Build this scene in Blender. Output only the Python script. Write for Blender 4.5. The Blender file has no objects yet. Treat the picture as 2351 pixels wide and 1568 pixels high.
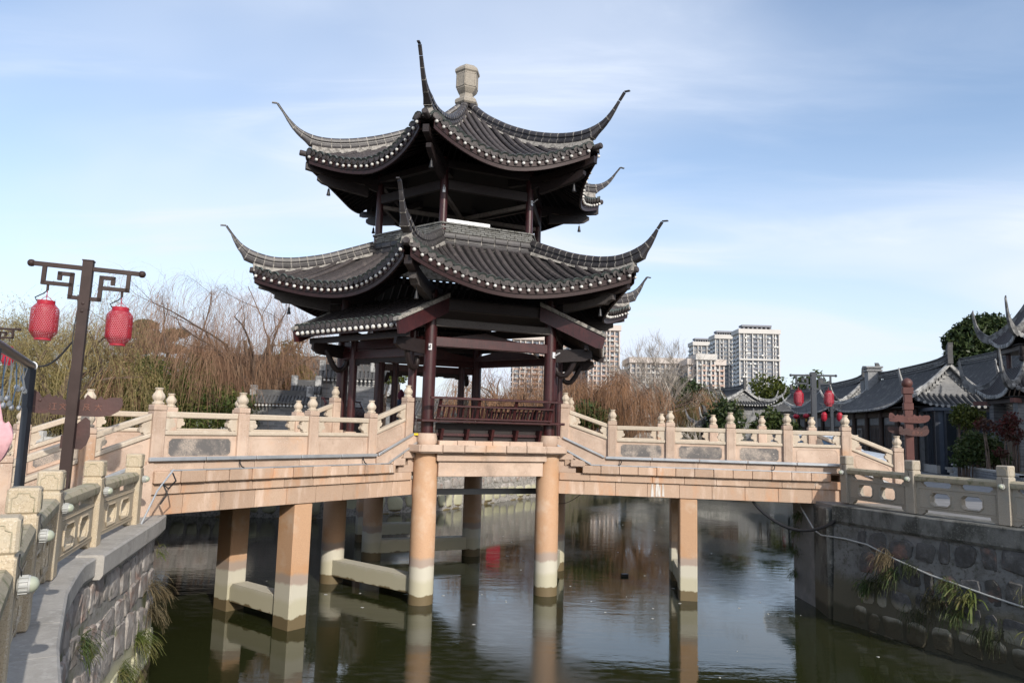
import bpy, bmesh, math, random
import numpy as np
from mathutils import Vector, Matrix
from math import sin, cos, pi, radians, hypot, atan2, sqrt, tan
random.seed(7)
rng = np.random.default_rng(7)
S = bpy.context.scene
COL = S.collection

# ------------------------------------------------------------------ camera
HC = 3.8440694
CP, SP = cos(0.1178615), sin(0.1178615)
CR, SR = cos(0.0273353), sin(0.0273353)
FW = Vector((0, CP, SP)); UP0 = Vector((0, -SP, CP)); RT0 = Vector((1, 0, 0))
RT = CR * RT0 + SR * UP0
UP = -SR * RT0 + CR * UP0
cam_d = bpy.data.cameras.new("camera")
cam = bpy.data.objects.new("camera", cam_d)
COL.objects.link(cam)
cam.matrix_world = Matrix(((RT.x, UP.x, -FW.x, 0), (RT.y, UP.y, -FW.y, 0), (RT.z, UP.z, -FW.z, HC), (0, 0, 0, 1)))
cam_d.sensor_width = 36
cam_d.lens = 25.2526
cam_d.clip_start = 0.05
cam_d.clip_end = 3000
S.camera = cam

# ------------------------------------------------------------------ sky and sun
SUN_AZ, SUN_EL = radians(-62), radians(28)
sun_dir = Vector((cos(SUN_AZ) * cos(SUN_EL), sin(SUN_AZ) * cos(SUN_EL), sin(SUN_EL)))
w = bpy.data.worlds.new("World"); S.world = w; w.use_nodes = True
nt = w.node_tree; nt.nodes.clear()
def wn(t, **k):
    n = nt.nodes.new(t)
    for a, b in k.items(): setattr(n, a, b)
    return n
out = wn('ShaderNodeOutputWorld')
bg1 = wn('ShaderNodeBackground'); bg2 = wn('ShaderNodeBackground'); mixs = wn('ShaderNodeMixShader')
sky = wn('ShaderNodeTexSky', sky_type='NISHITA', sun_disc=False, sun_elevation=SUN_EL,
         sun_rotation=math.atan2(sun_dir.x, sun_dir.y), altitude=30, air_density=1.0, dust_density=1.6, ozone_density=1.6)
bg1.inputs['Strength'].default_value = 0.15
nt.links.new(sky.outputs[0], bg1.inputs['Color'])
bg2.inputs['Color'].default_value = (0.70, 0.77, 0.90, 1)
bg2.inputs['Strength'].default_value = 0.84
tc = wn('ShaderNodeTexCoord')
sep = wn('ShaderNodeSeparateXYZ'); nt.links.new(tc.outputs['Generated'], sep.inputs[0])
def wm(op, a, b=None, c=None):
    n = wn('ShaderNodeMath', operation=op)
    for i, v in enumerate((a, b, c)):
        if v is None: continue
        if isinstance(v, (int, float)): n.inputs[i].default_value = v
        else: nt.links.new(v, n.inputs[i])
    return n.outputs[0]
zc = wm('ADD', wm('MAXIMUM', sep.outputs['Z'], 0.0), 0.12)
px = wm('DIVIDE', sep.outputs['X'], zc); py = wm('DIVIDE', sep.outputs['Y'], zc)
comb = wn('ShaderNodeCombineXYZ'); nt.links.new(px, comb.inputs[0]); nt.links.new(py, comb.inputs[1])
def cloudlayer(rot, sc, det, rough, lo, hi, loc, dist=0.8):
    m = wn('ShaderNodeMapping'); m.inputs['Rotation'].default_value = (0, 0, rot); m.inputs['Scale'].default_value = sc
    m.inputs['Location'].default_value = loc
    nt.links.new(comb.outputs[0], m.inputs[0])
    n = wn('ShaderNodeTexNoise'); n.inputs['Scale'].default_value = 1.0; n.inputs['Detail'].default_value = det
    n.inputs['Roughness'].default_value = rough; n.inputs['Distortion'].default_value = dist
    nt.links.new(m.outputs[0], n.inputs['Vector'])
    r = wn('ShaderNodeMapRange', interpolation_type='SMOOTHSTEP'); r.inputs[1].default_value = lo; r.inputs[2].default_value = hi
    nt.links.new(n.outputs[0], r.inputs[0])
    return r.outputs[0]
c1 = cloudlayer(0.7, (0.45, 0.62, 1), 4, 0.45, 0.37, 0.68, (3.1, 0.7, 0), 0.6)
c2 = cloudlayer(-0.35, (0.6, 1.7, 1), 8, 0.58, 0.42, 0.84, (1.3, 4.2, 0), 1.2)
hz = wn('ShaderNodeMapRange', interpolation_type='SMOOTHSTEP'); nt.links.new(sep.outputs['Z'], hz.inputs[0])
hz.inputs[1].default_value = 0.0; hz.inputs[2].default_value = 0.42; hz.inputs[3].default_value = 0.62; hz.inputs[4].default_value = 0.0
f = wm('MAXIMUM', wm('ADD', wm('MULTIPLY', c1, 0.60), wm('MULTIPLY', wm('MULTIPLY', c2, wm('ADD', c1, 0.35)), 0.55)), 0.0)
f = wm('MINIMUM', wm('ADD', wm('ADD', f, 0.04), hz.outputs[0]), 0.93)
nt.links.new(f, mixs.inputs[0]); nt.links.new(bg1.outputs[0], mixs.inputs[1]); nt.links.new(bg2.outputs[0], mixs.inputs[2])
nt.links.new(mixs.outputs[0], out.inputs[0])

sun_d = bpy.data.lights.new("sun", 'SUN'); sun_d.energy = 2.8; sun_d.angle = radians(0.53); sun_d.color = (1.0, 0.94, 0.85)
sun = bpy.data.objects.new("sun", sun_d); COL.objects.link(sun)
sun.rotation_euler = sun_dir.to_track_quat('Z', 'Y').to_euler(); sun.location = (20, -30, 40)
S.view_settings.view_transform = 'Standard'; S.view_settings.look = 'None'
S.view_settings.exposure = 0.56; S.view_settings.gamma = 1.0; S.view_settings.use_curve_mapping = False
S.render.film_transparent = False
S.cycles.max_bounces = 8; S.cycles.diffuse_bounces = 3; S.cycles.glossy_bounces = 4; S.cycles.transmission_bounces = 4
S.cycles.transparent_max_bounces = 8; S.cycles.caustics_reflective = False; S.cycles.caustics_refractive = False
S.cycles.use_denoising = True

# ------------------------------------------------------------------ helpers
def at(px, py, Y):
    """place in the world seen at this point of the photograph (2351 px wide), Y metres ahead"""
    u = (px - 1175.5) / 1649.15; v = (784 - py) / 1649.15
    d = FW + RT * u + UP * v
    d = d / d.y
    return Vector((d.x * Y, Y, HC + d.z * Y))
ORG = {}
def V3(v): return Vector(v)
class MB:
    def __init__(s): s.v = []; s.f = []
    def add(s, vs, fs):
        b = len(s.v); s.v.extend([tuple(v) for v in vs]); s.f.extend([tuple(i + b for i in f) for f in fs]); return s
    def fbox(s, o, ax, ay, az):
        """box from its corner o and three edge vectors"""
        o, ax, ay, az = Vector(o), Vector(ax), Vector(ay), Vector(az)
        vs = [o, o + ax, o + ax + ay, o + ay, o + az, o + ax + az, o + ax + ay + az, o + ay + az]
        fs = [(0, 3, 2, 1), (4, 5, 6, 7), (0, 1, 5, 4), (1, 2, 6, 5), (2, 3, 7, 6), (3, 0, 4, 7)]
        if ax.cross(ay).dot(az) < 0: fs = [f[::-1] for f in fs]
        return s.add(vs, fs)
    def box(s, c, sx, sy, sz, rz=0.0):
        """box by centre of its base"""
        a = Vector((cos(rz), sin(rz), 0)) * sx; b = Vector((-sin(rz), cos(rz), 0)) * sy
        return s.fbox(Vector(c) - a / 2 - b / 2, a, b, (0, 0, sz))
    def bbox(s, o, ax, ay, az, bev=0.01):
        """box with bevelled edges (o = corner)"""
        o, ax, ay, az = Vector(o), Vector(ax), Vector(ay), Vector(az)
        la, lb, lc = ax.length, ay.length, az.length
        e = [ax / la, ay / lb, az / lc]; L = [la, lb, lc]
        b = min(bev, la * .4, lb * .4, lc * .4)
        vs = []; idx = {}
        for i in (0, 1):
            for j in (0, 1):
                for k in (0, 1):
                    for m in range(3):
                        p = [i * la, j * lb, k * lc]
                        for q in range(3):
                            if q != m: p[q] += b if (i, j, k)[q] == 0 else -b
                        idx[(i, j, k, m)] = len(vs); vs.append(o + e[0] * p[0] + e[1] * p[1] + e[2] * p[2])
        fs = []
        for m in range(3):
            q, r = (m + 1) % 3, (m + 2) % 3
            for sd in (0, 1):
                ring = []
                for (a, c) in ((0, 0), (1, 0), (1, 1), (0, 1)):
                    k = [0, 0, 0]; k[m] = sd; k[q] = a; k[r] = c
                    ring.append(idx[(k[0], k[1], k[2], m)])
                fs.append(tuple(ring if sd else ring[::-1]))
        for m in range(3):
            q, r = (m + 1) % 3, (m + 2) % 3
            for a in (0, 1):
                for c in (0, 1):
                    k0 = [0, 0, 0]; k0[q] = a; k0[r] = c; k1 = list(k0); k1[m] = 1
                    fs.append((idx[(*k0, q)], idx[(*k1, q)], idx[(*k1, r)], idx[(*k0, r)]))
        for i in (0, 1):
            for j in (0, 1):
                for k in (0, 1): fs.append((idx[(i, j, k, 0)], idx[(i, j, k, 1)], idx[(i, j, k, 2)]))
        return s.add(vs, fs)
    def tube(s, pts, rad, n=6, cap=True, up=None):
        pts = [Vector(p) for p in pts]
        if not hasattr(rad, '__len__'): rad = [rad] * len(pts)
        vs = []; fs = []; prev = None
        for i, p in enumerate(pts):
            t = (pts[min(i + 1, len(pts) - 1)] - pts[max(i - 1, 0)])
            t = t.normalized() if t.length > 1e-9 else Vector((0, 0, 1))
            if prev is None:
                ref = Vector(up) if up else (Vector((0, 0, 1)) if abs(t.z) < .95 else Vector((1, 0, 0)))
                x = t.cross(ref).normalized()
            else:
                x = (prev - t * prev.dot(t))
                x = x.normalized() if x.length > 1e-6 else t.orthogonal().normalized()
            prev = x; y = x.cross(t)
            for k in range(n):
                a = 2 * pi * k / n
                vs.append(p + (x * cos(a) + y * sin(a)) * rad[i])
        for i in range(len(pts) - 1):
            for k in range(n):
                fs.append((i * n + k, i * n + (k + 1) % n, (i + 1) * n + (k + 1) % n, (i + 1) * n + k))
        if cap:
            fs.append(tuple(range(n - 1, -1, -1))); fs.append(tuple(range((len(pts) - 1) * n, len(pts) * n)))
        return s.add(vs, fs)
    def lathe(s, c, prof, n=16, axis=(0, 0, 1), lobes=0, lob=0.0):
        c = Vector(c); z = Vector(axis).normalized(); x = z.orthogonal().normalized(); y = z.cross(x)
        vs = []; fs = []
        for (r, h) in prof:
            for k in range(n):
                a = 2 * pi * k / n
                rr = r * (1 - lob * (1 if (lobes and k % (n // lobes) == 0) else 0))
                vs.append(c + z * h + (x * cos(a) + y * sin(a)) * rr)
        for i in range(len(prof) - 1):
            for k in range(n):
                fs.append((i * n + k, i * n + (k + 1) % n, (i + 1) * n + (k + 1) % n, (i + 1) * n + k))
        fs.append(tuple(range(n - 1, -1, -1))); fs.append(tuple(range((len(prof) - 1) * n, len(prof) * n)))
        return s.add(vs, fs)
    def sweep(s, prof, frames, closed=True):
        """prof: 2D outline; frames: (origin, x, y) per station"""
        n = len(prof); vs = []; fs = []
        for (o, x, y, sc) in frames:
            for (a, b) in prof: vs.append(Vector(o) + Vector(x) * (a * sc) + Vector(y) * (b * sc))
        for i in range(len(frames) - 1):
            for k in range(n):
                fs.append((i * n + k, i * n + (k + 1) % n, (i + 1) * n + (k + 1) % n, (i + 1) * n + k))
        if closed:
            fs.append(tuple(range(n - 1, -1, -1))); fs.append(tuple(range((len(frames) - 1) * n, len(frames) * n)))
        return s.add(vs, fs)
    def prism(s, poly, o, ax, ay, az):
        """outline poly (in ax, ay) extruded along az"""
        o, ax, ay, az = Vector(o), Vector(ax), Vector(ay), Vector(az); n = len(poly)
        vs = [o + ax * a + ay * b for a, b in poly] + [o + ax * a + ay * b + az for a, b in poly]
        fs = [tuple(range(n - 1, -1, -1)), tuple(range(n, 2 * n))] + [(k, (k + 1) % n, n + (k + 1) % n, n + k) for k in range(n)]
        return s.add(vs, fs)
    def grid(s, rows, close=False):
        """rows of points -> quads"""
        m = len(rows[0]); vs = [p for r in rows for p in r]
        fs = [(i * m + k, i * m + k + 1, (i + 1) * m + k + 1, (i + 1) * m + k) for i in range(len(rows) - 1) for k in range(m - 1)]
        return s.add(vs, fs)
    def mesh(s, name, org=(0, 0, 0), smooth=35, fix=True):
        me = bpy.data.meshes.new(name); ox, oy, oz = org
        me.from_pydata([(a - ox, b - oy, c - oz) for a, b, c in s.v], [], s.f)
        if fix:
            bm = bmesh.new(); bm.from_mesh(me); bmesh.ops.recalc_face_normals(bm, faces=bm.faces[:]); bm.to_mesh(me); bm.free()
        if smooth:
            me.shade_smooth(); me.set_sharp_from_angle(angle=radians(smooth))
        me.update(); return me
def props(o, label=None, cat=None, group=None, kind=None):
    for k, v in (('label', label), ('category', cat), ('group', group), ('kind', kind)):
        if v: o[k] = v
    return o
def thing(name, label, cat, loc=(0, 0, 0), group=None):
    o = bpy.data.objects.new(name, None); o.empty_display_size = .2; COL.objects.link(o)
    o.location = loc; ORG[o.name] = Vector(loc)
    return props(o, label, cat, group)
def put(name, mb, mat, parent=None, smooth=35, fix=True, kind=None, label=None, cat=None, group=None, org=None):
    """one mesh object; geometry given in world coordinates"""
    g = ORG[parent.name] if parent else Vector(org or (0, 0, 0))
    me = mb.mesh(name, g, smooth, fix); me.materials.append(mat)
    o = bpy.data.objects.new(name, me); COL.objects.link(o)
    if parent: o.parent = parent
    else: o.location = g
    ORG[o.name] = g
    return props(o, label, cat, group, kind)
def inst(name, me, mtx, parent, label=None, kind=None):
    """an object sharing a mesh, placed by a world matrix"""
    o = bpy.data.objects.new(name, me); COL.objects.link(o)
    if parent:
        o.parent = parent; o.matrix_local = Matrix.Translation(-ORG[parent.name]) @ mtx
        ORG[o.name] = ORG[parent.name]
    else: o.matrix_world = mtx
    if label: o['label'] = label
    if kind: o['kind'] = kind
    return o
def raw(name, V, Q, mat, parent=None, kind=None, smooth=False, label=None, cat=None, group=None, org=None):
    """fast mesh from numpy arrays (quads or triangles)"""
    g = ORG[parent.name] if parent else Vector(org or (0, 0, 0))
    V = np.asarray(V, dtype=np.float32) - np.array(g, dtype=np.float32); Q = np.asarray(Q, dtype=np.int32); k = Q.shape[1]
    me = bpy.data.meshes.new(name); me.vertices.add(len(V)); me.vertices.foreach_set('co', V.ravel())
    me.loops.add(Q.size); me.loops.foreach_set('vertex_index', Q.ravel())
    me.polygons.add(len(Q)); me.polygons.foreach_set('loop_start', np.arange(0, Q.size, k, dtype=np.int32))
    me.update(calc_edges=True)
    if smooth: me.shade_smooth()
    me.materials.append(mat)
    o = bpy.data.objects.new(name, me); COL.objects.link(o)
    if parent: o.parent = parent
    else: o.location = g
    ORG[o.name] = g
    return props(o, label, cat, group, kind)
def copy_tree(o, parent=None):
    c = o.copy(); COL.objects.link(c); ORG[c.name] = ORG[o.name]
    if parent: c.parent = parent
    for ch in o.children: copy_tree(ch, c)
    return c
def frame(o, x, y, z):
    return Matrix(((x[0], y[0], z[0], o[0]), (x[1], y[1], z[1], o[1]), (x[2], y[2], z[2], o[2]), (0, 0, 0, 1)))

# ------------------------------------------------------------------ materials
def mat(name, col, rough=0.7, layers=(), bump=None, spec=0.4, metal=0.0, rand=0.0, wet=None, coat=0.0, hue=None, trans=None, emis=None):
    """procedural surface. layers: (scale, colour, lo, hi, detail[, stretch]) noise-masked tints; bump: (scale, strength[, detail]);
    rand: tone change from object to object; wet: list of (z, width, colour) bands up to height z"""
    m = bpy.data.materials.new(name); m.use_nodes = True; t = m.node_tree; N = t.nodes; L = t.links
    b = N['Principled BSDF']; b.inputs['Roughness'].default_value = rough; b.inputs['Metallic'].default_value = metal
    b.inputs['Specular IOR Level'].default_value = spec
    if coat: b.inputs['Coat Weight'].default_value = coat; b.inputs['Coat Roughness'].default_value = .25
    g = N.new('ShaderNodeNewGeometry'); pos = g.outputs['Position']
    rgb = N.new('ShaderNodeRGB'); rgb.outputs[0].default_value = (*col, 1); cur = rgb.outputs[0]
    def mix(fac, a, bcol):
        x = N.new('ShaderNodeMix'); x.data_type = 'RGBA'
        L.new(fac, x.inputs[0]); L.new(a, x.inputs[6])
        if isinstance(bcol, tuple): x.inputs[7].default_value = (*bcol, 1)
        else: L.new(bcol, x.inputs[7])
        return x.outputs[2]
    def noise(scale, detail=4, stretch=None, rough_=.6):
        n = N.new('ShaderNodeTexNoise'); n.inputs['Scale'].default_value = scale; n.inputs['Detail'].default_value = detail
        n.inputs['Roughness'].default_value = rough_
        v = pos
        if stretch:
            mp = N.new('ShaderNodeMapping'); mp.inputs['Scale'].default_value = stretch; L.new(pos, mp.inputs[0]); v = mp.outputs[0]
        L.new(v, n.inputs['Vector']); return n.outputs[0]
    def rng_(x, lo, hi):
        r = N.new('ShaderNodeMapRange'); r.interpolation_type = 'SMOOTHSTEP'; L.new(x, r.inputs[0])
        r.inputs[1].default_value = lo; r.inputs[2].default_value = hi; return r.outputs[0]
    for ly in layers:
        sc, c2, lo, hi = ly[:4]; det = ly[4] if len(ly) > 4 else 4; st = ly[5] if len(ly) > 5 else None
        cur = mix(rng_(noise(sc, det, st), lo, hi), cur, c2)
    if rand:
        oi = N.new('ShaderNodeObjectInfo'); hs = N.new('ShaderNodeHueSaturation')
        r = N.new('ShaderNodeMapRange'); L.new(oi.outputs['Random'], r.inputs[0]); r.inputs[3].default_value = 1 - rand; r.inputs[4].default_value = 1 + rand
        L.new(r.outputs[0], hs.inputs['Value']); L.new(cur, hs.inputs['Color']); cur = hs.outputs[0]
    if wet:
        sp = N.new('ShaderNodeSeparateXYZ'); L.new(pos, sp.inputs[0])
        nz = noise(3.0, 5, (1, 1, .5)); ad = N.new('ShaderNodeMath'); ad.operation = 'MULTIPLY_ADD'
        L.new(nz, ad.inputs[0]); ad.inputs[1].default_value = -0.22; L.new(sp.outputs['Z'], ad.inputs[2])
        for (z, wd, c2) in wet:
            r = rng_(ad.outputs[0], z - .11 + wd, z - .11)
            cur = mix(r, cur, c2)
    L.new(cur, b.inputs['Base Color'])
    if bump:
        bp = N.new('ShaderNodeBump'); bp.inputs['Strength'].default_value = bump[1]; bp.inputs['Distance'].default_value = .02
        L.new(noise(bump[0], bump[2] if len(bump) > 2 else 5), bp.inputs['Height']); L.new(bp.outputs[0], b.inputs['Normal'])
    if trans:
        tr = N.new('ShaderNodeBsdfTranslucent'); L.new(cur, tr.inputs[0]); ms = N.new('ShaderNodeMixShader'); ms.inputs[0].default_value = trans
        L.new(b.outputs[0], ms.inputs[1]); L.new(tr.outputs[0], ms.inputs[2]); L.new(ms.outputs[0], N['Material Output'].inputs[0])
    return m
M = {}
WETB = [(0.92, .10, (.35, .275, .225)), (0.76, .06, (.50, .47, .385)), (0.46, .12, (.44, .41, .30)), (0.20, .03, (.14, .105, .055))]
PK = (.47, .355, .275)
M['pink'] = mat('pink_granite', PK, .75, [(90, (.37, .245, .18), .45, .7, 2), (2.2, (.55, .42, .33), .42, .68), (1.1, (.47, .28, .165), .56, .8), (7, (.33, .24, .19), .62, .82), (24, (.55, .46, .39), .6, .78, 3), (1.5, (.27, .20, .155), .60, .80, 8, (1, 1, .6))], (160, .16), rand=.09)
M['girder'] = mat('streaked_granite', (.46, .33, .24), .75, [(90, (.37, .24, .165), .45, .7, 2), (2.4, (.50, .27, .15), .48, .72, 5, (1, 1, .35)), (5, (.56, .43, .34), .52, .74, 4, (1, 1, .25)), (9, (.33, .24, .18), .60, .8, 4, (1, 1, .3)), (1.8, (.20, .15, .12), .58, .78, 8, (1, 1, .45)), (3.5, (.60, .54, .47), .66, .74, 7, (1, 1, .18))], (160, .14), rand=.15)
M['pier'] = mat('orange_granite', (.50, .31, .185), .7, [(90, (.40, .24, .15), .45, .7, 2), (2.0, (.52, .37, .26), .5, .7), (1.2, (.46, .24, .11), .55, .8)], (160, .1), rand=.05, wet=WETB)
M['panelstain'] = mat('stained_granite', (.40, .335, .28), .85, [(60, (.22, .20, .18), .42, .62, 3), (3.2, (.13, .122, .118), .38, .60, 9), (30, (.5, .43, .36), .60, .72, 4)], (160, .15), rand=.05)
M['yellow'] = mat('buff_granite', (.47, .39, .275), .75, [(110, (.33, .26, .18), .48, .68, 2), (60, (.57, .50, .40), .58, .7, 2), (3, (.42, .38, .30), .5, .8), (4, (.26, .27, .12), .68, .82)], (160, .12), rand=.06)
M['pale'] = mat('pale_granite', (.50, .425, .335), .75, [(110, (.38, .30, .225), .48, .68, 2), (5, (.56, .49, .40), .5, .75), (8, (.34, .28, .22), .64, .82, 5)], (160, .12), rand=.06)
M['greyfence'] = mat('grey_buff_granite', (.375, .33, .265), .78, [(110, (.27, .225, .17), .48, .68, 2), (3, (.30, .28, .235), .45, .75), (2, (.17, .165, .12), .62, .8, 7)], (160, .15), rand=.06)
M['mossrail'] = mat('mossy_granite', (.40, .35, .25), .8, [(110, (.30, .25, .18), .48, .68, 2), (9, (.13, .14, .06), .5, .72, 6), (3, (.30, .28, .2), .5, .8)], (140, .2), rand=.08)
M['cement'] = mat('grey_cement', (.37, .35, .32), .9, [(3, (.28, .265, .24), .4, .7), (14, (.42, .40, .37), .5, .7), (60, (.3, .28, .26), .5, .75)], (50, .25))
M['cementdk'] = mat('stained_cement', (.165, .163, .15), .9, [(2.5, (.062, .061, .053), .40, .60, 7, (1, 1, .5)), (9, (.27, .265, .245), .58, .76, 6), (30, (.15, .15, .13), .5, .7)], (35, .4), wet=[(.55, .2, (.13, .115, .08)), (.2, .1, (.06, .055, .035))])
M['wallL'] = mat('mossy_mortar', (.23, .22, .20), .9, [(4, (.31, .30, .28), .45, .7), (2, (.085, .095, .035), .50, .66, 6), (12, (.15, .14, .11), .5, .75)], (30, .5), wet=[(.6, .2, (.42, .40, .27)), (.14, .05, (.13, .1, .05))])
M['stoneL'] = mat('rough_pink_stone', (.29, .262, .238), .85, [(5, (.40, .37, .34), .45, .7), (3, (.25, .175, .145), .5, .7), (11, (.10, .095, .08), .52, .74, 7, (1, 1, .45)), (2.6, (.10, .11, .035), .60, .72, 6)], (14, .9, 8), rand=.2, wet=[(.6, .2, (.44, .42, .29)), (.14, .05, (.13, .1, .05))])
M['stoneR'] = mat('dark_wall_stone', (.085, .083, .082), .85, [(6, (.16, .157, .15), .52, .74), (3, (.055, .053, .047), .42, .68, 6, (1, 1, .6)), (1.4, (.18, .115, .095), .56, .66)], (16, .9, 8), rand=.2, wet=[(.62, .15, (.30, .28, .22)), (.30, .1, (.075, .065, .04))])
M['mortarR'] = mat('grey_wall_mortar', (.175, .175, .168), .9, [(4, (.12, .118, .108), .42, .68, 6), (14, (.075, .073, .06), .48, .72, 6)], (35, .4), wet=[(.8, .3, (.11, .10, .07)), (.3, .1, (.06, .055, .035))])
M['disc'] = mat('round_eave_tile', (.085, .074, .072), .65, [(12, (.06, .053, .052), .45, .7), (4, (.13, .12, .11), .62, .8)], (70, .4), rand=.2)
M['tile'] = mat('dark_clay_tile', (.056, .048, .048), .58, [(6, (.078, .067, .065), .45, .7), (25, (.032, .030, .031), .5, .75), (3, (.13, .115, .10), .60, .82, 7), (1.1, (.028, .026, .027), .5, .75)], (60, .25), rand=.26, spec=.3)
M['tilepan'] = mat('pan_tile', (.022, .020, .020), .8, [(8, (.06, .054, .05), .58, .78, 6)], (40, .4))
M['ridge'] = mat('glazed_ridge_tile', (.036, .032, .034), .42, [(5, (.055, .05, .05), .45, .7), (30, (.027, .025, .026), .5, .7), (4, (.11, .105, .096), .62, .82, 7)], (70, .2), rand=.24, spec=.45)
M['crest'] = mat('green_grey_crest', (.062, .076, .07), .65, [(30, (.06, .07, .068), .45, .65)], (80, .3), rand=.12)
M['mortar'] = mat('lime_mortar', (.31, .29, .262), .9, [(12, (.13, .122, .11), .42, .66, 6), (4, (.36, .34, .31), .55, .75)], (40, .5))
M['white'] = mat('white_porcelain', (.56, .55, .52), .42, [(14, (.36, .35, .32), .5, .7), (3, (.22, .21, .19), .62, .75)], rand=.25)
M['lacq'] = mat('brown_lacquer', (.042, .0105, .0115), .36, [(5, (.058, .015, .015), .45, .7), (40, (.022, .008, .008), .5, .7, 3, (1, 1, .15)), (9, (.055, .03, .028), .70, .86)], (60, .08), spec=.45)
M['wood'] = mat('dark_wood', (.013, .0075, .0072), .55, [(14, (.024, .0145, .014), .45, .7, 4, (1, 1, 4)), (40, (.013, .008, .008), .5, .7, 4)], (60, .2))
M['woodgrey'] = mat('weathered_wood', (.075, .066, .062), .75, [(14, (.045, .037, .036), .45, .7, 6, (1, 1, 5)), (50, (.11, .10, .092), .5, .75)], (60, .3))
M['paletie'] = mat('pale_tie_beam', (.17, .145, .125), .8, [(14, (.11, .09, .08), .45, .7)])  # paler wood tone than the other beams
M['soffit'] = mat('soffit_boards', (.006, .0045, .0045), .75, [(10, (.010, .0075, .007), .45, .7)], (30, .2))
M['finial'] = mat('carved_grey_stone', (.27, .24, .20), .85, [(8, (.24, .215, .18), .45, .7), (50, (.42, .38, .32), .5, .7)], (60, .3))
M['alu'] = mat('aluminium_channel', (.52, .54, .56), .38, [(3, (.42, .44, .46), .45, .7)], metal=.6)
M['whiteplastic'] = mat('white_strip', (.72, .73, .74), .4)
M['cable'] = mat('black_cable', (.018, .018, .02), .5)
M['bronze'] = mat('brown_painted_steel', (.036, .022, .0195), .55, [(4, (.046, .029, .026), .45, .7), (18, (.08, .052, .045), .7, .85)], spec=.25)
M['rustdark'] = mat('dark_rusty_board', (.060, .030, .027), .55, [(3, (.08, .036, .032), .45, .7), (9, (.16, .06, .035), .68, .8, 6), (2, (.045, .026, .024), .5, .75)], (40, .15))
M['rust'] = mat('rusty_red_steel', (.105, .042, .035), .55, [(3, (.135, .056, .046), .45, .7), (12, (.18, .07, .045), .68, .82), (2, (.075, .034, .03), .5, .75)], (40, .1))
M['navy'] = mat('dark_blue_steel', (.028, .034, .045), .4, [(6, (.045, .052, .064), .5, .75), (30, (.12, .12, .12), .72, .85)], spec=.5)
M['red'] = mat('red_lantern', (.44, .020, .042), .38, [(6, (.50, .035, .06), .45, .7)], spec=.4, trans=.25)
M['redin'] = mat('pale_lantern_paper', (.88, .70, .72), .55, trans=.35)
M['steelgrey'] = mat('grey_steel', (.09, .095, .10), .45, metal=.4)
M['lampdome'] = mat('lamp_dome', (.36, .385, .30), .35)
M['lampbody'] = mat('lamp_body', (.38, .385, .37), .5)
M['fascia'] = mat('dark_fascia_board', (.022, .0075, .0075), .5, [(8, (.034, .013, .012), .45, .7, 5, (1, 1, 3)), (3, (.055, .04, .035), .70, .85)], (60, .15))
# ------------------------------------------------------------------ pavilion on the water
CX, CY, TH = -1.4511162, 19.1194761, radians(-97.4893334)
C0 = Vector((CX, CY, 0)); RC = 3.0
def side(k):
    a = TH + pi / 6 + k * pi / 3
    n = Vector((cos(a), sin(a), 0)); return n, Vector((-n.y, n.x, 0))
def corner(k, r, z=0.0):
    a = TH + k * pi / 3; return Vector((CX + r * cos(a), CY + r * sin(a), z))
def PT(k, ap, s, z):
    n, t = side(k); return C0 + n * ap + t * s + Vector((0, 0, z))
def rotm(k):
    return Matrix.Translation(C0) @ Matrix.Rotation(k * pi / 3, 4, 'Z') @ Matrix.Translation(-C0)
ZUP = Vector((0, 0, 1))
pav = thing('pavilion', 'two tiered dark wooden pavilion with upturned tile roofs standing on stone piers in water', 'pavilion', (CX, CY, 0))

# stone: piers, tie beams, platform
for k in range(6):
    put('pier', MB().lathe(corner(k, RC), [(.275, -.6), (.275, 1.9), (.27, 1.91), (.27, 3.24)], 24), M['pier'], pav)
for a, b in ((5, 0), (3, 4), (1, 2)):
    p, q = corner(a, RC), corner(b, RC); d = (q - p).normalized(); nn = Vector((d.y, -d.x, 0))
    put('tie_beam', MB().fbox(p + d * .2 - nn * .17 + ZUP * .2, d * ((q - p).length - .4), nn * .34, ZUP * .36), M['pier'], pav)
slab = MB(); R2 = 3.5
slab.prism([(corner(k, R2 - .04).x, corner(k, R2 - .04).y) for k in range(6)], (0, 0, 3.225), (1, 0, 0), (0, 1, 0), (0, 0, .165))
put('floor_slab', slab, M['pink'], pav)
for k in range(6):
    n, t = side(k); L = R2; ap = R2 * cos(pi / 6); nb = 7
    bits = [-L / 2 + L * i / nb for i in range(nb + 1)]
    for i in range(nb):
        j = .004; put('edge_stone', MB().bbox(PT(k, ap - .03, bits[i] + j, 3.25), t * (L / nb - 2 * j), n * (.05 + .008 * ((i * 7) % 3)), ZUP * .16, .012), M['pink'], pav)
    for i in range(6):
        x0 = -1.27 + i * 2.54 / 6
        if k in (0, 2, 4): put('kerb_stone', MB().bbox(PT(k, RC * cos(pi / 6) + .02, x0 + .004, 3.392), t * (2.54 / 6 - .008), n * .2, ZUP * (.105 + .006 * (i % 2)), .01), M['pink'], pav)
    put('fascia_beam', MB().bbox(PT(k, RC * cos(pi / 6) - .1, -1.33, 3.05), t * 2.66, n * .40, ZUP * .17, .01), M['pink'], pav)
    put('floor_beam', MB().bbox(PT(k, RC * cos(pi / 6) - .1, -1.27, 2.71), t * 2.54, n * .33, ZUP * .345, .01), M['pink'], pav)
tray = MB(); p, q = Vector((-2.6, 16.95, 2.21)), Vector((1.1, 18.4, 2.21)); d = (q - p); nn = Vector((d.y, -d.x, 0)).normalized()
tray.fbox(p, d, nn * .12, ZUP * .13); put('cable_tray', tray, M['steelgrey'], pav)
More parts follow.
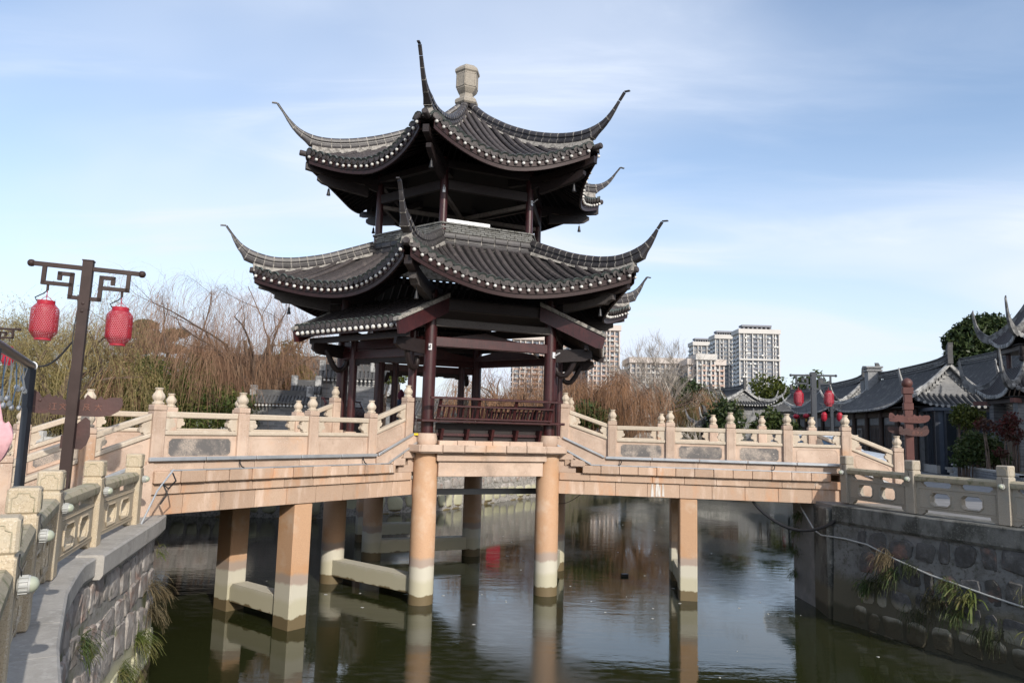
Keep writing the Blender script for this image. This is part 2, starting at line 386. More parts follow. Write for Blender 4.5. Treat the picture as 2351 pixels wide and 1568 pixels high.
# drums and columns
drum_me = MB().lathe((0, 0, 0), [(.20, 0), (.228, .05), (.235, .14), (.222, .23), (.205, .26), (.16, .262)], 24).mesh('column_base'); drum_me.materials.append(M['pink'])
col_me = MB().lathe((0, 0, 0), [(.142, 0), (.142, 3.25)], 24).mesh('column'); col_me.materials.append(M['lacq'])
dcol_me = MB().lathe((0, 0, 0), [(.10, 0), (.10, 2.35)], 18).mesh('door_column'); dcol_me.materials.append(M['lacq'])
ucol_me = MB().lathe((0, 0, 0), [(.095, 0), (.092, 1.95)], 18).mesh('upper_column'); ucol_me.materials.append(M['lacq'])
for k in range(6):
    inst('column_base', drum_me, Matrix.Translation(corner(k, RC, 3.39)), pav)
    inst('column', col_me, Matrix.Translation(corner(k, RC, 3.645)), pav)
    inst('upper_column', ucol_me, Matrix.Translation(corner(k, 2.27, 8.35)), pav)
for k in (5, 1, 3):
    for sg in (-1, 1):
        inst('column_base', drum_me, Matrix.Translation(PT(k, 2.66, sg * 1.03, 3.385)) @ Matrix.Diagonal((.7, .7, .9, 1)), pav)
        inst('door_column', dcol_me, Matrix.Translation(PT(k, 2.66, sg * 1.03, 3.61)), pav)
# beams of the lower storey
AP = RC * cos(pi / 6)
for k in range(6):
    n, t = side(k)
    put('upper_beam', MB().bbox(PT(k, AP + .02, -1.43, 6.05), t * 2.86, n * .12, ZUP * .18, .012), M['woodgrey'] if k == 0 else M['wood'], pav)
    put('lower_beam', MB().bbox(PT(k, AP - .06, -1.40, 5.60), t * 2.80, n * .14, ZUP * .225, .012), M['lacq'], pav)
    put('head_beam', MB().bbox(PT(k, AP - .08, -1.45, 6.45), t * 2.9, n * .16, ZUP * .24, .012), M['wood'], pav)
    put('infill_board', MB().prism([(-1.38, 0), (1.38, 0), (1.38, .06), (0, .30), (-1.38, .06)], PT(k, AP - .55, 0, 5.75), t, ZUP, n * .05), M['lacq'], pav)
    # curved brackets reaching out under the eaves
    c = corner(k, 1); rd = Vector((c.x - CX, c.y - CY, 0)).normalized(); sd = Vector((-rd.y, rd.x, 0))
    br = MB(); pts = [corner(k, RC + .1, 6.62) + rd * .62 * (i / 8) + ZUP * (.30 * (i / 8) ** 2 + .02 * sin(i)) for i in range(9)]
    br.sweep([(-.05, -.10), (.05, -.10), (.05, .10), (-.05, .10)], [(p, sd, ZUP, 1.0 - .3 * i / 8) for i, p in enumerate(pts)])
    put('eave_bracket', br, M['wood'], pav)
    hr = MB(); pts = [corner(k, 2.3 + (5.12 - 2.3) * i / 8, 6.95 - .10 * sin(pi * i / 8) + .16 * (i / 8) ** 2) for i in range(9)]
    hr.sweep([(-.08, -.10), (.08, -.10), (.08, .08), (-.08, .08)], [(p, sd, ZUP, 1.0) for p in pts])
    put('hip_rafter', hr, M['wood'], pav)
    gb = MB()
    gb.prism([(3.4, 6.58), (4.40, 6.70), (4.55, 6.70), (4.62, 6.76), (4.74, 6.80), (4.74, 6.92), (4.62, 6.96), (3.4, 6.86)], C0 - sd * .08, rd, ZUP, sd * .16)
    put('beam_nose', gb, M['woodgrey'], pav)
    be = MB().lathe(corner(k, 4.38, 6.44), [(.004, .28), (.008, .17), (.022, .16), (.032, .08), (.05, .0), (.045, -.005)], 10)
    put('wind_bell', be, M['cable'], pav)
# benches with curved backs on the three water sides
for k in (0, 2, 4):
    n, t = side(k); o = AP + .12
    put('bench_seat', MB().bbox(PT(k, o - .22, -1.72 if k == 0 else -1.4, 3.90), t * (3.5 if k == 0 else 2.8), n * .42, ZUP * .06, .012), M['lacq'], pav)
    put('bench_apron', MB().fbox(PT(k, o - .10, -1.30, 3.60), t * 2.6, n * .03, ZUP * .06), M['lacq'], pav)
    put('bench_board', MB().fbox(PT(k, o - .16, -1.30, 3.50), t * 2.6, n * .03, ZUP * .39), M['wood'], pav)
    for i in range(5):
        s0 = -1.2 + i * .6
        put('bench_support', MB().prism([(0, 0), (.12, 0), (.22, .26), (-.06, .26)], PT(k, o - .1, s0 - .03, 3.50), n, ZUP, t * .06), M['lacq'], pav)
    def rail(z, off, hh, dd, nm, e=1.45):
        put(nm, MB().bbox(PT(k, o + off, -e, z), t * (2 * e), n * dd, ZUP * hh, .01), M['lacq'], pav)
    rail(4.40, .36, .055, .09, 'top_rail', 1.60 if k == 0 else 1.4); rail(4.235, .31, .045, .05, 'mid_rail', 1.40); rail(3.965, .20, .045, .05, 'low_rail', 1.40)
    for s0, big in [(-1.35, 1), (-.45, 1), (.45, 1), (1.35, 1)] + [(-1.35 + .9 * (i + 1) / 8 + .9 * j, 0) for j in range(3) for i in range(7)]:
        zz = [3.91, 4.0, 4.12, 4.24, 4.33, 4.42]; oo = [.17, .20, .235, .29, .335, .385]
        if not big: zz = zz[1:4]; oo = oo[1:4]
        wd = .035 if big else .016
        st = MB().sweep([(-wd, -.022), (wd, -.022), (wd, .022), (-wd, .022)], [(PT(k, o + b, s0, a), t, n, 1.0) for a, b in zip(zz, oo)])
        put('back_stile' if big else 'back_slat', st, M['lacq'], pav)
# white camera boxes and a label plate clipped to columns
for k, ang in ((0, 0.3), (1, .9)):
    c = corner(k, RC); v = (Vector((0, 0, 0)) - Vector((c.x, c.y, 0))).normalized(); v = Matrix.Rotation(ang - .3, 3, 'Z') @ v
    put('lamp_clip', MB().box(c + v * .15 + ZUP * 5.50, .07, .04, .14, atan2(v.y, v.x) + pi / 2).tube([c + v * .17 + ZUP * 5.54, c + v * .27 + ZUP * 5.62 + Vector((.08 * k, 0, 0))], .018, 6), M['whiteplastic'], pav)
    c = corner(k, 2.27); put('lamp_clip', MB().box(c + v * .105 + ZUP * 9.4, .06, .03, .13, atan2(v.y, v.x) + pi / 2).tube([c + v * .11 + ZUP * 9.45, c + v * .2 + ZUP * 9.55 + Vector((.1 * k, 0, 0))], .014, 6), M['alu'], pav)

# ---------- roofs
def eave(R, u):
    au = abs(u); return (R['apm'] + (R['apc'] - R['apm']) * au ** R['pa'], u * R['h'], R['zm'] + (R['zc'] - R['zm']) * au ** R['pz'])
LOW = dict(apm=3.90, apc=4.56, zm=6.82, zc=7.29, pa=1.9, pz=1.9, h=2.52, n=26, apt=2.12, zt=8.10, rt=2.45,
           hip=[(2.2, 8.26), (2.42, 8.15), (3.0, 7.95), (3.6, 7.73), (4.2, 7.56), (4.8, 7.46), (5.4, 7.44)],
           ridge=[(2.42, 8.5), (3.04, 8.25), (3.62, 8.03), (4.19, 7.885), (4.52, 7.835), (4.82, 7.82), (5.1, 7.86), (5.36, 7.94), (5.58, 8.07), (5.78, 8.28), (5.92, 8.46)], rh=.30)
UPR = dict(apm=3.25, apc=3.68, zm=9.94, zc=10.41, pa=2.1, pz=1.7, h=1.907, n=21, apt=.22, zt=12.42, rt=.26,
           hip=[(.2, 12.48), (.7, 12.02), (1.2, 11.67), (1.7, 11.36), (2.3, 11.04), (2.9, 10.82), (3.5, 10.66), (4.0, 10.58), (4.4, 10.56)],
           ridge=[(.22, 12.73), (.7, 12.30), (1.22, 11.95), (1.72, 11.67), (2.36, 11.385), (2.97, 11.185), (3.45, 11.08), (3.85, 11.045), (4.15, 11.08), (4.42, 11.19), (4.64, 11.37), (4.80, 11.55), (4.95, 11.74)], rh=.29)
def lerp_tab(tab, x):
    if x <= tab[0][0]: return tab[0][1]
    for (a, b), (c, d) in zip(tab, tab[1:]):
        if x <= c: return b + (d - b) * (x - a) / (c - a)
    return tab[-1][1]
def smooth_tab(tab, n):
    """Catmull-Rom through the table, evenly spaced by length"""
    P = [Vector((a, b, 0)) for a, b in tab]; P = [P[0] * 2 - P[1]] + P + [P[-1] * 2 - P[-2]]
    pts = []
    for i in range(1, len(P) - 2):
        for j in range(12):
            t = j / 12; a, b, c, d = P[i - 1:i + 3]
            pts.append(.5 * ((2 * b) + (c - a) * t + (2 * a - 5 * b + 4 * c - d) * t * t + (3 * b - a - 3 * c + d) * t ** 3))
    pts.append(P[-2]); L = [0]
    for a, b in zip(pts, pts[1:]): L.append(L[-1] + (b - a).length)
    outp = []; k = 0
    for i in range(n + 1):
        s = L[-1] * i / n
        while k < len(L) - 2 and L[k + 1] < s: k += 1
        f = (s - L[k]) / max(1e-9, L[k + 1] - L[k]); q = pts[k].lerp(pts[k + 1], min(1, max(0, f))); outp.append((q.x, q.y))
    return outp
T30 = tan(pi / 6)
def rowpath(R, u, m=9, lift=0.0):
    ape, s, ze = eave(R, u); ze += .125
    st = R['apt'] * T30
    if abs(s) <= st: apt, zt = R['apt'], R['zt']
    else: apt = abs(s) / T30; zt = lerp_tab(R['hip'], apt / cos(pi / 6))
    apt = min(apt, ape - .02); pts = []
    for i in range(m + 1):
        t = i / m
        pts.append((ape + (apt - ape) * t, s, ze + (zt - ze) * (t * (.72 + .28 * t)) + lift))
    return pts
JR = random.Random(31)
def build_roof(R, nm, hidden):
    N = R['n']
    rf = MB()
    for k in range(6):
        rows = [[PT(k, *p) for p in rowpath(R, -1 + 2 * i / 40, 9, -.03)] for i in range(41)]
        rf.grid(rows)
    roof = put(nm, rf, M['tilepan'], pav, smooth=60, fix=False)
    so = MB()
    for k in range(6):
        rows = []
        for i in range(25):
            p = rowpath(R, -1 + 2 * i / 24, 6, -.2); a, s, z = eave(R, -1 + 2 * i / 24)
            rows.append([PT(k, a - .02, s, z - .10)] + [PT(k, q[0], q[1], max(q[2], 0) - (0.0 if j else 0)) for j, q in enumerate(p)])
        so.grid(rows)
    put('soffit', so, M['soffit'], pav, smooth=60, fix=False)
    ra = MB()
    for k in range(6):
        for i in range(N * 2 // 2):
            u = -.97 + 1.94 * i / (N - 1); p = rowpath(R, u, 5, -.235); a, s, z = eave(R, u)
            if len(p) and abs(p[0][0] - p[-1][0]) > .2:
                q = [PT(k, *x) for x in p]; q[0] = PT(k, a - .05, s, z - .13)
                ra.tube(q, .026, 4, True)
    put('rafter', ra, M['wood'], pav, kind='stuff')
    # fascia boards
    n0, t0 = side(0)
    fb = MB(); A = []; B = []; Cc = []; D = []
    for i in range(33):
        u = -1.012 + 2.024 * i / 32; a, s, z = eave(R, u)
        A.append(PT(0, a, s, z + .06)); B.append(PT(0, a - .02, s, z - .17)); Cc.append(PT(0, a - .07, s, z - .17)); D.append(PT(0, a - .05, s, z + .06))
    fb.grid([A, B, Cc, D, A]); fme = fb.mesh('fascia_board', C0, 40); fme.materials.append(M['fascia'])
    for k in range(6): inst('fascia_board', fme, rotm(k) @ Matrix.Translation(C0), pav)
    # tile rows, eave tiles, drip tiles, white rafter caps
    pieces = []
    us = [-1 + 2 * (i + .5) / (N - 1) for i in range(-0, N - 1)]
    for u in [-1.0] + us + [1.0]:
        m = 12; p = rowpath(R, u, m, 0)
        P = [PT(0, *x) for x in p]
        if (P[0] - P[-1]).length < .12: P[-1] = P[0] - n0 * .12
        q = MB(); rr = []; pp = []
        for i in range(len(P) - 1):
            pp += [P[i], P[i].lerp(P[i + 1], .97)]; rr += [.066, .060]
        q.tube(pp, rr, 8, False)
        pieces.append(('tile_row', q, M['tile']))
        dv = (P[0] - P[1]).normalized()
        q = MB(); q.lathe(P[0] + dv * .0, [(.066, -.03), (.070, .03), (.056, .034), (.054, .03), (.03, .03), (.028, .036), (.008, .034)], 14, (n0 * .96 - ZUP * .08).normalized())
        pieces.append(('eave_tile', q, M['disc']))
        # crest: a ribbed arch standing over the eave tile
        sx = t0; sy = (ZUP - dv * ZUP.dot(dv)).normalized(); cc = P[0] + dv * .005
        q = MB(); prev = None
        ring = []
        for j in range(11):
            a = radians(12 + 156 * j / 10); ro, ri = .125 + (.006 if j % 2 else 0), .075
            ring.append([cc + sx * cos(a) * ri + sy * (sin(a) * ri - .01), cc + sx * cos(a) * ro + sy * (sin(a) * ro * .95 - .012) + dv * .02,
                         cc + sx * cos(a) * ro + sy * (sin(a) * ro * .95 - .012) - dv * .025, cc + sx * cos(a) * ri + sy * (sin(a) * ri - .01) - dv * .03])
        q.grid([r + [r[0]] for r in ring]); pieces.append(('crest_tile', q, M['crest']))
    for i in range(N):
        u = -1 + 2 * i / (N - 1) if N else 0
        a, s, z = eave(R, u * .985)
        cpt = PT(0, a + .005, s, z)
        q = MB().lathe(cpt, [(.046, -.03), (.046, .012), (.036, .016)], 10, n0); pieces.append(('cap_collar', q, M['fascia']))
        q = MB().lathe(cpt, [(.037, .014), (.039, .03), (.034, .05), (.02, .064), (.004, .068)], 10, n0); pieces.append(('rafter_cap', q, M['white']))
        a, s, z = eave(R, u * .985); pp = PT(0, a + .035, s, z + .10); dv = (n0 * .9 - ZUP * .25).normalized()
        q = MB().prism([(-.085, .045), (-.07, -.01), (-.03, -.055), (0, -.066), (.03, -.055), (.07, -.01), (.085, .045), (0, .02)], pp, t0, ZUP, n0 * .02)
        pieces.append(('drip_tile', q, M['tile']))
    joined = {}
    for (pn, q, mt) in pieces:
        hid = [k for k in range(6) if k in hidden]
        me = q.mesh(pn, C0, 40); me.materials.append(mt)
        for k in range(6):
            if k in hidden:
                if k == hid[0] or True:
                    J = joined.setdefault((pn, mt.name), MB()); mx = rotm(k)
                    J.add([mx @ Vector(v) for v in q.v], q.f)
            else:
                J_ = Matrix.Translation((JR.gauss(0, .004), JR.gauss(0, .004), JR.gauss(0, .006)))
                inst(pn, me, J_ @ rotm(k) @ Matrix.Translation(C0), roof)
    for (pn, mn), J in joined.items(): put(pn, J, bpy.data.materials[mn], roof, kind='stuff', smooth=40)
    # hip ridges: tile segments with pale mortar joints, running out into the horns
    seg = 20 if nm == 'lower_roof' else 24
    pts = smooth_tab(R['ridge'], seg * 2); rd = corner(0, 1) - C0; rd.z = 0; rd.normalize(); sd = Vector((-rd.y, rd.x, 0))
    def fr(i, sc):
        x, z = pts[i]; a, b = pts[max(0, i - 1)], pts[min(len(pts) - 1, i + 1)]
        tg = Vector((b[0] - a[0], b[1] - a[1], 0)).normalized(); nrm = rd * (-tg.y) + ZUP * tg.x
        return (C0 + rd * x + ZUP * z, sd, nrm, sc)
    H = R['rh']
    prof = [(-.085, -H), (-.10, -H + .02), (-.10, -H + .09), (-.07, -H + .115), (-.07, -H + .15), (-.095, -H + .17), (-.10, -.06), (-.07, -.015), (0, 0), (.07, -.015), (.10, -.06), (.095, -H + .17), (.07, -H + .15), (.07, -H + .115), (.10, -H + .09), (.10, -H + .02), (.085, -H)]
    nt_ = int(seg * (.80 if nm == 'lower_roof' else .80))
    horn = seg - nt_
    segs = []; mo = MB()
    def sc_at(i):
        e = (i - nt_ * 2) / (2 * horn)
        return 1.0 if e <= 0 else max(.16, 1 - 1.0 * e ** .62)
    def wide(f4, i):
        o, x, y, sc = f4; return (o, x * (max(sc, .34 + .30 * sc) / sc), y, sc)
    for j in range(seg):
        i = j * 2; st = MB()
        fs = [wide(fr(i_, sc_at(i_)), i_) for i_ in (i, i + 1, i + 2)]
        a, b = fs[0][0], fs[2][0]; dd = (b - a).normalized() * .006
        fs[0] = (a + dd, *fs[0][1:]); fs[2] = (b - dd, *fs[2][1:])
        st.sweep(prof, fs); segs.append(('ridge_tile', st, M['ridge']))
        if 0 < j < seg - 1:
            o, x, y, sc = wide(fr(i, sc_at(i)), i); w2 = .012 if j % 2 else .008
            tgt = x.normalized().cross(y); mo.sweep([(p * 1.015, q2 * 1.008) for p, q2 in prof], [(o - tgt * w2, x, y, sc), (o + tgt * w2, x, y, sc)])
    o, x, y, sc = fr(seg * 2, sc_at(seg * 2)); tgt = y.cross(x) if (y.cross(x)).dot(rd) > 0 else x.cross(y)
    st = MB().fbox(o - x * .03 - y * .03, x * .06, rd * .13 - ZUP * .01, ZUP * .025); segs.append(('horn_tip', st, M['ridge']))
    # mortar bed between the tiles and the ridge
    bd = MB(); rows = []
    for i in range(0, nt_ * 2 + 1):
        x, z = pts[i]; zl = lerp_tab(R['hip'], x) - .05
        if x > (5.3 if nm == 'lower_roof' else 4.33): break
        c = C0 + rd * x; zt_ = z - H + .02
        rows.append([c - sd * .13 + ZUP * min(zl, zt_ - .02), c - sd * .085 + ZUP * zt_, c + sd * .085 + ZUP * zt_, c + sd * .13 + ZUP * min(zl, zt_ - .02)])
    bd.grid(rows); bd.f.append(tuple(range(len(bd.v) - 4, len(bd.v))))
    segs.append(('mortar_bed', bd, M['mortar'])); segs.append(('mortar_joint', mo, M['mortar']))
    # corner end tile under the horn
    xe = pts[nt_ * 2][0]; ce = C0 + rd * (5.30 if nm == 'lower_roof' else 4.32) + ZUP * (eave(R, 1)[2] + .12)
    segs.append(('corner_tile', MB().lathe(ce - rd * .22, [(.07, 0), (.075, .25), (.06, .27), (.03, .265)], 10, (rd * 1 + ZUP * .1)), M['tile']))
    for (pn, q, mt) in segs:
        me = q.mesh(pn, C0, 40); me.materials.append(mt)
        for k in range(6): inst(pn, me, rotm(k) @ Matrix.Translation(C0), roof, None, 'stuff' if pn == 'mortar_joint' else None)
    return roof
lower = build_roof(LOW, 'lower_roof', (2, 3))
upper = build_roof(UPR, 'upper_roof', (2, 3))
# band round the foot of the upper storey: ridge tiles below, brick course and coping above
n0, t0 = side(0); apb = 2.06; Lb = 2 * apb * T30
bprof = [(-.1, 8.10), (.04, 8.10), (.06, 8.13), (.06, 8.19), (.02, 8.215), (.02, 8.27), (.05, 8.285), (.06, 8.34), (.05, 8.40), (.01, 8.43), (-.1, 8.43)]
for j in range(7):
    a, b = -Lb / 2 + Lb * j / 7, -Lb / 2 + Lb * (j + 1) / 7
    q = MB().sweep(bprof, [(C0 + n0 * apb + t0 * (a + .01), n0, ZUP, 1), (C0 + n0 * apb + t0 * (b - .01), n0, ZUP, 1)])
    me = q.mesh('ridge_tile', C0, 40); me.materials.append(M['ridge'])
    for k in range(6): inst('ridge_tile', me, rotm(k) @ Matrix.Translation(C0), lower)
mj = MB().fbox(PT(0, apb - .14, -Lb / 2, 8.085), t0 * Lb, n0 * .16, ZUP * .34)
bk = MB()
for c in range(4):
    for j in range(12):
        a = -Lb / 2 + Lb * (j + (.5 if c % 2 else 0)) / 12; b = min(a + Lb / 12, Lb / 2)
        bk.bbox(PT(0, apb - .12, a + .005, 8.44 + c * .048), t0 * (b - a - .01), n0 * (.125 + .006 * ((j * 5 + c) % 3)), ZUP * .042, .004)
cp_ = MB()
for j in range(14): cp_.bbox(PT(0, apb - .16, -Lb / 2 - .02 + (Lb + .04) * j / 14 + .004, 8.632), t0 * ((Lb + .04) / 14 - .008), n0 * .2, ZUP * .045, .006)
for nm, q, mt in (('mortar_joint', mj, 'mortar'), ('brick', bk, 'mortarR'), ('coping_tile', cp_, 'mortarR')):
    me = q.mesh(nm, C0, 40); me.materials.append(M[mt])
    for k in range(6): inst(nm, me, rotm(k) @ Matrix.Translation(C0), lower, None, None if nm == 'mortar_joint' else 'stuff')
me = MB().fbox(PT(0, apb - .14, -Lb / 2 + .02, 8.42), t0 * (Lb - .04), n0 * .12, ZUP * .21).mesh('brick_band', C0); me.materials.append(M['mortarR'])
for k in range(6): inst('brick_band', me, rotm(k) @ Matrix.Translation(C0), lower)
put('light_strip', MB().bbox(PT(0, 1.98, -1.06, 8.675), t0 * 1.12, n0 * .06, ZUP * .10, .01), M['whiteplastic'], pav)
# upper storey beams, cross ties and ceiling
for k in range(6):
    n, t = side(k); c = corner(k, 1); rd = (c - C0); rd.z = 0; rd.normalize(); sd = Vector((-rd.y, rd.x, 0))
    put('upper_beam', MB().bbox(PT(k, 1.93, -1.05, 9.50), t * 2.1, n * .10, ZUP * .24, .01), M['wood'], pav)
    put('head_beam', MB().bbox(PT(k, 1.95, -1.1, 10.05), t * 2.2, n * .12, ZUP * .18, .01), M['wood'], pav)
    hr = MB(); pts = [corner(k, 1.6 + (4.2 - 1.6) * i / 8, 10.12 - .08 * sin(pi * i / 8) + .12 * (i / 8) ** 2) for i in range(9)]
    hr.sweep([(-.07, -.09), (.07, -.09), (.07, .08), (-.07, .08)], [(p, sd, ZUP, 1.0) for p in pts]); put('hip_rafter', hr, M['wood'], pav)
    put('beam_nose', MB().prism([(2.6, 9.66), (3.62, 9.80), (3.78, 9.84), (3.90, 9.92), (3.90, 10.02), (3.78, 10.05), (2.6, 9.92)], C0 - sd * .06, rd, ZUP, sd * .12), M['wood'], pav)
    put('wind_bell', MB().lathe(corner(k, 3.60, 9.56), [(.001, .26), (.008, .17), (.026, .16), (.035, .08), (.052, .0), (.05, -.005)], 10), M['cable'], pav)
    br = MB(); pts = [corner(k, 2.34, 9.92) + rd * .5 * (i / 8) + ZUP * (.22 * (i / 8) ** 2) for i in range(9)]
    br.sweep([(-.045, -.09), (.045, -.09), (.045, .09), (-.045, .09)], [(p, sd, ZUP, 1.0 - .3 * i / 8) for i, p in enumerate(pts)]); put('eave_bracket', br, M['wood'], pav)
for k in range(3):
    a, b = corner(k, 2.2, 9.36), corner(k + 3, 2.2, 9.36); d = b - a; sd = Vector((-d.y, d.x, 0)).normalized() * .09
    put('cross_tie', MB().fbox(a - sd / 2 + ZUP * .012 * k, d, sd, ZUP * .10), M['paletie'], pav)
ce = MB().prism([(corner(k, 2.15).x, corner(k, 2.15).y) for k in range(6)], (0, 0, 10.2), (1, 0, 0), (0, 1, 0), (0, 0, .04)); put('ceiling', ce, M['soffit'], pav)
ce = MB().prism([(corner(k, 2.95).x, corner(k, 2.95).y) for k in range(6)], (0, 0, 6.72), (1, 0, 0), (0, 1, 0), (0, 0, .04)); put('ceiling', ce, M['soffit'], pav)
# finial
def hexl(prof):
    q = MB()
    for (r, z) in prof: q.v += [tuple(corner(k, r, z)) for k in range(6)]
    for i in range(len(prof) - 1):
        for k in range(6): q.f.append((i * 6 + k, i * 6 + (k + 1) % 6, i * 6 + 6 + (k + 1) % 6, i * 6 + 6 + k))
    q.f.append(tuple(range(5, -1, -1))); q.f.append(tuple(range(len(q.v) - 6, len(q.v)))); return q
fin = put('finial', hexl([(.30, 12.66), (.34, 12.70), (.34, 12.78), (.30, 12.83), (.21, 12.88), (.20, 12.98), (.27, 13.05), (.31, 13.11), (.31, 13.14), (.325, 13.56), (.365, 13.60), (.365, 13.66), (.34, 13.70), (.22, 13.80), (.10, 13.855)]), M['finial'], pav, smooth=20)
for k in range(6):
    n, t = side(k); a0 = .272
    q = MB()
    for (s0, z0, s1, z1) in ((-.15, 13.15, .3, .03), (-.15, 13.51, .3, .03), (-.15, 13.15, .03, .39), (.12, 13.15, .03, .39)):
        q.fbox(PT(k, a0 - .01, s0, z0), t * s1, n * .022, ZUP * z1)
    put('panel_frame', q, M['finial'], fin)
# porch roofs over the two bridges and the far doorway
def porch(k):
    n, t = side(k); W = 1.78
    r = put('porch_roof', MB().grid([[PT(k, 3.80 + (2.35 - 3.80) * i / 6, s, 6.02 + .76 * (i / 6) ** 1.12) for i in range(7)] for s in (-W, W)]), M['tilepan'], pav, fix=False)
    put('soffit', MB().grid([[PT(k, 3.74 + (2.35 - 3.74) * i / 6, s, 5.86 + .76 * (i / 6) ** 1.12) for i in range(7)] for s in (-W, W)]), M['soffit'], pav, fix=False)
    ra = MB()
    for i in range(24): s = -W + .07 + (2 * W - .14) * i / 23; ra.tube([PT(k, 3.76, s, 5.87), PT(k, 2.4, s, 6.53)], .026, 4)
    put('rafter', ra, M['wood'], pav, kind='stuff')
    put('fascia_board', MB().fbox(PT(k, 3.76, -W, 5.84), t * 2 * W, n * .04, ZUP * .15), M['fascia'], pav)
    for i in range(19):
        s = -W + .06 + (2 * W - .12) * i / 18; pts = []; rr = []
        for j in range(8):
            f0, f1 = j / 8, (j + .97) / 8
            for f, rad in ((f0, .066), (f1, .060)): pts.append(PT(k, 3.83 + (2.35 - 3.83) * f, s, 6.05 + .76 * f ** 1.12)); rr.append(rad)
        put('tile_row', MB().tube(pts, rr, 8, False), M['tile'], r)
        dv = (pts[0] - pts[1]).normalized(); c = pts[0]; sy = (ZUP - dv * ZUP.dot(dv)).normalized()
        put('eave_tile', MB().lathe(c, [(.066, -.03), (.070, .03), (.056, .034), (.054, .03), (.03, .03), (.028, .036), (.008, .034)], 14, (n * .96 - ZUP * .08).normalized()), M['disc'], r)
        q = MB(); ring = []
        for j in range(11):
            a = radians(12 + 156 * j / 10); ro, ri = .125 + (.006 if j % 2 else 0), .075
            ring.append([c + t * cos(a) * ri + sy * (sin(a) * ri - .01), c + t * cos(a) * ro + sy * (sin(a) * ro * .95 - .012) + dv * .02,
                         c + t * cos(a) * ro + sy * (sin(a) * ro * .95 - .012) - dv * .025, c + t * cos(a) * ri + sy * (sin(a) * ri - .01) - dv * .03])
        q.grid([x + [x[0]] for x in ring]); put('crest_tile', q, M['crest'], r)
        q = MB().lathe(PT(k, 3.80, s, 5.92), [(.037, .0), (.05, .025), (.052, .04), (.045, .06), (.025, .078), (.004, .083)], 10, n); put('rafter_cap', q, M['white'], r)
        if i: put('drip_tile', MB().prism([(-.085, .045), (-.07, -.01), (-.03, -.055), (0, -.066), (.03, -.055), (.07, -.01), (.085, .045), (0, .02)], PT(k, 3.825, s - (W - .06) / 18, 6.01), t, ZUP, n * .02), M['tile'], r)
    for sg in (-1, 1):
        s = sg * W; p0, p1 = PT(k, 3.90, s, 5.69), PT(k, 2.42, s, 6.44)
        q = MB().prism([(3.92, 5.98), (3.86, 5.72), (3.70, 5.74), (2.36, 6.38), (2.36, 6.72)], C0 + t * (s - .03 * sg), n, ZUP, t * .06 * sg)
        put('barge_board', q, M['lacq'] if not (k == 1 and sg == 1) else M['wood'], pav)
        put('barge_coping', MB().prism([(3.95, 5.985), (3.95, 6.06), (2.36, 6.83), (2.36, 6.73)], C0 + t * (s - .09 * sg), n, ZUP, t * .15 * sg), M['mortar'], pav)
        pts = [PT(k, 2.72 + .52 * (.5 - .5 * cos(pi * i / 12)), sg * (1.22 + .16 * i / 12), 5.34 - .24 * sin(pi * min(1, i / 9.5)) + .22 * max(0, (i - 6) / 6)) for i in range(13)]
        put('curved_bracket', MB().tube(pts, [.055 + .015 * sin(pi * i / 12) for i in range(13)], 10), M['wood'], pav)
        put('scroll_beam', MB().prism([(2.55, 5.40), (3.45, 5.46), (3.62, 5.56), (3.60, 5.70), (3.42, 5.74), (2.55, 5.72)], C0 + t * (sg * 1.42 - .04), n, ZUP, t * .08), M['wood'], pav)
    put('porch_beam', MB().bbox(PT(k, 3.42, -W + .1, 5.70), t * (2 * W - .2), n * .10, ZUP * .14, .01), M['wood'], pav)
    put('door_beam', MB().bbox(PT(k, 2.60, -1.4, 5.38), t * 2.8, n * .12, ZUP * .2, .01), M['lacq'], pav)
    q = MB()
    for i in range(13):
        s = -1.1 + 2.2 * i / 12; hgt = .10 + .06 * (abs(i - 6) / 6) ** 2 + .02 * (i % 2); q.fbox(PT(k, 2.63, s - .09, 5.38 - hgt), t * .18, n * .05, ZUP * hgt)
    put('carved_fringe', q, M['wood'], pav)
for k in (5, 1, 3): porch(k)
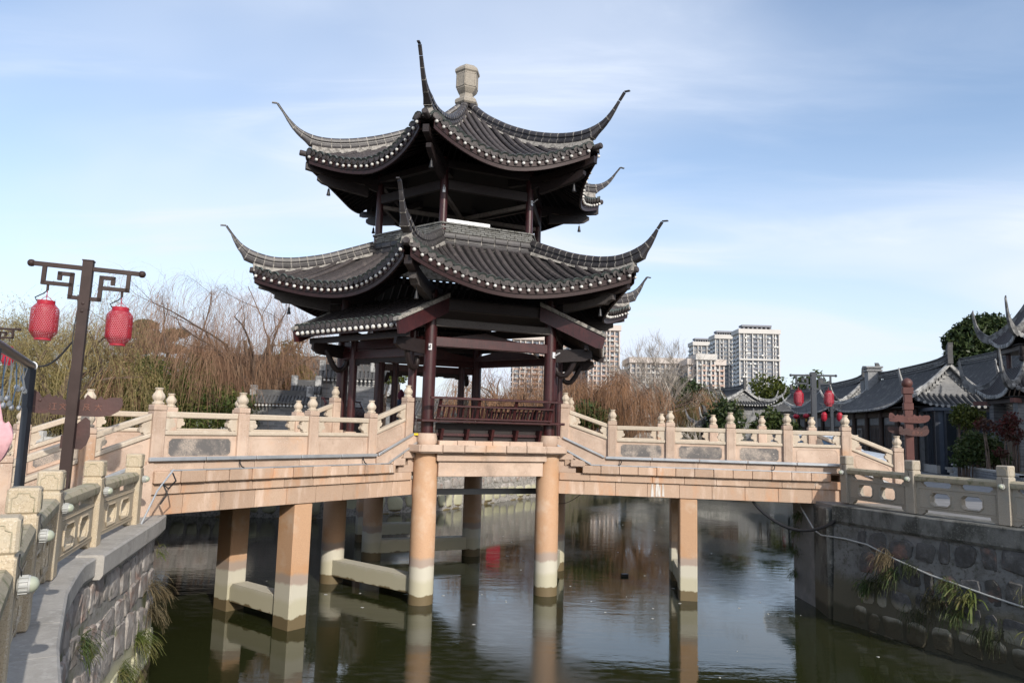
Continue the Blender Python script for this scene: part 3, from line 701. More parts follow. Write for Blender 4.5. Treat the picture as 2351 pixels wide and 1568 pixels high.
# ------------------------------------------------------------------ stone bridges
FIN = [(.085, 0), (.095, .012), (.095, .035), (.07, .045), (.066, .06), (.085, .085), (.098, .115), (.098, .14), (.085, .17), (.062, .20), (.052, .225), (.052, .24), (.066, .25), (.066, .268), (.052, .272)]
fin_me = MB().lathe((0, 0, 0), FIN, 32, lobes=8, lob=.10).mesh('finial', smooth=50); fin_me.materials.append(M['pale'])
def bridge(k, nm, label, w, posts, d_end, stair_posts, slope, loc):
    n, t = side(k)          # n: outward along the bridge; near edge is the one towards the viewer
    near = 1 if k == 5 else -1
    def B(d, c, z): return C0 + n * d + t * (c * near) + Vector((0, 0, z))
    br = thing(nm, label, 'bridge', B(6, 0, 2.3))
    d0 = 2.72
    put('deck_slab', MB().fbox(B(d0 + .5, -w - .02, 2.95), n * (d_end - d0 - .5), t * near * (2 * w + .04), ZUP * .17), M['pink'], br)
    for sg in (1, -1):
        c = sg * w; out = t * near * sg
        nb = 9
        for i in range(nb):
            L = (d_end - d0) / nb
            put('girder_stone', MB().bbox(B(d0 + i * L + .003, c - sg * .25, 2.30), n * (L - .006), out * .30, ZUP * .325, .006), M['girder'], br)
            put('girder_course', MB().bbox(B(d0 + .15 + i * L * .985 + .003, c - sg * .25, 2.627), n * (L * .985 - .006), out * .35, ZUP * .17, .006), M['girder'], br)
        # coping blocks, stepping up to the pavilion floor
        L = .43; nb = int((d_end - 3.42) / L)
        for i in range(nb):
            jig = .006 * ((i * 5) % 3)
            put('coping_block', MB().bbox(B(3.42 + i * L + .004, c - sg * .25, 2.80), n * (L - .008), out * (.43 + jig), ZUP * (.185 + jig), .012), M['girder'], br)
        for i, (dd, z) in enumerate(((3.14, 2.95), (2.86, 3.10))):
            put('coping_block', MB().bbox(B(dd, c - sg * .25, z), n * .34, out * (.43), ZUP * .155, .012), M['pink'], br)
            put('step_riser', MB().fbox(B(2.72, c - sg * .25, z - .15 + .002), n * (dd - 2.72 + .12), out * .34, ZUP * .15), M['pink'], br)
        nb = 5; L = (d_end - 3.9) / nb
        for i in range(nb): put('kerb_stone', MB().bbox(B(3.9 + i * L + .003, c - sg * .2, 2.985), n * (L - .006), out * .30, ZUP * .165, .008), M['pink'], br)
        q = MB().prism([(3.95, 2.985), (3.95, 3.15), (3.0, 3.58), (2.86, 3.62), (2.80, 3.55), (2.80, 3.42), (3.42, 3.0)], C0 + t * near * (c + sg * .05), n, ZUP, out * .1); put('stringer', q, M['pink'], br)
        # cable trays of aluminium
        if sg == 1:
            seg = 5
            for i in range(seg):
                L = (d_end - 3.95) / seg
                put('light_channel', MB().bbox(B(3.95 + i * L + .006, c + .11, 3.15), n * (L - .012), out * .07, ZUP * .062, .008), M['alu'], br)
            p0, p1 = B(3.93, c + .15, 3.17), B(2.95, c + .15, 3.60); dv = p1 - p0
            put('light_channel', MB().bbox(p0, dv, out * .05, ZUP * .05, .006), M['alu'], br)
            put('cable_strip', MB().fbox(B(3.62, c + .155, 2.992), n * (d_end - 3.62 - .35), out * .03, ZUP * .022), M['alu'], br)
            p0, p1 = B(3.62, c + .155, 3.0), B(2.82, c + .155, 3.42); put('cable_strip', MB().fbox(p0, p1 - p0, out * .035, ZUP * .04), M['alu'], br)
            for dd in (d_end - 1.6, 4.3):
                pts = [B(dd, c + .12, 3.15), B(dd + .03, c + .17, 3.10), B(dd + .01, c + .19, 3.04), B(dd - .05, c + .18, 3.01)]
                put('loose_cable', MB().tube(pts, .012, 5), M['cable'], br)
        # posts
        allp = [(d, 4.04, 3.14) for d in posts] + [(2.98, 4.42, 3.40)] + [(d, z, z - .92) for d, z in stair_posts]
        for (d, zt, zb) in allp:
            pm = MB().bbox(B(d - .105, c - sg * .105, zb), n * .21, out * .21, ZUP * (zt - zb - .10), .012)
            pm.bbox(B(d - .105, c - sg * .105, zt - .095), n * .21, out * .21, ZUP * .095, .012)
            # raised outline on the outer and inner face
            for o_ in (-1, 1):
                f = c + sg * o_ * .105
                for (x0, z0, x1, z1) in ((-.065, zb + .06, .008, zt - zb - .26), (.057, zb + .06, .008, zt - zb - .26), (-.065, zt - .205, .13, .008)):
                    pm.fbox(B(d + x0, f - sg * o_ * .002, z0), n * x1, out * o_ * .006, ZUP * z1)
            p_ = put('post', pm, M['pink'], br)
            inst('finial', fin_me, Matrix.Translation(B(d, c, zt)) @ Matrix.Rotation(d * 3, 4, 'Z'), p_)
        # rails and panels
        seq = sorted(allp)
        for (da, za, ba), (db, zb_, bb) in zip(seq, seq[1:]):
            x0, x1 = da + .10, db - .10; dz = (zb_ - za)
            def sl(d): return za + dz * (d - da) / (db - da)
            def bar(nm, off, hh, th_, mt='pale'):
                a, b = B(x0, c - sg * th_ / 2, sl(x0) + off), B(x1, c - sg * th_ / 2, sl(x1) + off)
                put(nm, MB().bbox(a, b - a, out * th_, ZUP * hh, .015), M[mt], br)
            bar('handrail', -.205, .10, .13); bar('mid_rail', -.485, .075, .14)
            stained = (abs(dz) < .05 and sg == 1 and ((k == 5 and da > 6.8) or (k == 1 and 3.9 < da < 8.0))) or (k == 5 and sg == -1 and da > 8)
            pn = MB(); a, b = B(x0, c - sg * .04, sl(x0) - .88), B(x1, c - sg * .04, sl(x1) - .88)
            pn.fbox(a, b - a, out * .08, ZUP * .395)
            pan = put('panel', pn, M['pink'], br)
            L = (b - a); un = L.normalized()
            for o_ in (-1, 1):
                q = MB(); o = a + out * (.04 + o_ * .04 - (.002 if o_ > 0 else -.002)) + L * .5 + ZUP * .2; hw, hh_ = L.length * .5 - .09, .155
                lp = [(-hw + .05, -hh_), (hw - .05, -hh_), (hw, -hh_ + .05), (hw, hh_ - .05), (hw - .05, hh_), (-hw + .05, hh_), (-hw, hh_ - .05), (-hw, -hh_ + .05)]
                nn_ = len(lp); vs = []
                for sc_ in (1.0, .0):
                    for (x, z) in lp:
                        f = 1 if sc_ else 0; xx = x - (0 if f else (.014 if x > 0 else -.014)); z2 = z - (0 if f else (.014 if z > 0 else -.014))
                        vs.append(o + un * xx + ZUP * z2 + out * o_ * .007)
                vs += [v - out * o_ * .009 for v in vs]
                fs = []
                for i in range(nn_):
                    j = (i + 1) % nn_; fs += [(i, j, nn_ + j, nn_ + i), (i, j, 2 * nn_ + j, 2 * nn_ + i), (nn_ + i, nn_ + j, 3 * nn_ + j, 3 * nn_ + i)]
                q.add(vs, fs); put('panel_moulding', q, M['pink'], pan)
                if stained:
                    q = MB().prism(lp, o - out * o_ * .001, un, ZUP, out * o_ * .004); put('panel_field', q, M['panelstain'], pan)
            # cloud shaped brackets between hand rail and mid rail
            cl = [(0, .0), (.05, .012), (.08, .0), (.115, .02), (.12, .055), (.16, .06), (.185, .09), (.18, .125), (.15, .145), (.16, .175), (.13, .205), (.09, .20), (.0, .205)]
            for (dd, sgn) in ((x0, 1), (x1, -1)):
                q = MB().prism([(x * sgn * 1.05, y) for x, y in cl], B(dd, c - sg * .045, sl(dd) - .412), (un if sgn > 0 else un), ZUP, out * .09)
                put('cloud_bracket', q, M['pale'], br)
    # stairs down to the bank
    st_n = 6; L = (stair_posts[-1][0] - d_end) / st_n
    for i in range(st_n):
        put('stair_tread', MB().bbox(B(d_end + i * L, -w + .12, 2.2), n * (L + .01), t * near * (2 * w - .24), ZUP * (.92 - (i + 1) * abs(slope) * L - .02), .01), M['pink'], br)
    for sg in (1, -1):
        c = sg * w; out = t * near * sg; e = stair_posts[-1][0] + .15
        z1 = 3.14 - abs(slope) * (e - d_end)
        put('stringer', MB().prism([(d_end - .1, 2.15), (d_end - .1, 3.14), (e, z1), (e, 2.15)], C0 + t * near * (c - sg * .12), n, ZUP, out * .24), M['pink'], br)
        if sg == 1:
            p0, p1 = B(d_end + .1, c + .12, 3.1), B(e - .2, c + .12, z1 + .08); put('light_channel', MB().bbox(p0, p1 - p0, out * .06, ZUP * .055, .006), M['alu'], br)
    # pillars
    for dm in ((5.6,) if k == 5 else (5.88,)):
        for sg in (1, -1):
            c = sg * w
            q = MB(); ww, ll = .50, .40; a0 = c + (.02 if sg > 0 else -.48)
            a0 = c - .48 if sg > 0 else c - .02
            q.bbox(B(dm - ll / 2, a0, -.6), n * ll, t * near * ww, ZUP * 2.895, .02); put('pillar', q, M['pier'], br)
        put('tie_beam', MB().prism([(-w + .46, .20), (w - .46, .20), (w - .46, .44), (w - .58, .56), (-w + .58, .56), (-w + .46, .44)], B(dm - .16, 0, 0), t * near, ZUP, n * .32), M['pier'], br)
    return br, B
left_bridge, BL = bridge(5, 'stone_bridge', 'pink granite footbridge leading from the near bank with the lantern pole to the pavilion', 1.25, [4.03, 5.53, 7.03, 8.53], 8.68, [(9.56, 3.66), (10.6, 3.26)], .40, None)
right_bridge, BR = bridge(1, 'stone_bridge', 'pink granite footbridge from the pavilion to the street of tiled houses', 1.35, [4.11, 5.46, 6.84, 8.11, 9.39], 9.36, [(10.5, 3.60)], .40, None)
# white lime streak and dark drips on the bridge face
M['streak'] = mat('lime_streak', (.66, .64, .60), .9, [(8, (.50, .40, .32), .45, .62, 6, (3, 3, .4))])
nR, tR = side(1)
q = MB()
for i, (d, wd, h) in enumerate(((5.02, .07, .30), (5.12, .10, .31), (5.21, .03, .26), (5.27, .06, .305))):
    q.prism([(0, 0), (wd, 0), (wd * .8, h), (wd * .2, h)], BR(d, 1.35 + .055, 2.31 + .005 * i), nR, ZUP, -tR * .004)
put('lime_streak', q, M['streak'], right_bridge)
M['yellowtag'] = mat('yellow_tag', (.7, .52, .03), .5)
put('tag', MB().box(BL(2.86, 1.43, 3.60), .09, .05, .045), M['yellowtag'], left_bridge)

# ------------------------------------------------------------------ water and land
M['water'] = None
wm_ = bpy.data.materials.new('river_water'); wm_.use_nodes = True; t_ = wm_.node_tree; b_ = t_.nodes['Principled BSDF']
b_.inputs['Base Color'].default_value = (.017, .020, .0068, 1); b_.inputs['Roughness'].default_value = .05; b_.inputs['IOR'].default_value = 1.52; b_.inputs['Specular IOR Level'].default_value = .5
g_ = t_.nodes.new('ShaderNodeNewGeometry')
def wnoise(sc, st, det):
    mp = t_.nodes.new('ShaderNodeMapping'); mp.inputs['Scale'].default_value = st; t_.links.new(g_.outputs['Position'], mp.inputs[0])
    n = t_.nodes.new('ShaderNodeTexNoise'); n.inputs['Scale'].default_value = sc; n.inputs['Detail'].default_value = det; t_.links.new(mp.outputs[0], n.inputs['Vector']); return n.outputs[0]
n1 = wnoise(2.2, (.6, 1.6, 1), 4); n2 = wnoise(11, (.7, 1.5, 1), 3); n3 = wnoise(.35, (1, 1, 1), 2)
ad = t_.nodes.new('ShaderNodeMath'); ad.operation = 'MULTIPLY_ADD'; t_.links.new(n2, ad.inputs[0]); ad.inputs[1].default_value = .22; t_.links.new(n1, ad.inputs[2])
bp = t_.nodes.new('ShaderNodeBump'); bp.inputs['Distance'].default_value = .05
mr = t_.nodes.new('ShaderNodeMapRange'); t_.links.new(n3, mr.inputs[0]); mr.inputs[1].default_value = .4; mr.inputs[2].default_value = .65; mr.inputs[3].default_value = .025; mr.inputs[4].default_value = .11
t_.links.new(mr.outputs[0], bp.inputs['Strength']); t_.links.new(ad.outputs[0], bp.inputs['Height']); t_.links.new(bp.outputs[0], b_.inputs['Normal'])
# thin film of ice and scum: paler, duller patches drifting on the surface
n4 = wnoise(.22, (1, .55, 1), 7); n5 = wnoise(5.0, (.6, 1.4, 1), 6)
md = t_.nodes.new('ShaderNodeMath'); md.operation = 'MULTIPLY_ADD'; t_.links.new(n5, md.inputs[0]); md.inputs[1].default_value = .32; t_.links.new(n4, md.inputs[2])
mf = t_.nodes.new('ShaderNodeMapRange'); mf.interpolation_type = 'SMOOTHSTEP'; t_.links.new(md.outputs[0], mf.inputs[0]); mf.inputs[1].default_value = .60; mf.inputs[2].default_value = .76
mc = t_.nodes.new('ShaderNodeMix'); mc.data_type = 'RGBA'; t_.links.new(mf.outputs[0], mc.inputs[0]); mc.inputs[6].default_value = (.019, .022, .0075, 1); mc.inputs[7].default_value = (.040, .042, .033, 1)
t_.links.new(mc.outputs[2], b_.inputs['Base Color'])
mg = t_.nodes.new('ShaderNodeMapRange'); t_.links.new(mf.outputs[0], mg.inputs[0]); mg.inputs[3].default_value = .035; mg.inputs[4].default_value = .16; t_.links.new(mg.outputs[0], b_.inputs['Roughness'])
M['water'] = wm_
q = MB(); q.fbox((-60, -40, -.02), (140, 0, 0), (0, 160, 0), (0, 0, .02)); q.f = [q.f[1]]
put('water', q, M['water'], fix=False, smooth=None, kind='structure')
M['mud'] = mat('river_bed', (.05, .055, .02), .9)
q = MB(); q.fbox((-400, -60, -1.6), (900, 0, 0), (0, 900, 0), (0, 0, .02)); q.f = [q.f[1]]
put('ground', q, M['mud'], fix=False, smooth=None, kind='structure')
ZL, ZR = 2.28, 2.38
M['paving'] = mat('grey_paving', (.215, .21, .205), .85, [(3, (.27, .26, .25), .45, .7), (1, (.165, .16, .155), .5, .7), (50, (.19, .185, .18), .5, .7)], (60, .15), rand=.12)
M['earth'] = mat('bank_earth', (.16, .135, .10), .95, [(3, (.10, .10, .05), .45, .65, 6), (9, (.22, .19, .14), .55, .75, 6)], (20, .5))
EDGE_L = [(-5.62, 11.75), (-5.42, 11.15), (-4.63, 8.20), (-4.53, 7.80), (-3.99, 6.64), (-3.50, 5.78), (-3.13, 5.13), (-2.66, 4.40), (-1.85, 3.40), (-.70, 2.45), (1.2, 1.5), (4, .8)]
BANK_L = [(-5.62, 11.75), (-7.95, 13.35), (-8.5, 14.4), (-11.5, 20), (-15.6, 28.8), (-12, 29.2), (-7.7, 29.2), (-5.57, 31.35), (-3.1, 33.2), (-1.3, 36.45), (1.5, 41.0), (4.5, 47), (8, 56), (13, 66), (30, 70)]
def land(name, top, bot, edge, mt):
    q = MB(); n = len(edge)
    q.v = [(x, y, top) for x, y in edge] + [(x, y, bot) for x, y in edge]
    q.f = [tuple(range(n))] + [(i, (i + 1) % n, n + (i + 1) % n, n + i) for i in range(n)]
    bm = bmesh.new(); me0 = bpy.data.meshes.new('t'); me0.from_pydata(q.v, [], q.f); bm.from_mesh(me0); bmesh.ops.triangulate(bm, faces=[f for f in bm.faces if len(f.verts) > 4]); bmesh.ops.recalc_face_normals(bm, faces=bm.faces[:])
    me = bpy.data.meshes.new(name); bm.to_mesh(me); bm.free(); bpy.data.meshes.remove(me0); me.materials.append(mt)
    o = bpy.data.objects.new(name, me); COL.objects.link(o); ORG[o.name] = Vector(); o['kind'] = 'structure'; return o
land('bank', ZL - .02, -1.59, [(4, -30), (-300, -30), (-300, 300), (30, 300)] + BANK_L[::-1] + EDGE_L[1:], M['earth'])
EDGE_R = [(6.98, 17.9), (7.0, 15.7), (7.28, 15.2), (7.76, 13.9), (8.66, 12.2), (9.7, 10.4), (11.0, 8.3), (13, 5.4), (16, 1)]
land('street', ZR - .02, -1.59, [(16, -30), (300, -30), (300, 300), (30.1, 300), (30.1, 69), (24, 60), (19.5, 47), (15.6, 36.5), (10.8, 25.5), (7.35, 18.0)] + EDGE_R, M['paving'])
# ------------------------------------------------------------------ third bridge, beyond the pavilion
back_bridge, BB = bridge(3, 'stone_bridge', 'pink granite footbridge behind the pavilion running to the grey brick garden wall', 1.3, [4.1, 5.5, 6.9, 8.3, 9.7, 11.1], 11.3, [(12.3, 3.66)], .36, None)

# ------------------------------------------------------------------ retaining walls
def poly_at(P, s):
    for a, b in zip(P, P[1:]):
        L = hypot(b[0] - a[0], b[1] - a[1])
        if s <= L or b is P[-1]:
            f = min(1, s / L); u = ((b[0] - a[0]) / L, (b[1] - a[1]) / L)
            return Vector((a[0] + (b[0] - a[0]) * f, a[1] + (b[1] - a[1]) * f, 0)), Vector((u[0], u[1], 0))
        s -= L
def poly_len(P): return sum(hypot(b[0] - a[0], b[1] - a[1]) for a, b in zip(P, P[1:]))
def stone_wall(nm, label, P, z0, z1, rows, wmin, wmax, smat, mmat, proud=.05, back=.35, sidegn=1, round_=.82, batter=0.0, gap=.03, s0=0.0, seed=3, cat='retaining wall', exr=(.42, .75), sm=50):
    """mortar body with rounded stones standing proud of it; the wall faces to the right of its line when sidegn = 1"""
    R = random.Random(seed); L = poly_len(P); root = thing(nm, label, cat, (P[0][0], P[0][1], z0))
    body = MB(); n_ = max(8, int(L / .5)); rr = []
    for i in range(n_ + 1):
        p, u = poly_at(P, L * i / n_ - 1e-6 if i == n_ else L * i / n_); o = Vector((u.y, -u.x, 0)) * sidegn
        rr.append([p - o * back + ZUP * z0, p + o * batter + ZUP * z0, p + o * batter * .5 + ZUP * (z0 + z1) / 2, p + ZUP * z1, p - o * back + ZUP * z1])
    body.grid([r + [r[0]] for r in rr]); put('mortar', body, mmat, root, smooth=50)
    z = z0 + .02; H = (z1 - z0 - .04)
    hs = [R.uniform(.8, 1.25) for _ in range(rows)]; k = H / sum(hs); hs = [h * k for h in hs]
    for r, h in enumerate(hs):
        s = s0 + R.uniform(0, .15)
        while s < L - wmin * .6:
            wd = R.uniform(wmin, wmax); wd = min(wd, L - s - .02)
            if wd < wmin * .5: break
            p, u = poly_at(P, s + wd / 2); o = Vector((u.y, -u.x, 0)) * sidegn
            cz = z + h / 2 + .11 * h * sin(1.9 * s + r * 2.1) + R.uniform(-.05, .05) * h; f = (cz - z0) / (z1 - z0); c = p + o * batter * (1 - f) + ZUP * cz
            a, b = wd / 2 - gap / 2, (h / 2 - gap / 2) * R.uniform(.84, 1.06)
            m = 11; ring = []
            ex = R.uniform(*exr); skew = R.uniform(-1, 1); skew2 = R.uniform(-1, 1)
            for i in range(m):
                t = 2 * pi * i / m + .2; ct, st = cos(t), sin(t)
                x = a * math.copysign(abs(ct) ** ex, ct) * R.uniform(.86, 1.02); y = b * math.copysign(abs(st) ** ex, st) * R.uniform(.86, 1.02)
                ring.append((x + .18 * y * skew, y + .12 * x * skew2))
            d = proud * R.uniform(.6, 1.4); tx, tz = R.uniform(-.25, .25) * d, R.uniform(-.3, .3) * d
            vs = []; fs = []
            for (sc, dp) in ((1.0, -.03), (.97, d * .35), (.88, d * .8), (.5, d)):
                for (x, y) in ring: vs.append(c + u * x * sc + ZUP * y * sc + o * (dp + (tx * x / a + tz * y / b) * (1 if dp > 0 else 0) + (R.uniform(-.011, .011) if dp > 0 else 0)))
            vs.append(c + o * d)
            for q in range(3):
                for i in range(m): fs.append((q * m + i, q * m + (i + 1) % m, q * m + m + (i + 1) % m, q * m + m + i))
            for i in range(m): fs.append((3 * m + i, 3 * m + (i + 1) % m, 4 * m))
            put('stone', MB().add(vs, fs), smat, root, smooth=sm)
            s += wd
        z += h
    return root
def off_line(P, d):
    out_ = []
    for i, p in enumerate(P):
        a = P[max(0, i - 1)]; b = P[min(len(P) - 1, i + 1)]; L = hypot(b[0] - a[0], b[1] - a[1]); out_.append((p[0] + d * (b[1] - a[1]) / L, p[1] - d * (b[0] - a[0]) / L))
    return out_
# near bank, left: the wall faces the water on its left-hand side of the line (line runs towards the viewer)
LW = EDGE_L[:9]
stone_wall('stone_wall', 'mossy wall of tall pinkish rubble stones under the curved near bank railing', off_line(LW, .0), -.5, 2.03, 5, .20, .62, M['stoneL'], M['wallL'], .026, .3, -1, batter=.12, seed=23, gap=.016, exr=(.26, .5), sm=15)
cop = thing('coping', 'pale cement coping slabs along the curved bank edge below the left stone railing', 'coping', (-4.6, 8.2, 2))
def coping_piece(a, b, z0, z1, ovh, inner, mt, root, sg, nm='coping_slab'):
    n_ = 4; q = MB(); rr = []
    for i in range(n_ + 1):
        p, u = poly_at(a, b[0] + (b[1] - b[0]) * i / n_); o = Vector((u.y, -u.x, 0)) * sg
        rr.append([p - o * inner + ZUP * z0, p + o * (ovh - .03) + ZUP * z0, p + o * ovh + ZUP * (z0 + .05), p + o * ovh + ZUP * (z1 - .02), p + o * (ovh - .02) + ZUP * z1, p - o * inner + ZUP * z1])
    q.grid([r + [r[0]] for r in rr]); q.f += [tuple(range(6)), tuple(len(q.v) - 1 - i for i in range(1, 7))]
    put(nm, q, mt, root, smooth=30)
s = 0; cuts = [.0, 1.55, 3.67]
for a, b in zip(cuts, cuts[1:]): coping_piece(LW, (a + .004, b - .004), 2.03, 2.30, .16, .75, M['cement'], cop, -1)
cuts = [3.67, 5.1, 6.5, 7.4, 8.2, 9.4]
for a, b in zip(cuts, cuts[1:]): coping_piece(LW, (a + .004, b - .004), 2.03, 2.275, .08, .75, M['cement'], cop, -1)
# right bank
RW = EDGE_R[1:7]
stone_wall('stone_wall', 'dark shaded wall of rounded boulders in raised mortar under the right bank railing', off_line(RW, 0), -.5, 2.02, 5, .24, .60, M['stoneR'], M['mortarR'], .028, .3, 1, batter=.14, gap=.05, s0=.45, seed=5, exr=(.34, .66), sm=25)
copr = thing('coping', 'stained dark cement coping under the right bank stone railing', 'coping', (7.2, 15, 2))
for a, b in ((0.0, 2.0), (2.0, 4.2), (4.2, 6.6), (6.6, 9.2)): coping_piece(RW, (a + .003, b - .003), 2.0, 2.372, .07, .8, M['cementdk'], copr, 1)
ab = thing('abutment', 'grey cement bridge abutment with a dark waterline at the right bank', 'abutment', (7.05, 16.8, 0))
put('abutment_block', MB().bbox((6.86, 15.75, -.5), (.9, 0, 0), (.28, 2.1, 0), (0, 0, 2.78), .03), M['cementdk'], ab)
ab = thing('abutment', 'pale cement bridge seat at the corner of the left bank wall', 'abutment', (-6, 12.3, 0))
put('abutment_block', MB().fbox((-5.80, 11.8, -.5), (-1.55, 1.15, 0), (-1.2, -1.5, 0), (0, 0, 2.77)), M['wallL'], ab)
# far bank wall seen between the piers
FBW = BANK_L[4:11]
stone_wall('stone_wall', 'sunlit far bank wall of pink and grey boulders seen between the pavilion piers', FBW, -.5, 2.15, 4, .5, .95, M['stoneL'], M['mortar'], .05, .3, 1, batter=.2, gap=.09, seed=8)

# ------------------------------------------------------------------ bank railings
def fence(nm, label, posts, zb, sg, mrail, mstone, group_lamp, lampspec, water_lab):
    root = thing(nm, label, 'stone railing', (posts[0][0], posts[0][1], zb))
    n = len(posts); dirs = []
    for i in range(n):
        a = posts[max(0, i - 1)]; b = posts[min(n - 1, i + 1)]; d = Vector((b[0] - a[0], b[1] - a[1], 0)).normalized(); dirs.append(d)
    for i, (x, y) in enumerate(posts):
        u = dirs[i]; o = Vector((u.y, -u.x, 0)) * sg; c = Vector((x, y, zb)); hw = .105
        q = MB().bbox(c - u * hw - o * hw, u * 2 * hw, o * 2 * hw, ZUP * .82, .012)
        q.bbox(c - u * (hw - .014) - o * (hw - .014) + ZUP * .815, u * 2 * (hw - .014), o * 2 * (hw - .014), ZUP * .02, .004)
        q.bbox(c - u * hw - o * hw + ZUP * .832, u * 2 * hw, o * 2 * hw, ZUP * .19, .016)
        post = put('post', q, mstone, root)
        for (fx, fo) in ((u, o), (-u, o), (o, u), (-o, u)):
            cc = c + fx * hw + ZUP * .85; q = MB(); w_ = .07
            pts = [(-w_, .0), (-w_, .10), (-w_ + .028, .11), (-w_ + .035, .135), (w_ - .035, .135), (w_ - .028, .11), (w_, .10), (w_, .0)]
            for a, b in zip(pts, pts[1:]):
                p0, p1 = cc + fo * a[0] + ZUP * a[1], cc + fo * b[0] + ZUP * b[1]; q.tube([p0, p1], .0045, 4)
            put('carved_line', q, M['mossrail'], post)
    for i in range(n - 1):
        a, b = Vector((*posts[i], zb)), Vector((*posts[i + 1], zb)); u = (b - a).normalized(); o = Vector((u.y, -u.x, 0)) * sg
        a = a + u * .10; L = (b - a).length - .10
        q = MB(); pr = [(-.085, 0), (-.095, .03), (-.095, .085), (-.06, .125), (.06, .125), (.095, .085), (.095, .03), (.085, 0)]
        q.sweep(pr, [(a + ZUP * .64, o, ZUP, 1), (a + u * L + ZUP * .64, o, ZUP, 1)]); put('handrail', q, mrail, root, smooth=20)
        # panel with two chamfered openings
        q = MB(); z0, z1 = .10, .535; th = .05
        hx = [(.19, .43), (.57, .81)]; hz0, hz1 = .20, .43
        def bx(x0, x1, za, zb2, t_=th): q.fbox(a + u * (L * x0) - o * t_ + ZUP * za, u * (L * (x1 - x0)), o * 2 * t_, ZUP * (zb2 - za))
        bx(0, 1, z0, hz0); bx(0, 1, hz1, z1)
        bx(0, hx[0][0], hz0 + .0005, hz1 - .0005); bx(hx[0][1], hx[1][0], hz0 + .0005, hz1 - .0005); bx(hx[1][1], 1, hz0 + .0005, hz1 - .0005)
        for (x0, x1) in hx:
            X0, X1 = L * x0, L * x1; c_ = .06
            for (px_, pz_, sx_, sz_) in ((X0, hz0, 1, 1), (X1, hz0, -1, 1), (X0, hz1, 1, -1), (X1, hz1, -1, -1)):
                q.prism([(px_, pz_), (px_ + sx_ * c_, pz_), (px_, pz_ + sz_ * c_)], a - o * (th - .001), u, ZUP, o * (2 * th - .002))
        pan = put('panel', q, mstone, root)
        # mouldings round the openings and the panel edge on both faces
        for f in (-1, 1):
            q = MB(); face = a + o * (f * (th + .006))
            def lineloop(pts, r):
                for p, p2 in zip(pts, pts[1:] + pts[:1]):
                    q.tube([face + u * p[0] + ZUP * p[1], face + u * p2[0] + ZUP * p2[1]], r, 4)
            for (x0, x1) in hx:
                X0, X1 = L * x0 - .012, L * x1 + .012; Z0, Z1 = hz0 - .012, hz1 + .012; c_ = .06
                lineloop([(X0 + c_, Z0), (X1 - c_, Z0), (X1, Z0 + c_), (X1, Z1 - c_), (X1 - c_, Z1), (X0 + c_, Z1), (X0, Z1 - c_), (X0, Z0 + c_)], .013)
            lineloop([(.06, z0 + .05), (L - .06, z0 + .05), (L - .06, z1 - .03), (.06, z1 - .03)], .006)
            put('panel_moulding', q, mstone, pan)
        q0 = [(-.13, 0), (.13, 0), (.10, .035), (.085, .07), (.12, .105), (-.12, .105), (-.085, .07), (-.10, .035)]
        put('baluster', MB().prism(q0, a + u * (L * .5) - o * .035 + ZUP * .535, u, ZUP, o * .07), mstone, root)
        for (x, s2) in ((0, 1), (L, -1)):
            q1 = [(0, 0), (.16 * s2, 0), (.15 * s2, .03), (.11 * s2, .05), (.10 * s2, .08), (.16 * s2, .105), (0, .105)]
            put('baluster', MB().prism(q1, a + u * x - o * .035 + ZUP * .535, u, ZUP, o * .07), mstone, root)
            q2 = [(0, 0), (.09 * s2, 0), (.12 * s2, .03), (.16 * s2, .05), (.17 * s2, .10), (0, .10)]
            put('foot', MB().prism(q2, a + u * x - o * .04 + ZUP * .0, u, ZUP, o * .08), mstone, root)
    for i, (x, y) in enumerate(posts):
        if i in lampspec:
            u = dirs[i]; o = Vector((u.y, -u.x, 0)) * sg; c = Vector((x, y, zb)) + o * .106 + ZUP * .66
            l = thing('flood_lamp', lampspec[i], 'lamp', c, group_lamp)
            q = MB().lathe(c, [(.02, 0), (.034, .004), (.043, .015), (.044, .052), (.048, .055), (.048, .064)], 24, o)
            put('body', q, M['lampbody'], l)
            q = MB()
            for k in range(12):
                an = 2 * pi * k / 12; rv = u * cos(an) + ZUP * sin(an); q.fbox(c + rv * .041 - (u * -sin(an) + ZUP * cos(an)) * .004 + o * .012, rv * .010, (u * -sin(an) + ZUP * cos(an)) * .008, o * .042)
            put('cooling_fins', q, M['lampbody'], l)
            q = MB().lathe(c + o * .063, [(.043, 0), (.042, .012), (.036, .026), (.025, .036), (.010, .042), (.002, .043)], 24, o); put('dome', q, M['lampdome'], l, smooth=60)
            q = MB().tube([c + o * .02 + ZUP * .042, c + o * .02 + ZUP * .075 + u * .015, c + o * .006 + ZUP * .10, c + o * .004 + ZUP * .16 - u * .01], .004, 5); put('wire', q, M['cable'], l)
    return root
PL = [(-5.45, 10.64), (-4.98, 8.80), (-4.42, 7.08), (-3.58, 5.44), (-2.68, 3.88), (-1.80, 2.42), (-1.0, .8)]
fence('stone_railing', 'buff granite bank railing with square posts curving along the left bank', PL, ZL, -1, M['mossrail'], M['yellow'], 'flood lamps on the left railing',
      {0: 'round flood lamp on the left railing post beside the bridge end', 1: 'round flood lamp on the second left railing post from the bridge', 2: 'round flood lamp on the left railing post before the bend, below the lantern pole',
       3: 'round flood lamp on the fourth left railing post from the bridge', 4: 'largest flood lamp on the nearest left railing post, low in the corner'}, 'L')
PR = [(7.50, 16.12), (7.93, 14.28), (8.68, 12.70), (9.60, 11.0), (10.6, 9.2)]
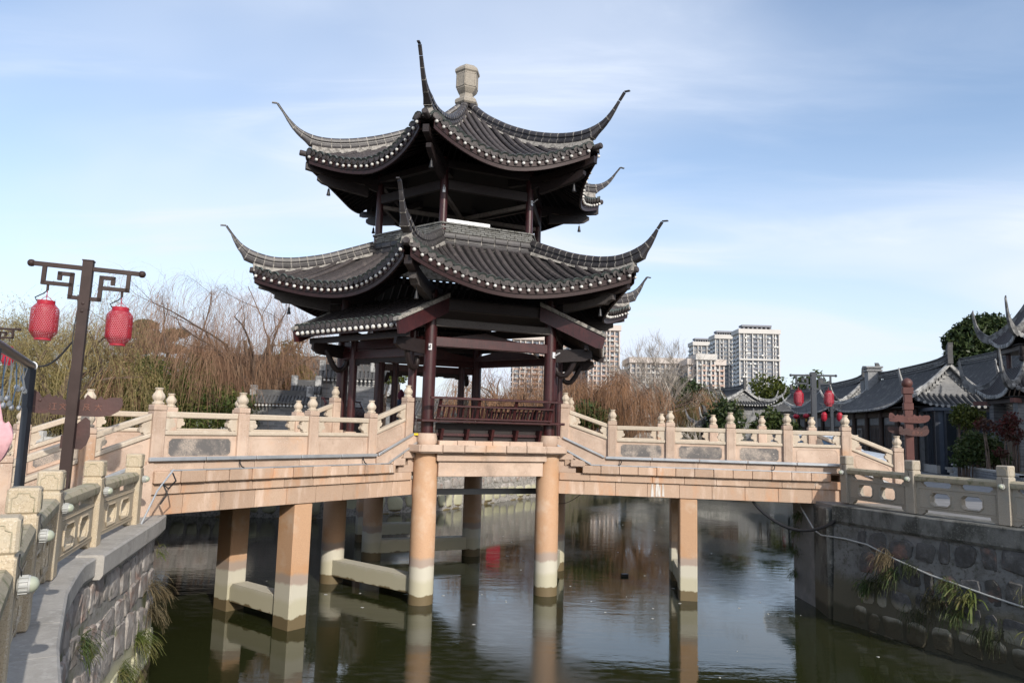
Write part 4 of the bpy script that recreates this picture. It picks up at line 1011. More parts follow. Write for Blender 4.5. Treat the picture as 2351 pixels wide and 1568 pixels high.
fence('stone_railing', 'shaded granite bank railing with mossy handrail on the right bank', PR, ZR, 1, M['mossrail'], M['greyfence'], 'flood lamps on the right railing',
      {0: 'pale round flood lamp on the right railing post touching the bridge', 1: 'pale round flood lamp on the middle right railing post', 2: 'pale round flood lamp on the right railing post nearest the frame edge'}, 'R')

# ------------------------------------------------------------------ lantern poles
def lattice(c, prof, nx, ny):
    """perforated sheet wrapped round a profile: diamond holes in a grid"""
    def P(i, j):
        t = j / ny; x = t * (len(prof) - 1); k = min(int(x), len(prof) - 2); f = x - k
        r = prof[k][0] + (prof[k + 1][0] - prof[k][0]) * f; z = prof[k][1] + (prof[k + 1][1] - prof[k][1]) * f
        a = 2 * pi * i / nx; return (c[0] + r * cos(a), c[1] + r * sin(a), c[2] + z)
    V = []; Q = []
    for j in range(ny):
        for i in range(nx):
            o = .5 * (j % 2); i0 = i + o
            co = [P(i0, j), P(i0 + 1, j), P(i0 + 1, j + 1), P(i0, j + 1)]
            mi = [P(i0 + .22, j + .20), P(i0 + .78, j + .20), P(i0 + .78, j + .80), P(i0 + .22, j + .80)]
            b = len(V); V += co + mi
            for k in range(4): Q += [(b + k, b + (k + 1) % 4, b + 4 + k), (b + (k + 1) % 4, b + 4 + (k + 1) % 4, b + 4 + k)]
    return V, Q
LPROF = [(.098, 0), (.156, -.07), (.16, -.12), (.16, -.36), (.156, -.38), (.093, -.46)]
def even_prof(P, n):
    L = [0]
    for a, b in zip(P, P[1:]): L.append(L[-1] + hypot(b[0] - a[0], b[1] - a[1]))
    o = []; k = 0
    for i in range(n + 1):
        s_ = L[-1] * i / n
        while k < len(L) - 2 and L[k + 1] < s_: k += 1
        f = (s_ - L[k]) / (L[k + 1] - L[k]); o.append((P[k][0] + (P[k + 1][0] - P[k][0]) * f, P[k][1] + (P[k + 1][1] - P[k][1]) * f))
    return o
def lantern(c, label, group, fine=True, k=.88):
    c = Vector(c); l = thing('red_lantern', label, 'lantern', c, group); LP = [(r * k, z * k) for r, z in LPROF]
    if fine:
        V, Q = lattice(c, even_prof(LP, 22), 38, 22); raw('shade', V, Q, M['red'], l)
    else: put('shade', MB().lathe(c, LP, 16), M['red'], l)
    put('top_ring', MB().lathe(c, [(.085 * k, -.005), (.102 * k, -.01), (.102 * k, .03), (.085 * k, .03)], 24), M['red'], l)
    put('bottom_ring', MB().lathe(c + ZUP * -.48 * k, [(.07 * k, 0), (.096 * k, 0), (.096 * k, .022), (.07 * k, .022)], 24), M['red'], l)
    if fine:
        put('inner_tube', MB().lathe(c + ZUP * -.45 * k, [(.085 * k, 0), (.108 * k, .05 * k), (.108 * k, .37 * k), (.085 * k, .43 * k)], 20), M['redin'], l)
        q = MB()
        for i in range(4): q.tube([c + ZUP * (.03 + i * .03), c + ZUP * (.03 + i * .03 + .022)], .006, 5)
        q.tube([c + ZUP * .025 + Vector((-.08, 0, 0)), c + ZUP * .09, c + ZUP * .025 + Vector((.08, 0, 0))], .004, 4)
        put('chain', q, M['red'], l, kind='stuff')
        put('wire', MB().tube([c + Vector((-.07, -.06, .02)), c + Vector((-.10, -.05, .06)), c + Vector((-.03, -.02, .11)), c + Vector((0, 0, .15))], .007, 5), M['cable'], l)
    return l
def lantern_pole(base, ang, height, mt, label, group, labs, lgroup, sz=.13, fine=True, tilt=0.0, lean=0.0, K=.88):
    base = Vector(base); root = thing('lantern_pole', label, 'lantern pole', base, group)
    u = Vector((cos(ang), sin(ang), 0)); v = Vector((-u.y, u.x, 0)); top = base + ZUP * height + u * lean
    q = MB(); hw = sz / 2
    q.sweep([(-hw, -hw), (hw, -hw), (hw, hw), (-hw, hw)], [(base, u, v, 1.1), (base + (top - base) * .83, u, v, 1.02)]); put('post', q, mt, root)
    put('post_head', MB().sweep([(-hw, -hw), (hw, -hw), (hw, hw), (-hw, hw)], [(base + (top - base) * .8305, u, v, 1.06), (top, u, v, 1.06), (top, u, v, 1.2), (top + ZUP * .012, u, v, 1.2)]), mt, root)
    uz = (u - ZUP * tilt).normalized(); up = (ZUP + u * tilt).normalized()
    zc_ = top - up * .085; s2 = .024
    def seg(nm, x0, d0, x1, d1, r=s2):
        x0, d0, x1, d1 = x0 * K, d0 * K, x1 * K, d1 * K; r = r * K; a, b = zc_ + uz * x0 - up * d0, zc_ + uz * x1 - up * d1; dr = (b - a).normalized()
        a = a - dr * r * .98; b = b + dr * r * .98; w_ = v; h_ = dr.cross(v)
        return MB().fbox(a - w_ * r - h_ * r, b - a, w_ * 2 * r, h_ * 2 * r)
    for sd_ in (-1, 1):
        put('cross_bar', seg('', sd_ * (hw + .03), 0, sd_ * .60, 0, .027), mt, root)
        put('ball', MB().lathe(zc_ + uz * (sd_ * .645 * K) - ZUP * .042, [(.001, 0), (.024, .006), (.038, .024), (.042, .042), (.038, .06), (.024, .078), (.001, .084)], 14), mt, root, smooth=60)
        sc_ = MB()
        for (a0, a1, b0, b1) in ((.49, .03, .49, .24), (.49, .24, .17, .24), (.17, .10, .17, .40), (.17, .40, hw + .02, .40), (.17, .10, .31, .10), (.31, .10, .31, .165)):
            p = seg('', sd_ * a0, a1, sd_ * b0, b1); sc_.add(p.v, p.f)
        put('fret_scroll', sc_, mt, root, kind='stuff')
        hp = zc_ + uz * (sd_ * .43 * K) - up * .26 * K
        put('hanger', MB().tube([hp, hp - ZUP * .07], .014, 8), mt, root)
        lantern(hp - ZUP * .22, labs[0 if sd_ < 0 else 1], lgroup, fine)
    if fine:
        for z_ in (.50, .59):
            put('bolt', MB().lathe(top - up * z_ - v * (hw * 1.06), [(.017, 0), (.017, .008), (.008, .012)], 8, -v), mt, root)
    return root, u, v, top
POLE = Vector((-5.0, 8.22, ZL - .02))
pole, pu, pv, ptop = lantern_pole(POLE, radians(20), 3.36, M['bronze'], 'tall brown steel lantern pole with fret scroll arms beside the left bridge stairs', None,
    ('red perforated lantern on the left arm of the brown pole', 'red perforated lantern on the right arm of the brown pole'), 'red lanterns on the poles', .10, True, .02, .04)
# dragon boat sign boards
def dragon_board(root, o, u, v, L, H, mt, flip=1, nm='sign_board', chars=()):
    P = [(-.48, .22), (-.50, .05), (-.49, -.03), (-.40, -.045), (-.49, -.06), (-.485, -.14), (-.38, -.17), (-.30, -.17), (-.26, -.145), (-.22, -.18), (-.05, -.2), (.25, -.21), (.38, -.18), (.46, -.10), (.50, .02), (.49, .12), (.47, .15), (.36, .15), (.30, .10), (.26, .17), (.22, .10), (.16, .13), (.12, .19), (.09, .10),
         (.0, .09), (-.13, .09), (-.15, .17), (-.18, .11), (-.21, .16), (-.24, .12), (-.28, .18), (-.31, .14), (-.34, .10), (-.38, .20), (-.44, .25)]
    P = [(x * L * flip, y * H) for x, y in P]
    b = put(nm, MB().prism(P, o - v * .008, u, ZUP, v * .016), mt, root)
    q = MB()
    for (cx_, st) in chars:
        for (x0, y0, x1, y1) in st:
            p0 = o + u * (cx_ + x0 * .07) + ZUP * (y0 * .07 - .03) - v * .011; p1 = o + u * (cx_ + x1 * .07) + ZUP * (y1 * .07 - .03) - v * .011
            q.tube([p0, p1], .0035, 4)
    if chars: put('lettering', q, M['scratch'], b, kind='stuff')
    e = o + u * (-.36 * L * flip) + ZUP * (.06 * H)
    put('eye', MB().lathe(e - v * .008, [(.018, 0), (.016, .008), (.006, .012)], 10, -v), mt, b)
    return b
M['scratch'] = mat('worn_lettering', (.24, .12, .09), .7)
DA = [(-.5, .3, .5, .3), (0, .6, -.05, .2), (-.05, .2, -.5, -.5), (0, .25, .5, -.5)]
SHUI = [(0, .6, 0, -.5), (-.5, .3, -.12, .25), (-.12, .25, -.5, -.4), (.45, .5, .1, .15), (.1, .15, .55, -.45)]
WEN = [(0, .65, 0, .45), (-.5, .35, .5, .35), (.3, .3, -.45, -.5), (-.3, .3, .45, -.5)]
JI = [(-.4, .5, .3, .5), (.3, .5, 0, .1), (0, .1, .4, .05), (-.3, .4, -.5, -.5), (.35, .05, -.2, -.5), (-.25, .15, .5, -.5)]
LV = [(-.5, .5, -.35, .4), (-.5, .15, -.35, .05), (-.5, -.5, -.3, -.1), (-.1, .5, .5, .5), (.2, .5, .2, -.45), (-.15, -.45, .55, -.45)]
bo = POLE + ZUP * 1.70 + pv * .12 + pu * .02
dragon_board(pole, bo, pu, pv, .98, .64, M['rustdark'], 1, chars=[(-.22, LV), (-.12, WEN), (.12, JI), (.24, DA)])
put('board_bracket', MB().fbox(POLE + ZUP * 1.62 - pu * .03 + pv * .06, pu * .06, pv * .06, ZUP * .2), M['rustdark'], pole)
put('sign_fin', MB().prism([(-.11, -.02), (.12, .20), (.17, .16), (.18, -.02), (.15, -.12), (.10, -.17), (-.11, -.16)], POLE + ZUP * 1.36 + pv * .10 + pu * .02, pu, ZUP, pv * .016), M['rustdark'], pole)
put('wire', MB().tube([ptop - pu * .075 - ZUP * (.4 + i * .17) + pu * (.012 * sin(i * 1.7)) - pv * .01 for i in range(9)], .007, 5), M['cable'], pole)
p17 = at(40, 751, 17)
lantern_pole((p17.x - .70, 17.2, ZL - .02), radians(8), p17.z - ZL + .08, M['bronze'], 'brown lantern pole at the left frame edge with only one arm end showing', None,
    ('red lantern under the far pole at the left frame edge, left arm', 'red lantern under the far pole at the left frame edge, right arm'), None, .13, False)
r1 = at(1870, 1000, 21.3)
lantern_pole((r1.x, 21.3, ZR - .02), radians(-6), 5.70 - ZR, M['navy'], 'dark steel lantern pole with fret arms on the right street, nearest of its row', 'lantern poles along the street',
    ('large red lantern on the left arm of the dark street pole', 'large red lantern on the right arm of the dark street pole'), 'red lanterns on the street poles', .13, True, -.005, K=1.0)
r2 = at(1911, 1000, 37)
lantern_pole((r2.x, 37, ZR - .02), radians(-8), 5.55 - ZR, M['navy'], 'smaller dark lantern pole further along the street of tiled houses', 'lantern poles along the street',
    ('small red lantern on the left arm of the second street pole', 'small red lantern on the right arm of the second street pole'), 'red lanterns on the street poles', .13, False)
r3 = at(1808, 1000, 58)
lantern_pole((r3.x, 58, ZR - .02), radians(-8), 5.3 - ZR, M['navy'], 'farthest dark lantern pole in front of the grey gable wall', 'lantern poles along the street',
    ('tiny red lantern on the left arm of the farthest street pole', 'tiny red lantern on the right arm of the farthest street pole'), 'red lanterns on the street poles', .13, False)

# ------------------------------------------------------------------ red sign post with a ball top
tp = at(2087, 1000, 17); TB = Vector((tp.x, 17.0, ZR - .02))
tot = thing('sign_post', 'rust red square sign post with ball top and dragon boat boards on the right bank', 'sign post', TB)
ang = radians(-20); u = Vector((cos(ang), sin(ang), 0)); v = Vector((-u.y, u.x, 0)); hw = .086
q = MB()
def secs(z0, z1, s_): q.bbox(TB - u * hw * s_ - v * hw * s_ + ZUP * z0, u * 2 * hw * s_, v * 2 * hw * s_, ZUP * (z1 - z0), .01)
secs(0, 2.13, 1.0); secs(2.13, 2.29, 1.22); secs(2.29, 2.50, 1.0); secs(2.50, 2.66, 1.3)
put('post', q, M['rust'], tot)
put('ball', MB().lathe(TB + ZUP * 2.645, [(.03, 0), (.085, .025), (.115, .075), (.12, .12), (.107, .17), (.072, .212), (.026, .235), (.002, .238)], 20), M['rust'], tot, smooth=60)
b1 = dragon_board(tot, TB + ZUP * 1.93 - v * .12, u, v, .86, .52, M['rust'], 1, chars=[(-.02, WEN), (.08, LV), (.18, JI), (.28, DA)])
a2 = radians(15); u2 = Vector((cos(a2), sin(a2), 0)); v2 = Vector((-u2.y, u2.x, 0))
dragon_board(tot, TB + ZUP * 1.62 - v2 * .15, u2, v2, .86, .48, M['rustdark'], 1, chars=[(-.02, JI), (.1, WEN), (.2, SHUI)])
dragon_board(tot, TB + ZUP * 1.66 + v * .12, u, v, .86, .46, M['rustdark'], -1)

# ------------------------------------------------------------------ dark rack with hanging strings at the left edge
ra = Vector((-5.34, 8.0, 0)); rb = Vector((-2.70, 3.2, 0)); ru = (rb - ra).normalized(); rv = Vector((-ru.y, ru.x, 0))
rack = thing('hanging_rack', 'dark blue steel rack hung with strings and trinkets at the left edge', 'rack', (ra.x, ra.y, ZL - .02))
def sq(a, b, r): return MB().sweep([(-r, -r), (r, -r), (r, r), (-r, r)], [(a, *fr_(a, b), 1), (b, *fr_(a, b), 1)])
def fr_(a, b):
    d = (b - a).normalized(); x = d.cross(ZUP) if abs(d.z) < .9 else d.cross(Vector((0, 1, 0))); x.normalize(); return x, x.cross(d)
put('top_rail', MB().tube([ra + ZUP * 4.37 - ru * .04, rb + ZUP * 4.37], .042, 12), M['navy'], rack)
put('rail_end', MB().lathe(ra + ZUP * 4.37 - ru * .10, [(.02, 0), (.046, .01), (.052, .03), (.052, .06), (.043, .075)], 14, ru), M['cable'], rack)
put('end_label', MB().lathe(ra + ZUP * 4.37 - ru * .028, [(.0525, 0), (.0535, .004), (.0535, .03), (.0525, .034)], 14, ru), M['whiteplastic'], rack)
for s_ in (.06, 2.95, 4.95):
    b = ra + ru * s_; put('post', sq(b + ZUP * (ZL - .02), b + ZUP * 4.33, .036), M['navy'], rack)
put('low_rail', sq(ra + ru * 3.0 + ZUP * 3.62, rb + ZUP * 3.62, .03), M['navy'], rack)
put('side_bar', sq(ra + ru * .22 + ZUP * 3.9, ra + ru * .22 + ZUP * 4.33, .03), M['navy'], rack)
M['string'] = mat('faded_string', (.42, .42, .40), .8); M['bluestring'] = mat('blue_string', (.10, .19, .30), .7); M['tin'] = mat('tin_charm', (.5, .5, .5), .3, metal=.7)
R = random.Random(4)
for i in range(16):
    s_ = .45 + i * .2; c = ra + ru * s_ + ZUP * 4.315; L = R.uniform(.16, .42); mt = M['bluestring'] if i % 4 == 1 else M['string']
    st = put('string', MB().tube([c, c - ZUP * L * .5 + rv * R.uniform(-.03, .03), c - ZUP * L + ru * R.uniform(-.04, .04)], .006, 4), mt, rack)
    put('charm', MB().lathe(c - ZUP * (L + .05), [(.003, 0), (.018, .01), (.022, .03), (.012, .055)], 8), M['tin'] if i % 3 else M['string'], st)
pc = ptop - pu * .09 - ZUP * .95
cb = put('cable', MB().tube([ra + ZUP * 4.37 - ru * .06 + (pc - ra - ZUP * 4.37 + ru * .06) * (i / 10) - ZUP * (.10 * sin(pi * i / 10)) for i in range(11)], .012, 6), M['cable'], org=ra + ZUP * 4.3)
props(cb, 'black cable strung from the rack end to the brown lantern pole', 'cable')
M['pinkcloth'] = mat('pink_cloth', (.62, .36, .38), .8, [(6, (.5, .26, .29), .45, .7)], (9, .6))
bgp = at(0, 1010, 4.9); q = MB()
rings = []
for i in range(13):
    t = i / 12; r = .015 + .062 * sin(pi * min(1, t * .92 + .08)) ** .8; z = .12 - .26 * t
    rings.append([bgp + Vector((cos(a) * r * (1 + .12 * sin(3 * a + t * 5)), sin(a) * r * .8 * (1 + .1 * cos(5 * a)), z + .008 * sin(4 * a))) for a in [2 * pi * k / 18 for k in range(18)]])
q.grid([r + [r[0]] for r in rings]); q.f += [tuple(len(q.v) - 19 + k for k in range(18))]
bag = thing('cloth_bag', 'pink cloth bag hanging from the rack at the left frame edge', 'bag', bgp)
put('bag_body', q, M['pinkcloth'], bag, smooth=60)
rp = ra + ru * ((rb - ra).length * (8.0 - bgp.y) / 4.8) + ZUP * 4.34
put('strap', MB().tube([bgp + ZUP * .11, (bgp + rp) / 2 + rv * .03, rp], .010, 6), M['pinkcloth'], bag)

# ------------------------------------------------------------------ pipes and cables
q = MB().tube([(-5.28, 10.62, ZL + .02), (-5.22, 10.9, 2.75), (-5.14, 11.2, 3.05)], .014, 8)
props(put('conduit', q, M['alu'], org=(-5.28, 10.62, ZL)), 'thin grey conduit leaning between the left railing and the bridge', 'pipe')
q = MB().tube([(-5.1, 11.1, 3.0), (-5.0, 11.0, 2.9), (-5.08, 10.95, 2.78), (-5.2, 11.0, 2.86), (-5.12, 11.02, 2.70), (-5.2, 10.98, 2.55)], .013, 6)
props(put('cable', q, M['cable'], org=(-5.1, 11.1, 2.8)), 'loop of black cable hanging at the left bridge end', 'cable')
def wallpt(s, z, off=.1):
    p, u_ = poly_at(RW, s); o = Vector((u_.y, -u_.x, 0)); return p + o * (off + .14 * (1 - (z + .5) / 2.5)) + ZUP * z
pts = [Vector((6.83, 17.2, 2.26)), Vector((6.81, 16.7, 2.0)), Vector((6.78, 16.2, 1.76)), Vector((6.80, 15.9, 1.70)), Vector((7.10, 15.45, 1.70)), Vector((7.30, 14.9, 1.67)), Vector((7.52, 14.2, 1.50)), Vector((7.80, 13.6, 1.35)), Vector((8.26, 12.7, 1.20)), Vector((8.52, 12.25, 1.13)), Vector((9.55, 10.3, .9))]
props(put('hose', MB().tube(pts, .017, 8), M['lampbody'], org=wallpt(1.5, 1.3)), 'pale hose running slantwise down the dark right wall', 'hose')
p0, p1 = BR(7.35, 1.25, 2.28), Vector((7.02, 15.6, 2.08))
props(put('cable', MB().tube([p0 + (p1 - p0) * (i / 14) - ZUP * .42 * sin(pi * (i / 14)) ** .8 for i in range(15)], .035, 8), M['cable'], org=p0), 'thick black cable sagging under the right bridge to the wall', 'cable')
p0, p1 = BR(3.4, .9, 2.28), corner(2, RC - .1, 1.8)
props(put('cable', MB().tube([p0 + (p1 - p0) * (i / 8) - ZUP * .12 * sin(pi * i / 8) for i in range(9)], .008, 5), M['cable'], org=p0), 'thin black wire slanting from the right bridge to a pavilion pier', 'cable')
# ------------------------------------------------------------------ vegetation
NR = np.random.default_rng(21)
def ribbons(starts, vel, length, nseg, width, grav=1.0, sway=.12, side_=None):
    """hanging or arching twigs as thin strips: start points, first directions, lengths"""
    n = len(starts); P = np.zeros((n, nseg + 1, 3)); P[:, 0] = starts
    d = vel / np.linalg.norm(vel, axis=1, keepdims=True); st = (length / nseg)[:, None]
    ph = NR.normal(0, sway, (n, nseg, 3)); 
    for i in range(nseg):
        d = d + np.array([0, 0, -1.0]) * grav / nseg + ph[:, i]
        d /= np.linalg.norm(d, axis=1, keepdims=True); P[:, i + 1] = P[:, i] + d * st
    a = NR.uniform(0, 2 * pi, n); sv = np.stack([np.cos(a), np.sin(a) * .5, np.zeros(n)], 1)
    w_ = (width if hasattr(width, '__len__') else np.full(n, width))[:, None, None] * np.linspace(1, .45, nseg + 1)[None, :, None] * .5
    A = P - sv[:, None] * w_; B = P + sv[:, None] * w_
    V = np.stack([A, B], 2).reshape(-1, 3)
    base = (np.arange(n) * (nseg + 1) * 2)[:, None] + (np.arange(nseg) * 2)[None]
    Q = np.stack([base, base + 1, base + 3, base + 2], -1).reshape(-1, 4)
    return V, Q
def leaves(C, size, asp=2.4, droop=.3):
    n = len(C); a = NR.normal(size=(n, 3)); a[:, 2] -= droop; a /= np.linalg.norm(a, axis=1, keepdims=True)
    b = np.cross(a, NR.normal(size=(n, 3))); b /= np.linalg.norm(b, axis=1, keepdims=True) + 1e-9
    s = (size * NR.uniform(.6, 1.3, n))[:, None]; L = a * s; Wd = b * s / asp
    c = np.cross(a, b) * s * .12
    V = np.stack([C - L, C + Wd + c, C + L, C - Wd + c], 1).reshape(-1, 3); k = np.arange(n)[:, None] * 4
    return V, k + np.arange(4)[None]
def foliage_mat(name, c1, c2, c3, rough=.6, tr=.25):
    return mat(name, c1, rough, [(1.6, c2, .42, .62, 4), (7, c3, .5, .72, 3)], spec=.25, trans=tr)
M['w_brown'] = foliage_mat('brown_willow_twigs', (.27, .155, .095), (.33, .21, .13), (.20, .12, .075))
M['w_red'] = foliage_mat('russet_willow_twigs', (.27, .14, .07), (.225, .13, .08), (.32, .19, .095))
M['w_yellow'] = foliage_mat('yellow_willow_leaves', (.30, .235, .10), (.215, .19, .08), (.36, .29, .15))
M['w_green'] = foliage_mat('olive_willow_leaves', (.145, .135, .05), (.10, .105, .04), (.20, .165, .07))
M['twig'] = foliage_mat('grey_brown_twigs', (.19, .135, .10), (.13, .09, .07), (.25, .19, .145), .8, .05)
M['paletwig'] = foliage_mat('pale_poplar_twigs', (.30, .26, .22), (.22, .19, .16), (.37, .32, .27), .8, .05)
M['bark'] = mat('grey_brown_bark', (.12, .085, .065), .9, [(6, (.07, .05, .04), .45, .65, 6), (2, (.17, .125, .095), .5, .7)], (25, .6))
M['palebark'] = mat('pale_bark', (.34, .30, .255), .85, [(5, (.22, .19, .16), .45, .65, 6)], (25, .4))
M['bamboo'] = foliage_mat('bamboo_leaves', (.055, .090, .022), (.11, .135, .034), (.22, .20, .055))
M['bamboo2'] = foliage_mat('yellowing_bamboo_leaves', (.16, .17, .04), (.26, .20, .045), (.09, .11, .03))
M['evergreen'] = foliage_mat('dark_evergreen_leaves', (.028, .048, .018), (.045, .065, .022), (.075, .085, .03), .45, .15)
M['shrub'] = foliage_mat('shrub_leaves', (.04, .065, .02), (.065, .085, .025), (.10, .11, .03), .5, .2)
M['yshrub'] = foliage_mat('yellow_green_leaves', (.08, .10, .018), (.05, .065, .015), (.15, .145, .025), .5, .25)
M['redleaf'] = foliage_mat('red_shrub_leaves', (.09, .018, .016), (.06, .022, .015), (.06, .05, .022), .5, .25)
M['pine'] = foliage_mat('cedar_needles', (.06, .075, .035), (.09, .10, .05), (.045, .06, .03), .7, .1)
M['grass'] = foliage_mat('bank_grass', (.10, .13, .03), (.17, .15, .06), (.07, .10, .025), .6, .3)
M['fern'] = foliage_mat('fern_fronds', (.045, .075, .02), (.08, .10, .03), (.12, .10, .05), .6, .2)
M['darkfern'] = foliage_mat('dark_fern_fronds', (.03, .042, .014), (.055, .05, .022), (.02, .028, .01), .7, .15)
M['drygrass'] = foliage_mat('dry_grass', (.16, .12, .065), (.10, .085, .05), (.22, .17, .10), .8, .2)
def limbs(base, h, spread, nl, r0, up=.55, levels=2, R=None, lean=(0, 0), fork=.25):
    """trunk and branching limbs; returns tube list and the outer branch points"""
    tubes = []; tips = []
    top = Vector(base) + Vector((lean[0], lean[1], h * fork)); 
    tubes.append(([Vector(base) - ZUP * .3, Vector(base).lerp(top, .5) + Vector((R.uniform(-.1, .1), 0, 0)) * h * .1, top], [r0 * 1.5, r0 * 1.2, r0]))
    def grow(p, d, L, r, lv):
        pts = [p]; rr = [r]; n_ = 5
        for i in range(n_):
            d = (d + Vector((R.gauss(0, .14), R.gauss(0, .14), R.gauss(.03, .10)))).normalized(); p = p + d * (L / n_); pts.append(p); rr.append(r * (1 - .6 * (i + 1) / n_))
            if i >= 1: tips.append((p.copy(), d.copy(), lv))
            if lv < levels and i >= 1 and R.random() < .75:
                dd = (d + Vector((R.gauss(0, .7), R.gauss(0, .7), R.gauss(.1, .4)))).normalized(); grow(p, dd, L * R.uniform(.45, .65), rr[-1] * .6, lv + 1)
        tubes.append((pts, rr))
    for i in range(nl):
        a = 2 * pi * (i + R.uniform(-.25, .25)) / nl; s_ = spread * R.uniform(.6, 1.15)
        d = Vector((cos(a) * s_, sin(a) * s_, h * up)).normalized(); grow(top - ZUP * h * fork * R.uniform(0, .3), d, hypot(s_, h * up) * R.uniform(.8, 1.05), r0 * R.uniform(.55, .8), 0)
    return tubes, tips
def tree(nm, label, base, h, spread, r0, barkm, twigm, kind='willow', n=2200, nl=6, seed=1, group=None, wd=.022, hang=None, upf=.55, lean=(0, 0), fork=.25, leafn=0, leafs=.05):
    R = random.Random(seed); base = Vector(base)
    root = thing(nm, label, 'tree', base, group)
    tubes, tips = limbs(base, h, spread, nl, r0, upf, 2, R, lean, fork)
    T = np.array([t[0] for t in tips]); D = np.array([t[1] for t in tips]); k = NR.integers(0, len(T), n)
    S_ = T[k] + NR.normal(0, spread * .055, (n, 3))
    VV = []; QQ = []; o = 0
    def addr(v, q_):
        nonlocal o
        VV.append(v); QQ.append(q_ + o); o += len(v)
    if kind in ('willow', 'weep'):
        m = int(n * (.62 if kind == 'willow' else .9))
        vel = D[k] * .7 + NR.normal(0, .45, (n, 3)); vel[:, 2] = np.abs(vel[:, 2]) * .5 + .1
        Lh = (hang or h * .45) * NR.uniform(.35, 1.1, n); Lh = np.minimum(Lh, np.maximum(.4, S_[:, 2] - base.z - .1 + NR.uniform(-.3, .6, n)))
        addr(*ribbons(S_[:m], vel[:m], Lh[:m], 9, wd * NR.uniform(.6, 1.3, m), 5.0, .10))
        u_ = NR.normal(0, .55, (n - m, 3)) + D[k[m:]] * .8; u_[:, 2] = np.abs(u_[:, 2]) + .35
        addr(*ribbons(S_[m:], u_, h * .22 * NR.uniform(.5, 1.3, n - m), 6, wd * .8 * NR.uniform(.6, 1.2, n - m), 1.3, .14))
    else:
        u_ = NR.normal(0, .5, (n, 3)) + D[k] * .9; u_[:, 2] = np.abs(u_[:, 2]) + (.5 if kind == 'poplar' else .1)
        addr(*ribbons(S_, u_, h * .14 * NR.uniform(.4, 1.3, n), 4, wd * NR.uniform(.6, 1.2, n), -.5 if kind == 'poplar' else .2, .2))
    V = np.concatenate(VV); b_ = np.array(base); k_ = h / (np.percentile(V[:, 2], 99.7) - base.z)
    V = b_ + (V - b_) * np.array([.5 + .5 * k_, .5 + .5 * k_, k_])
    q = MB()
    for i, (p, r) in enumerate(tubes):
        q.tube([base + Vector(((x - base).x * (.5 + .5 * k_), (x - base).y * (.5 + .5 * k_), (x - base).z * k_)) for x in p], r, 6 if i < nl + 1 else 4, False)
    put('trunk', q, barkm, root, fix=False, smooth=60)
    raw('crown', V, np.concatenate(QQ), twigm, root)
    if leafn:
        C = V[NR.integers(0, len(V), leafn)] + NR.normal(0, .05, (leafn, 3)); LV_, LQ = leaves(C, leafs, 4.0, 1.0); raw('leaves', LV_, LQ, twigm, root)
    return root
def clump(nm, label, blobs, lm, leaf=.12, dens=260, asp=2.4, stem=True, seed=1, group=None, cat='shrub', droop=.3, base=None):
    """leaf clumps filling uneven blobs (centre, rx, ry, rz)"""
    b0 = Vector(base or (blobs[0][0][0], blobs[0][0][1], blobs[0][0][2] - blobs[0][3]))
    root = thing(nm, label, cat, b0, group); C = []
    for (c, rx, ry, rz) in blobs:
        n = int(dens * rx * rz * 8); d = NR.normal(size=(n, 3)); d /= np.linalg.norm(d, axis=1, keepdims=True)
        r = NR.uniform(.25, 1.0, n) ** .45
        lump = 1 + .22 * np.sin(d[:, 0] * 5 + c[0] * 3) * np.sin(d[:, 2] * 6 + c[1]) + .15 * np.sin(d[:, 1] * 9 + 2 * d[:, 0] * 7)
        C.append(np.array(c) + d * (r * lump)[:, None] * np.array([rx, ry, rz]))
    V, Q = leaves(np.concatenate(C), leaf, asp, droop); raw('foliage', V, Q, lm, root)
    if stem:
        q = MB(); R = random.Random(seed)
        for (c, rx, ry, rz) in blobs:
            for j in range(3):
                p = Vector((c[0] + R.uniform(-.3, .3) * rx, c[1] + R.uniform(-.3, .3) * ry, b0.z - .1)); q.tube([p, p.lerp(Vector(c), .6) + Vector((R.uniform(-.1, .1), 0, 0)), Vector(c) + Vector((R.uniform(-.5, .5) * rx, 0, rz * .5))], [.03, .022, .008], 5, False)
        put('stems', q, M['bark'], root, fix=False)
    return root
def A(px, py, Y): return at(px, py, Y)
def base(px, Y, z=ZL - .05): p = at(px, 960, Y); return Vector((p.x, Y, z))
# left to right along the far left bank
tree('willow_tree', 'large willow with pale yellow leaves behind the left lantern pole', base(70, 27), 6.2, 3.2, .30, M['bark'], M['w_yellow'], 'willow', 4200, 8, 3, 'willows on the far bank', .016, 4.5, .62, leafn=30000, leafs=.05)
tree('willow_tree', 'brown willow standing behind the brown pole and its right lantern', base(205, 31), 6.2, 2.5, .25, M['bark'], M['w_brown'], 'willow', 4200, 7, 4, 'willows on the far bank', .016, 3.6)
tree('bare_tree', 'bare dark branched tree rising between the two red lanterns', base(245, 43), 8.2, 2.2, .26, M['bark'], M['twig'], 'bare', 1300, 5, 6, None, .028, upf=.75)
tree('willow_tree', 'brown leafless willow with a leaning trunk left of the bamboo, in front of the cedar', base(430, 33), 7.2, 3.3, .28, M['bark'], M['w_brown'], 'willow', 6500, 8, 7, 'willows on the far bank', .016, 3.0, .60)
tree('willow_tree', 'tallest brown willow with long russet strands left of the pavilion roof', base(585, 33), 8.2, 2.6, .30, M['bark'], M['w_brown'], 'willow', 7500, 8, 9, 'willows on the far bank', .016, 4.2, .80)
tree('willow_tree', 'russet willow with strands down to the tiled garden wall', base(612, 34.5), 6.4, 1.6, .24, M['bark'], M['w_red'], 'willow', 650, 6, 12, 'willows on the far bank', .018, 4.4, .75)
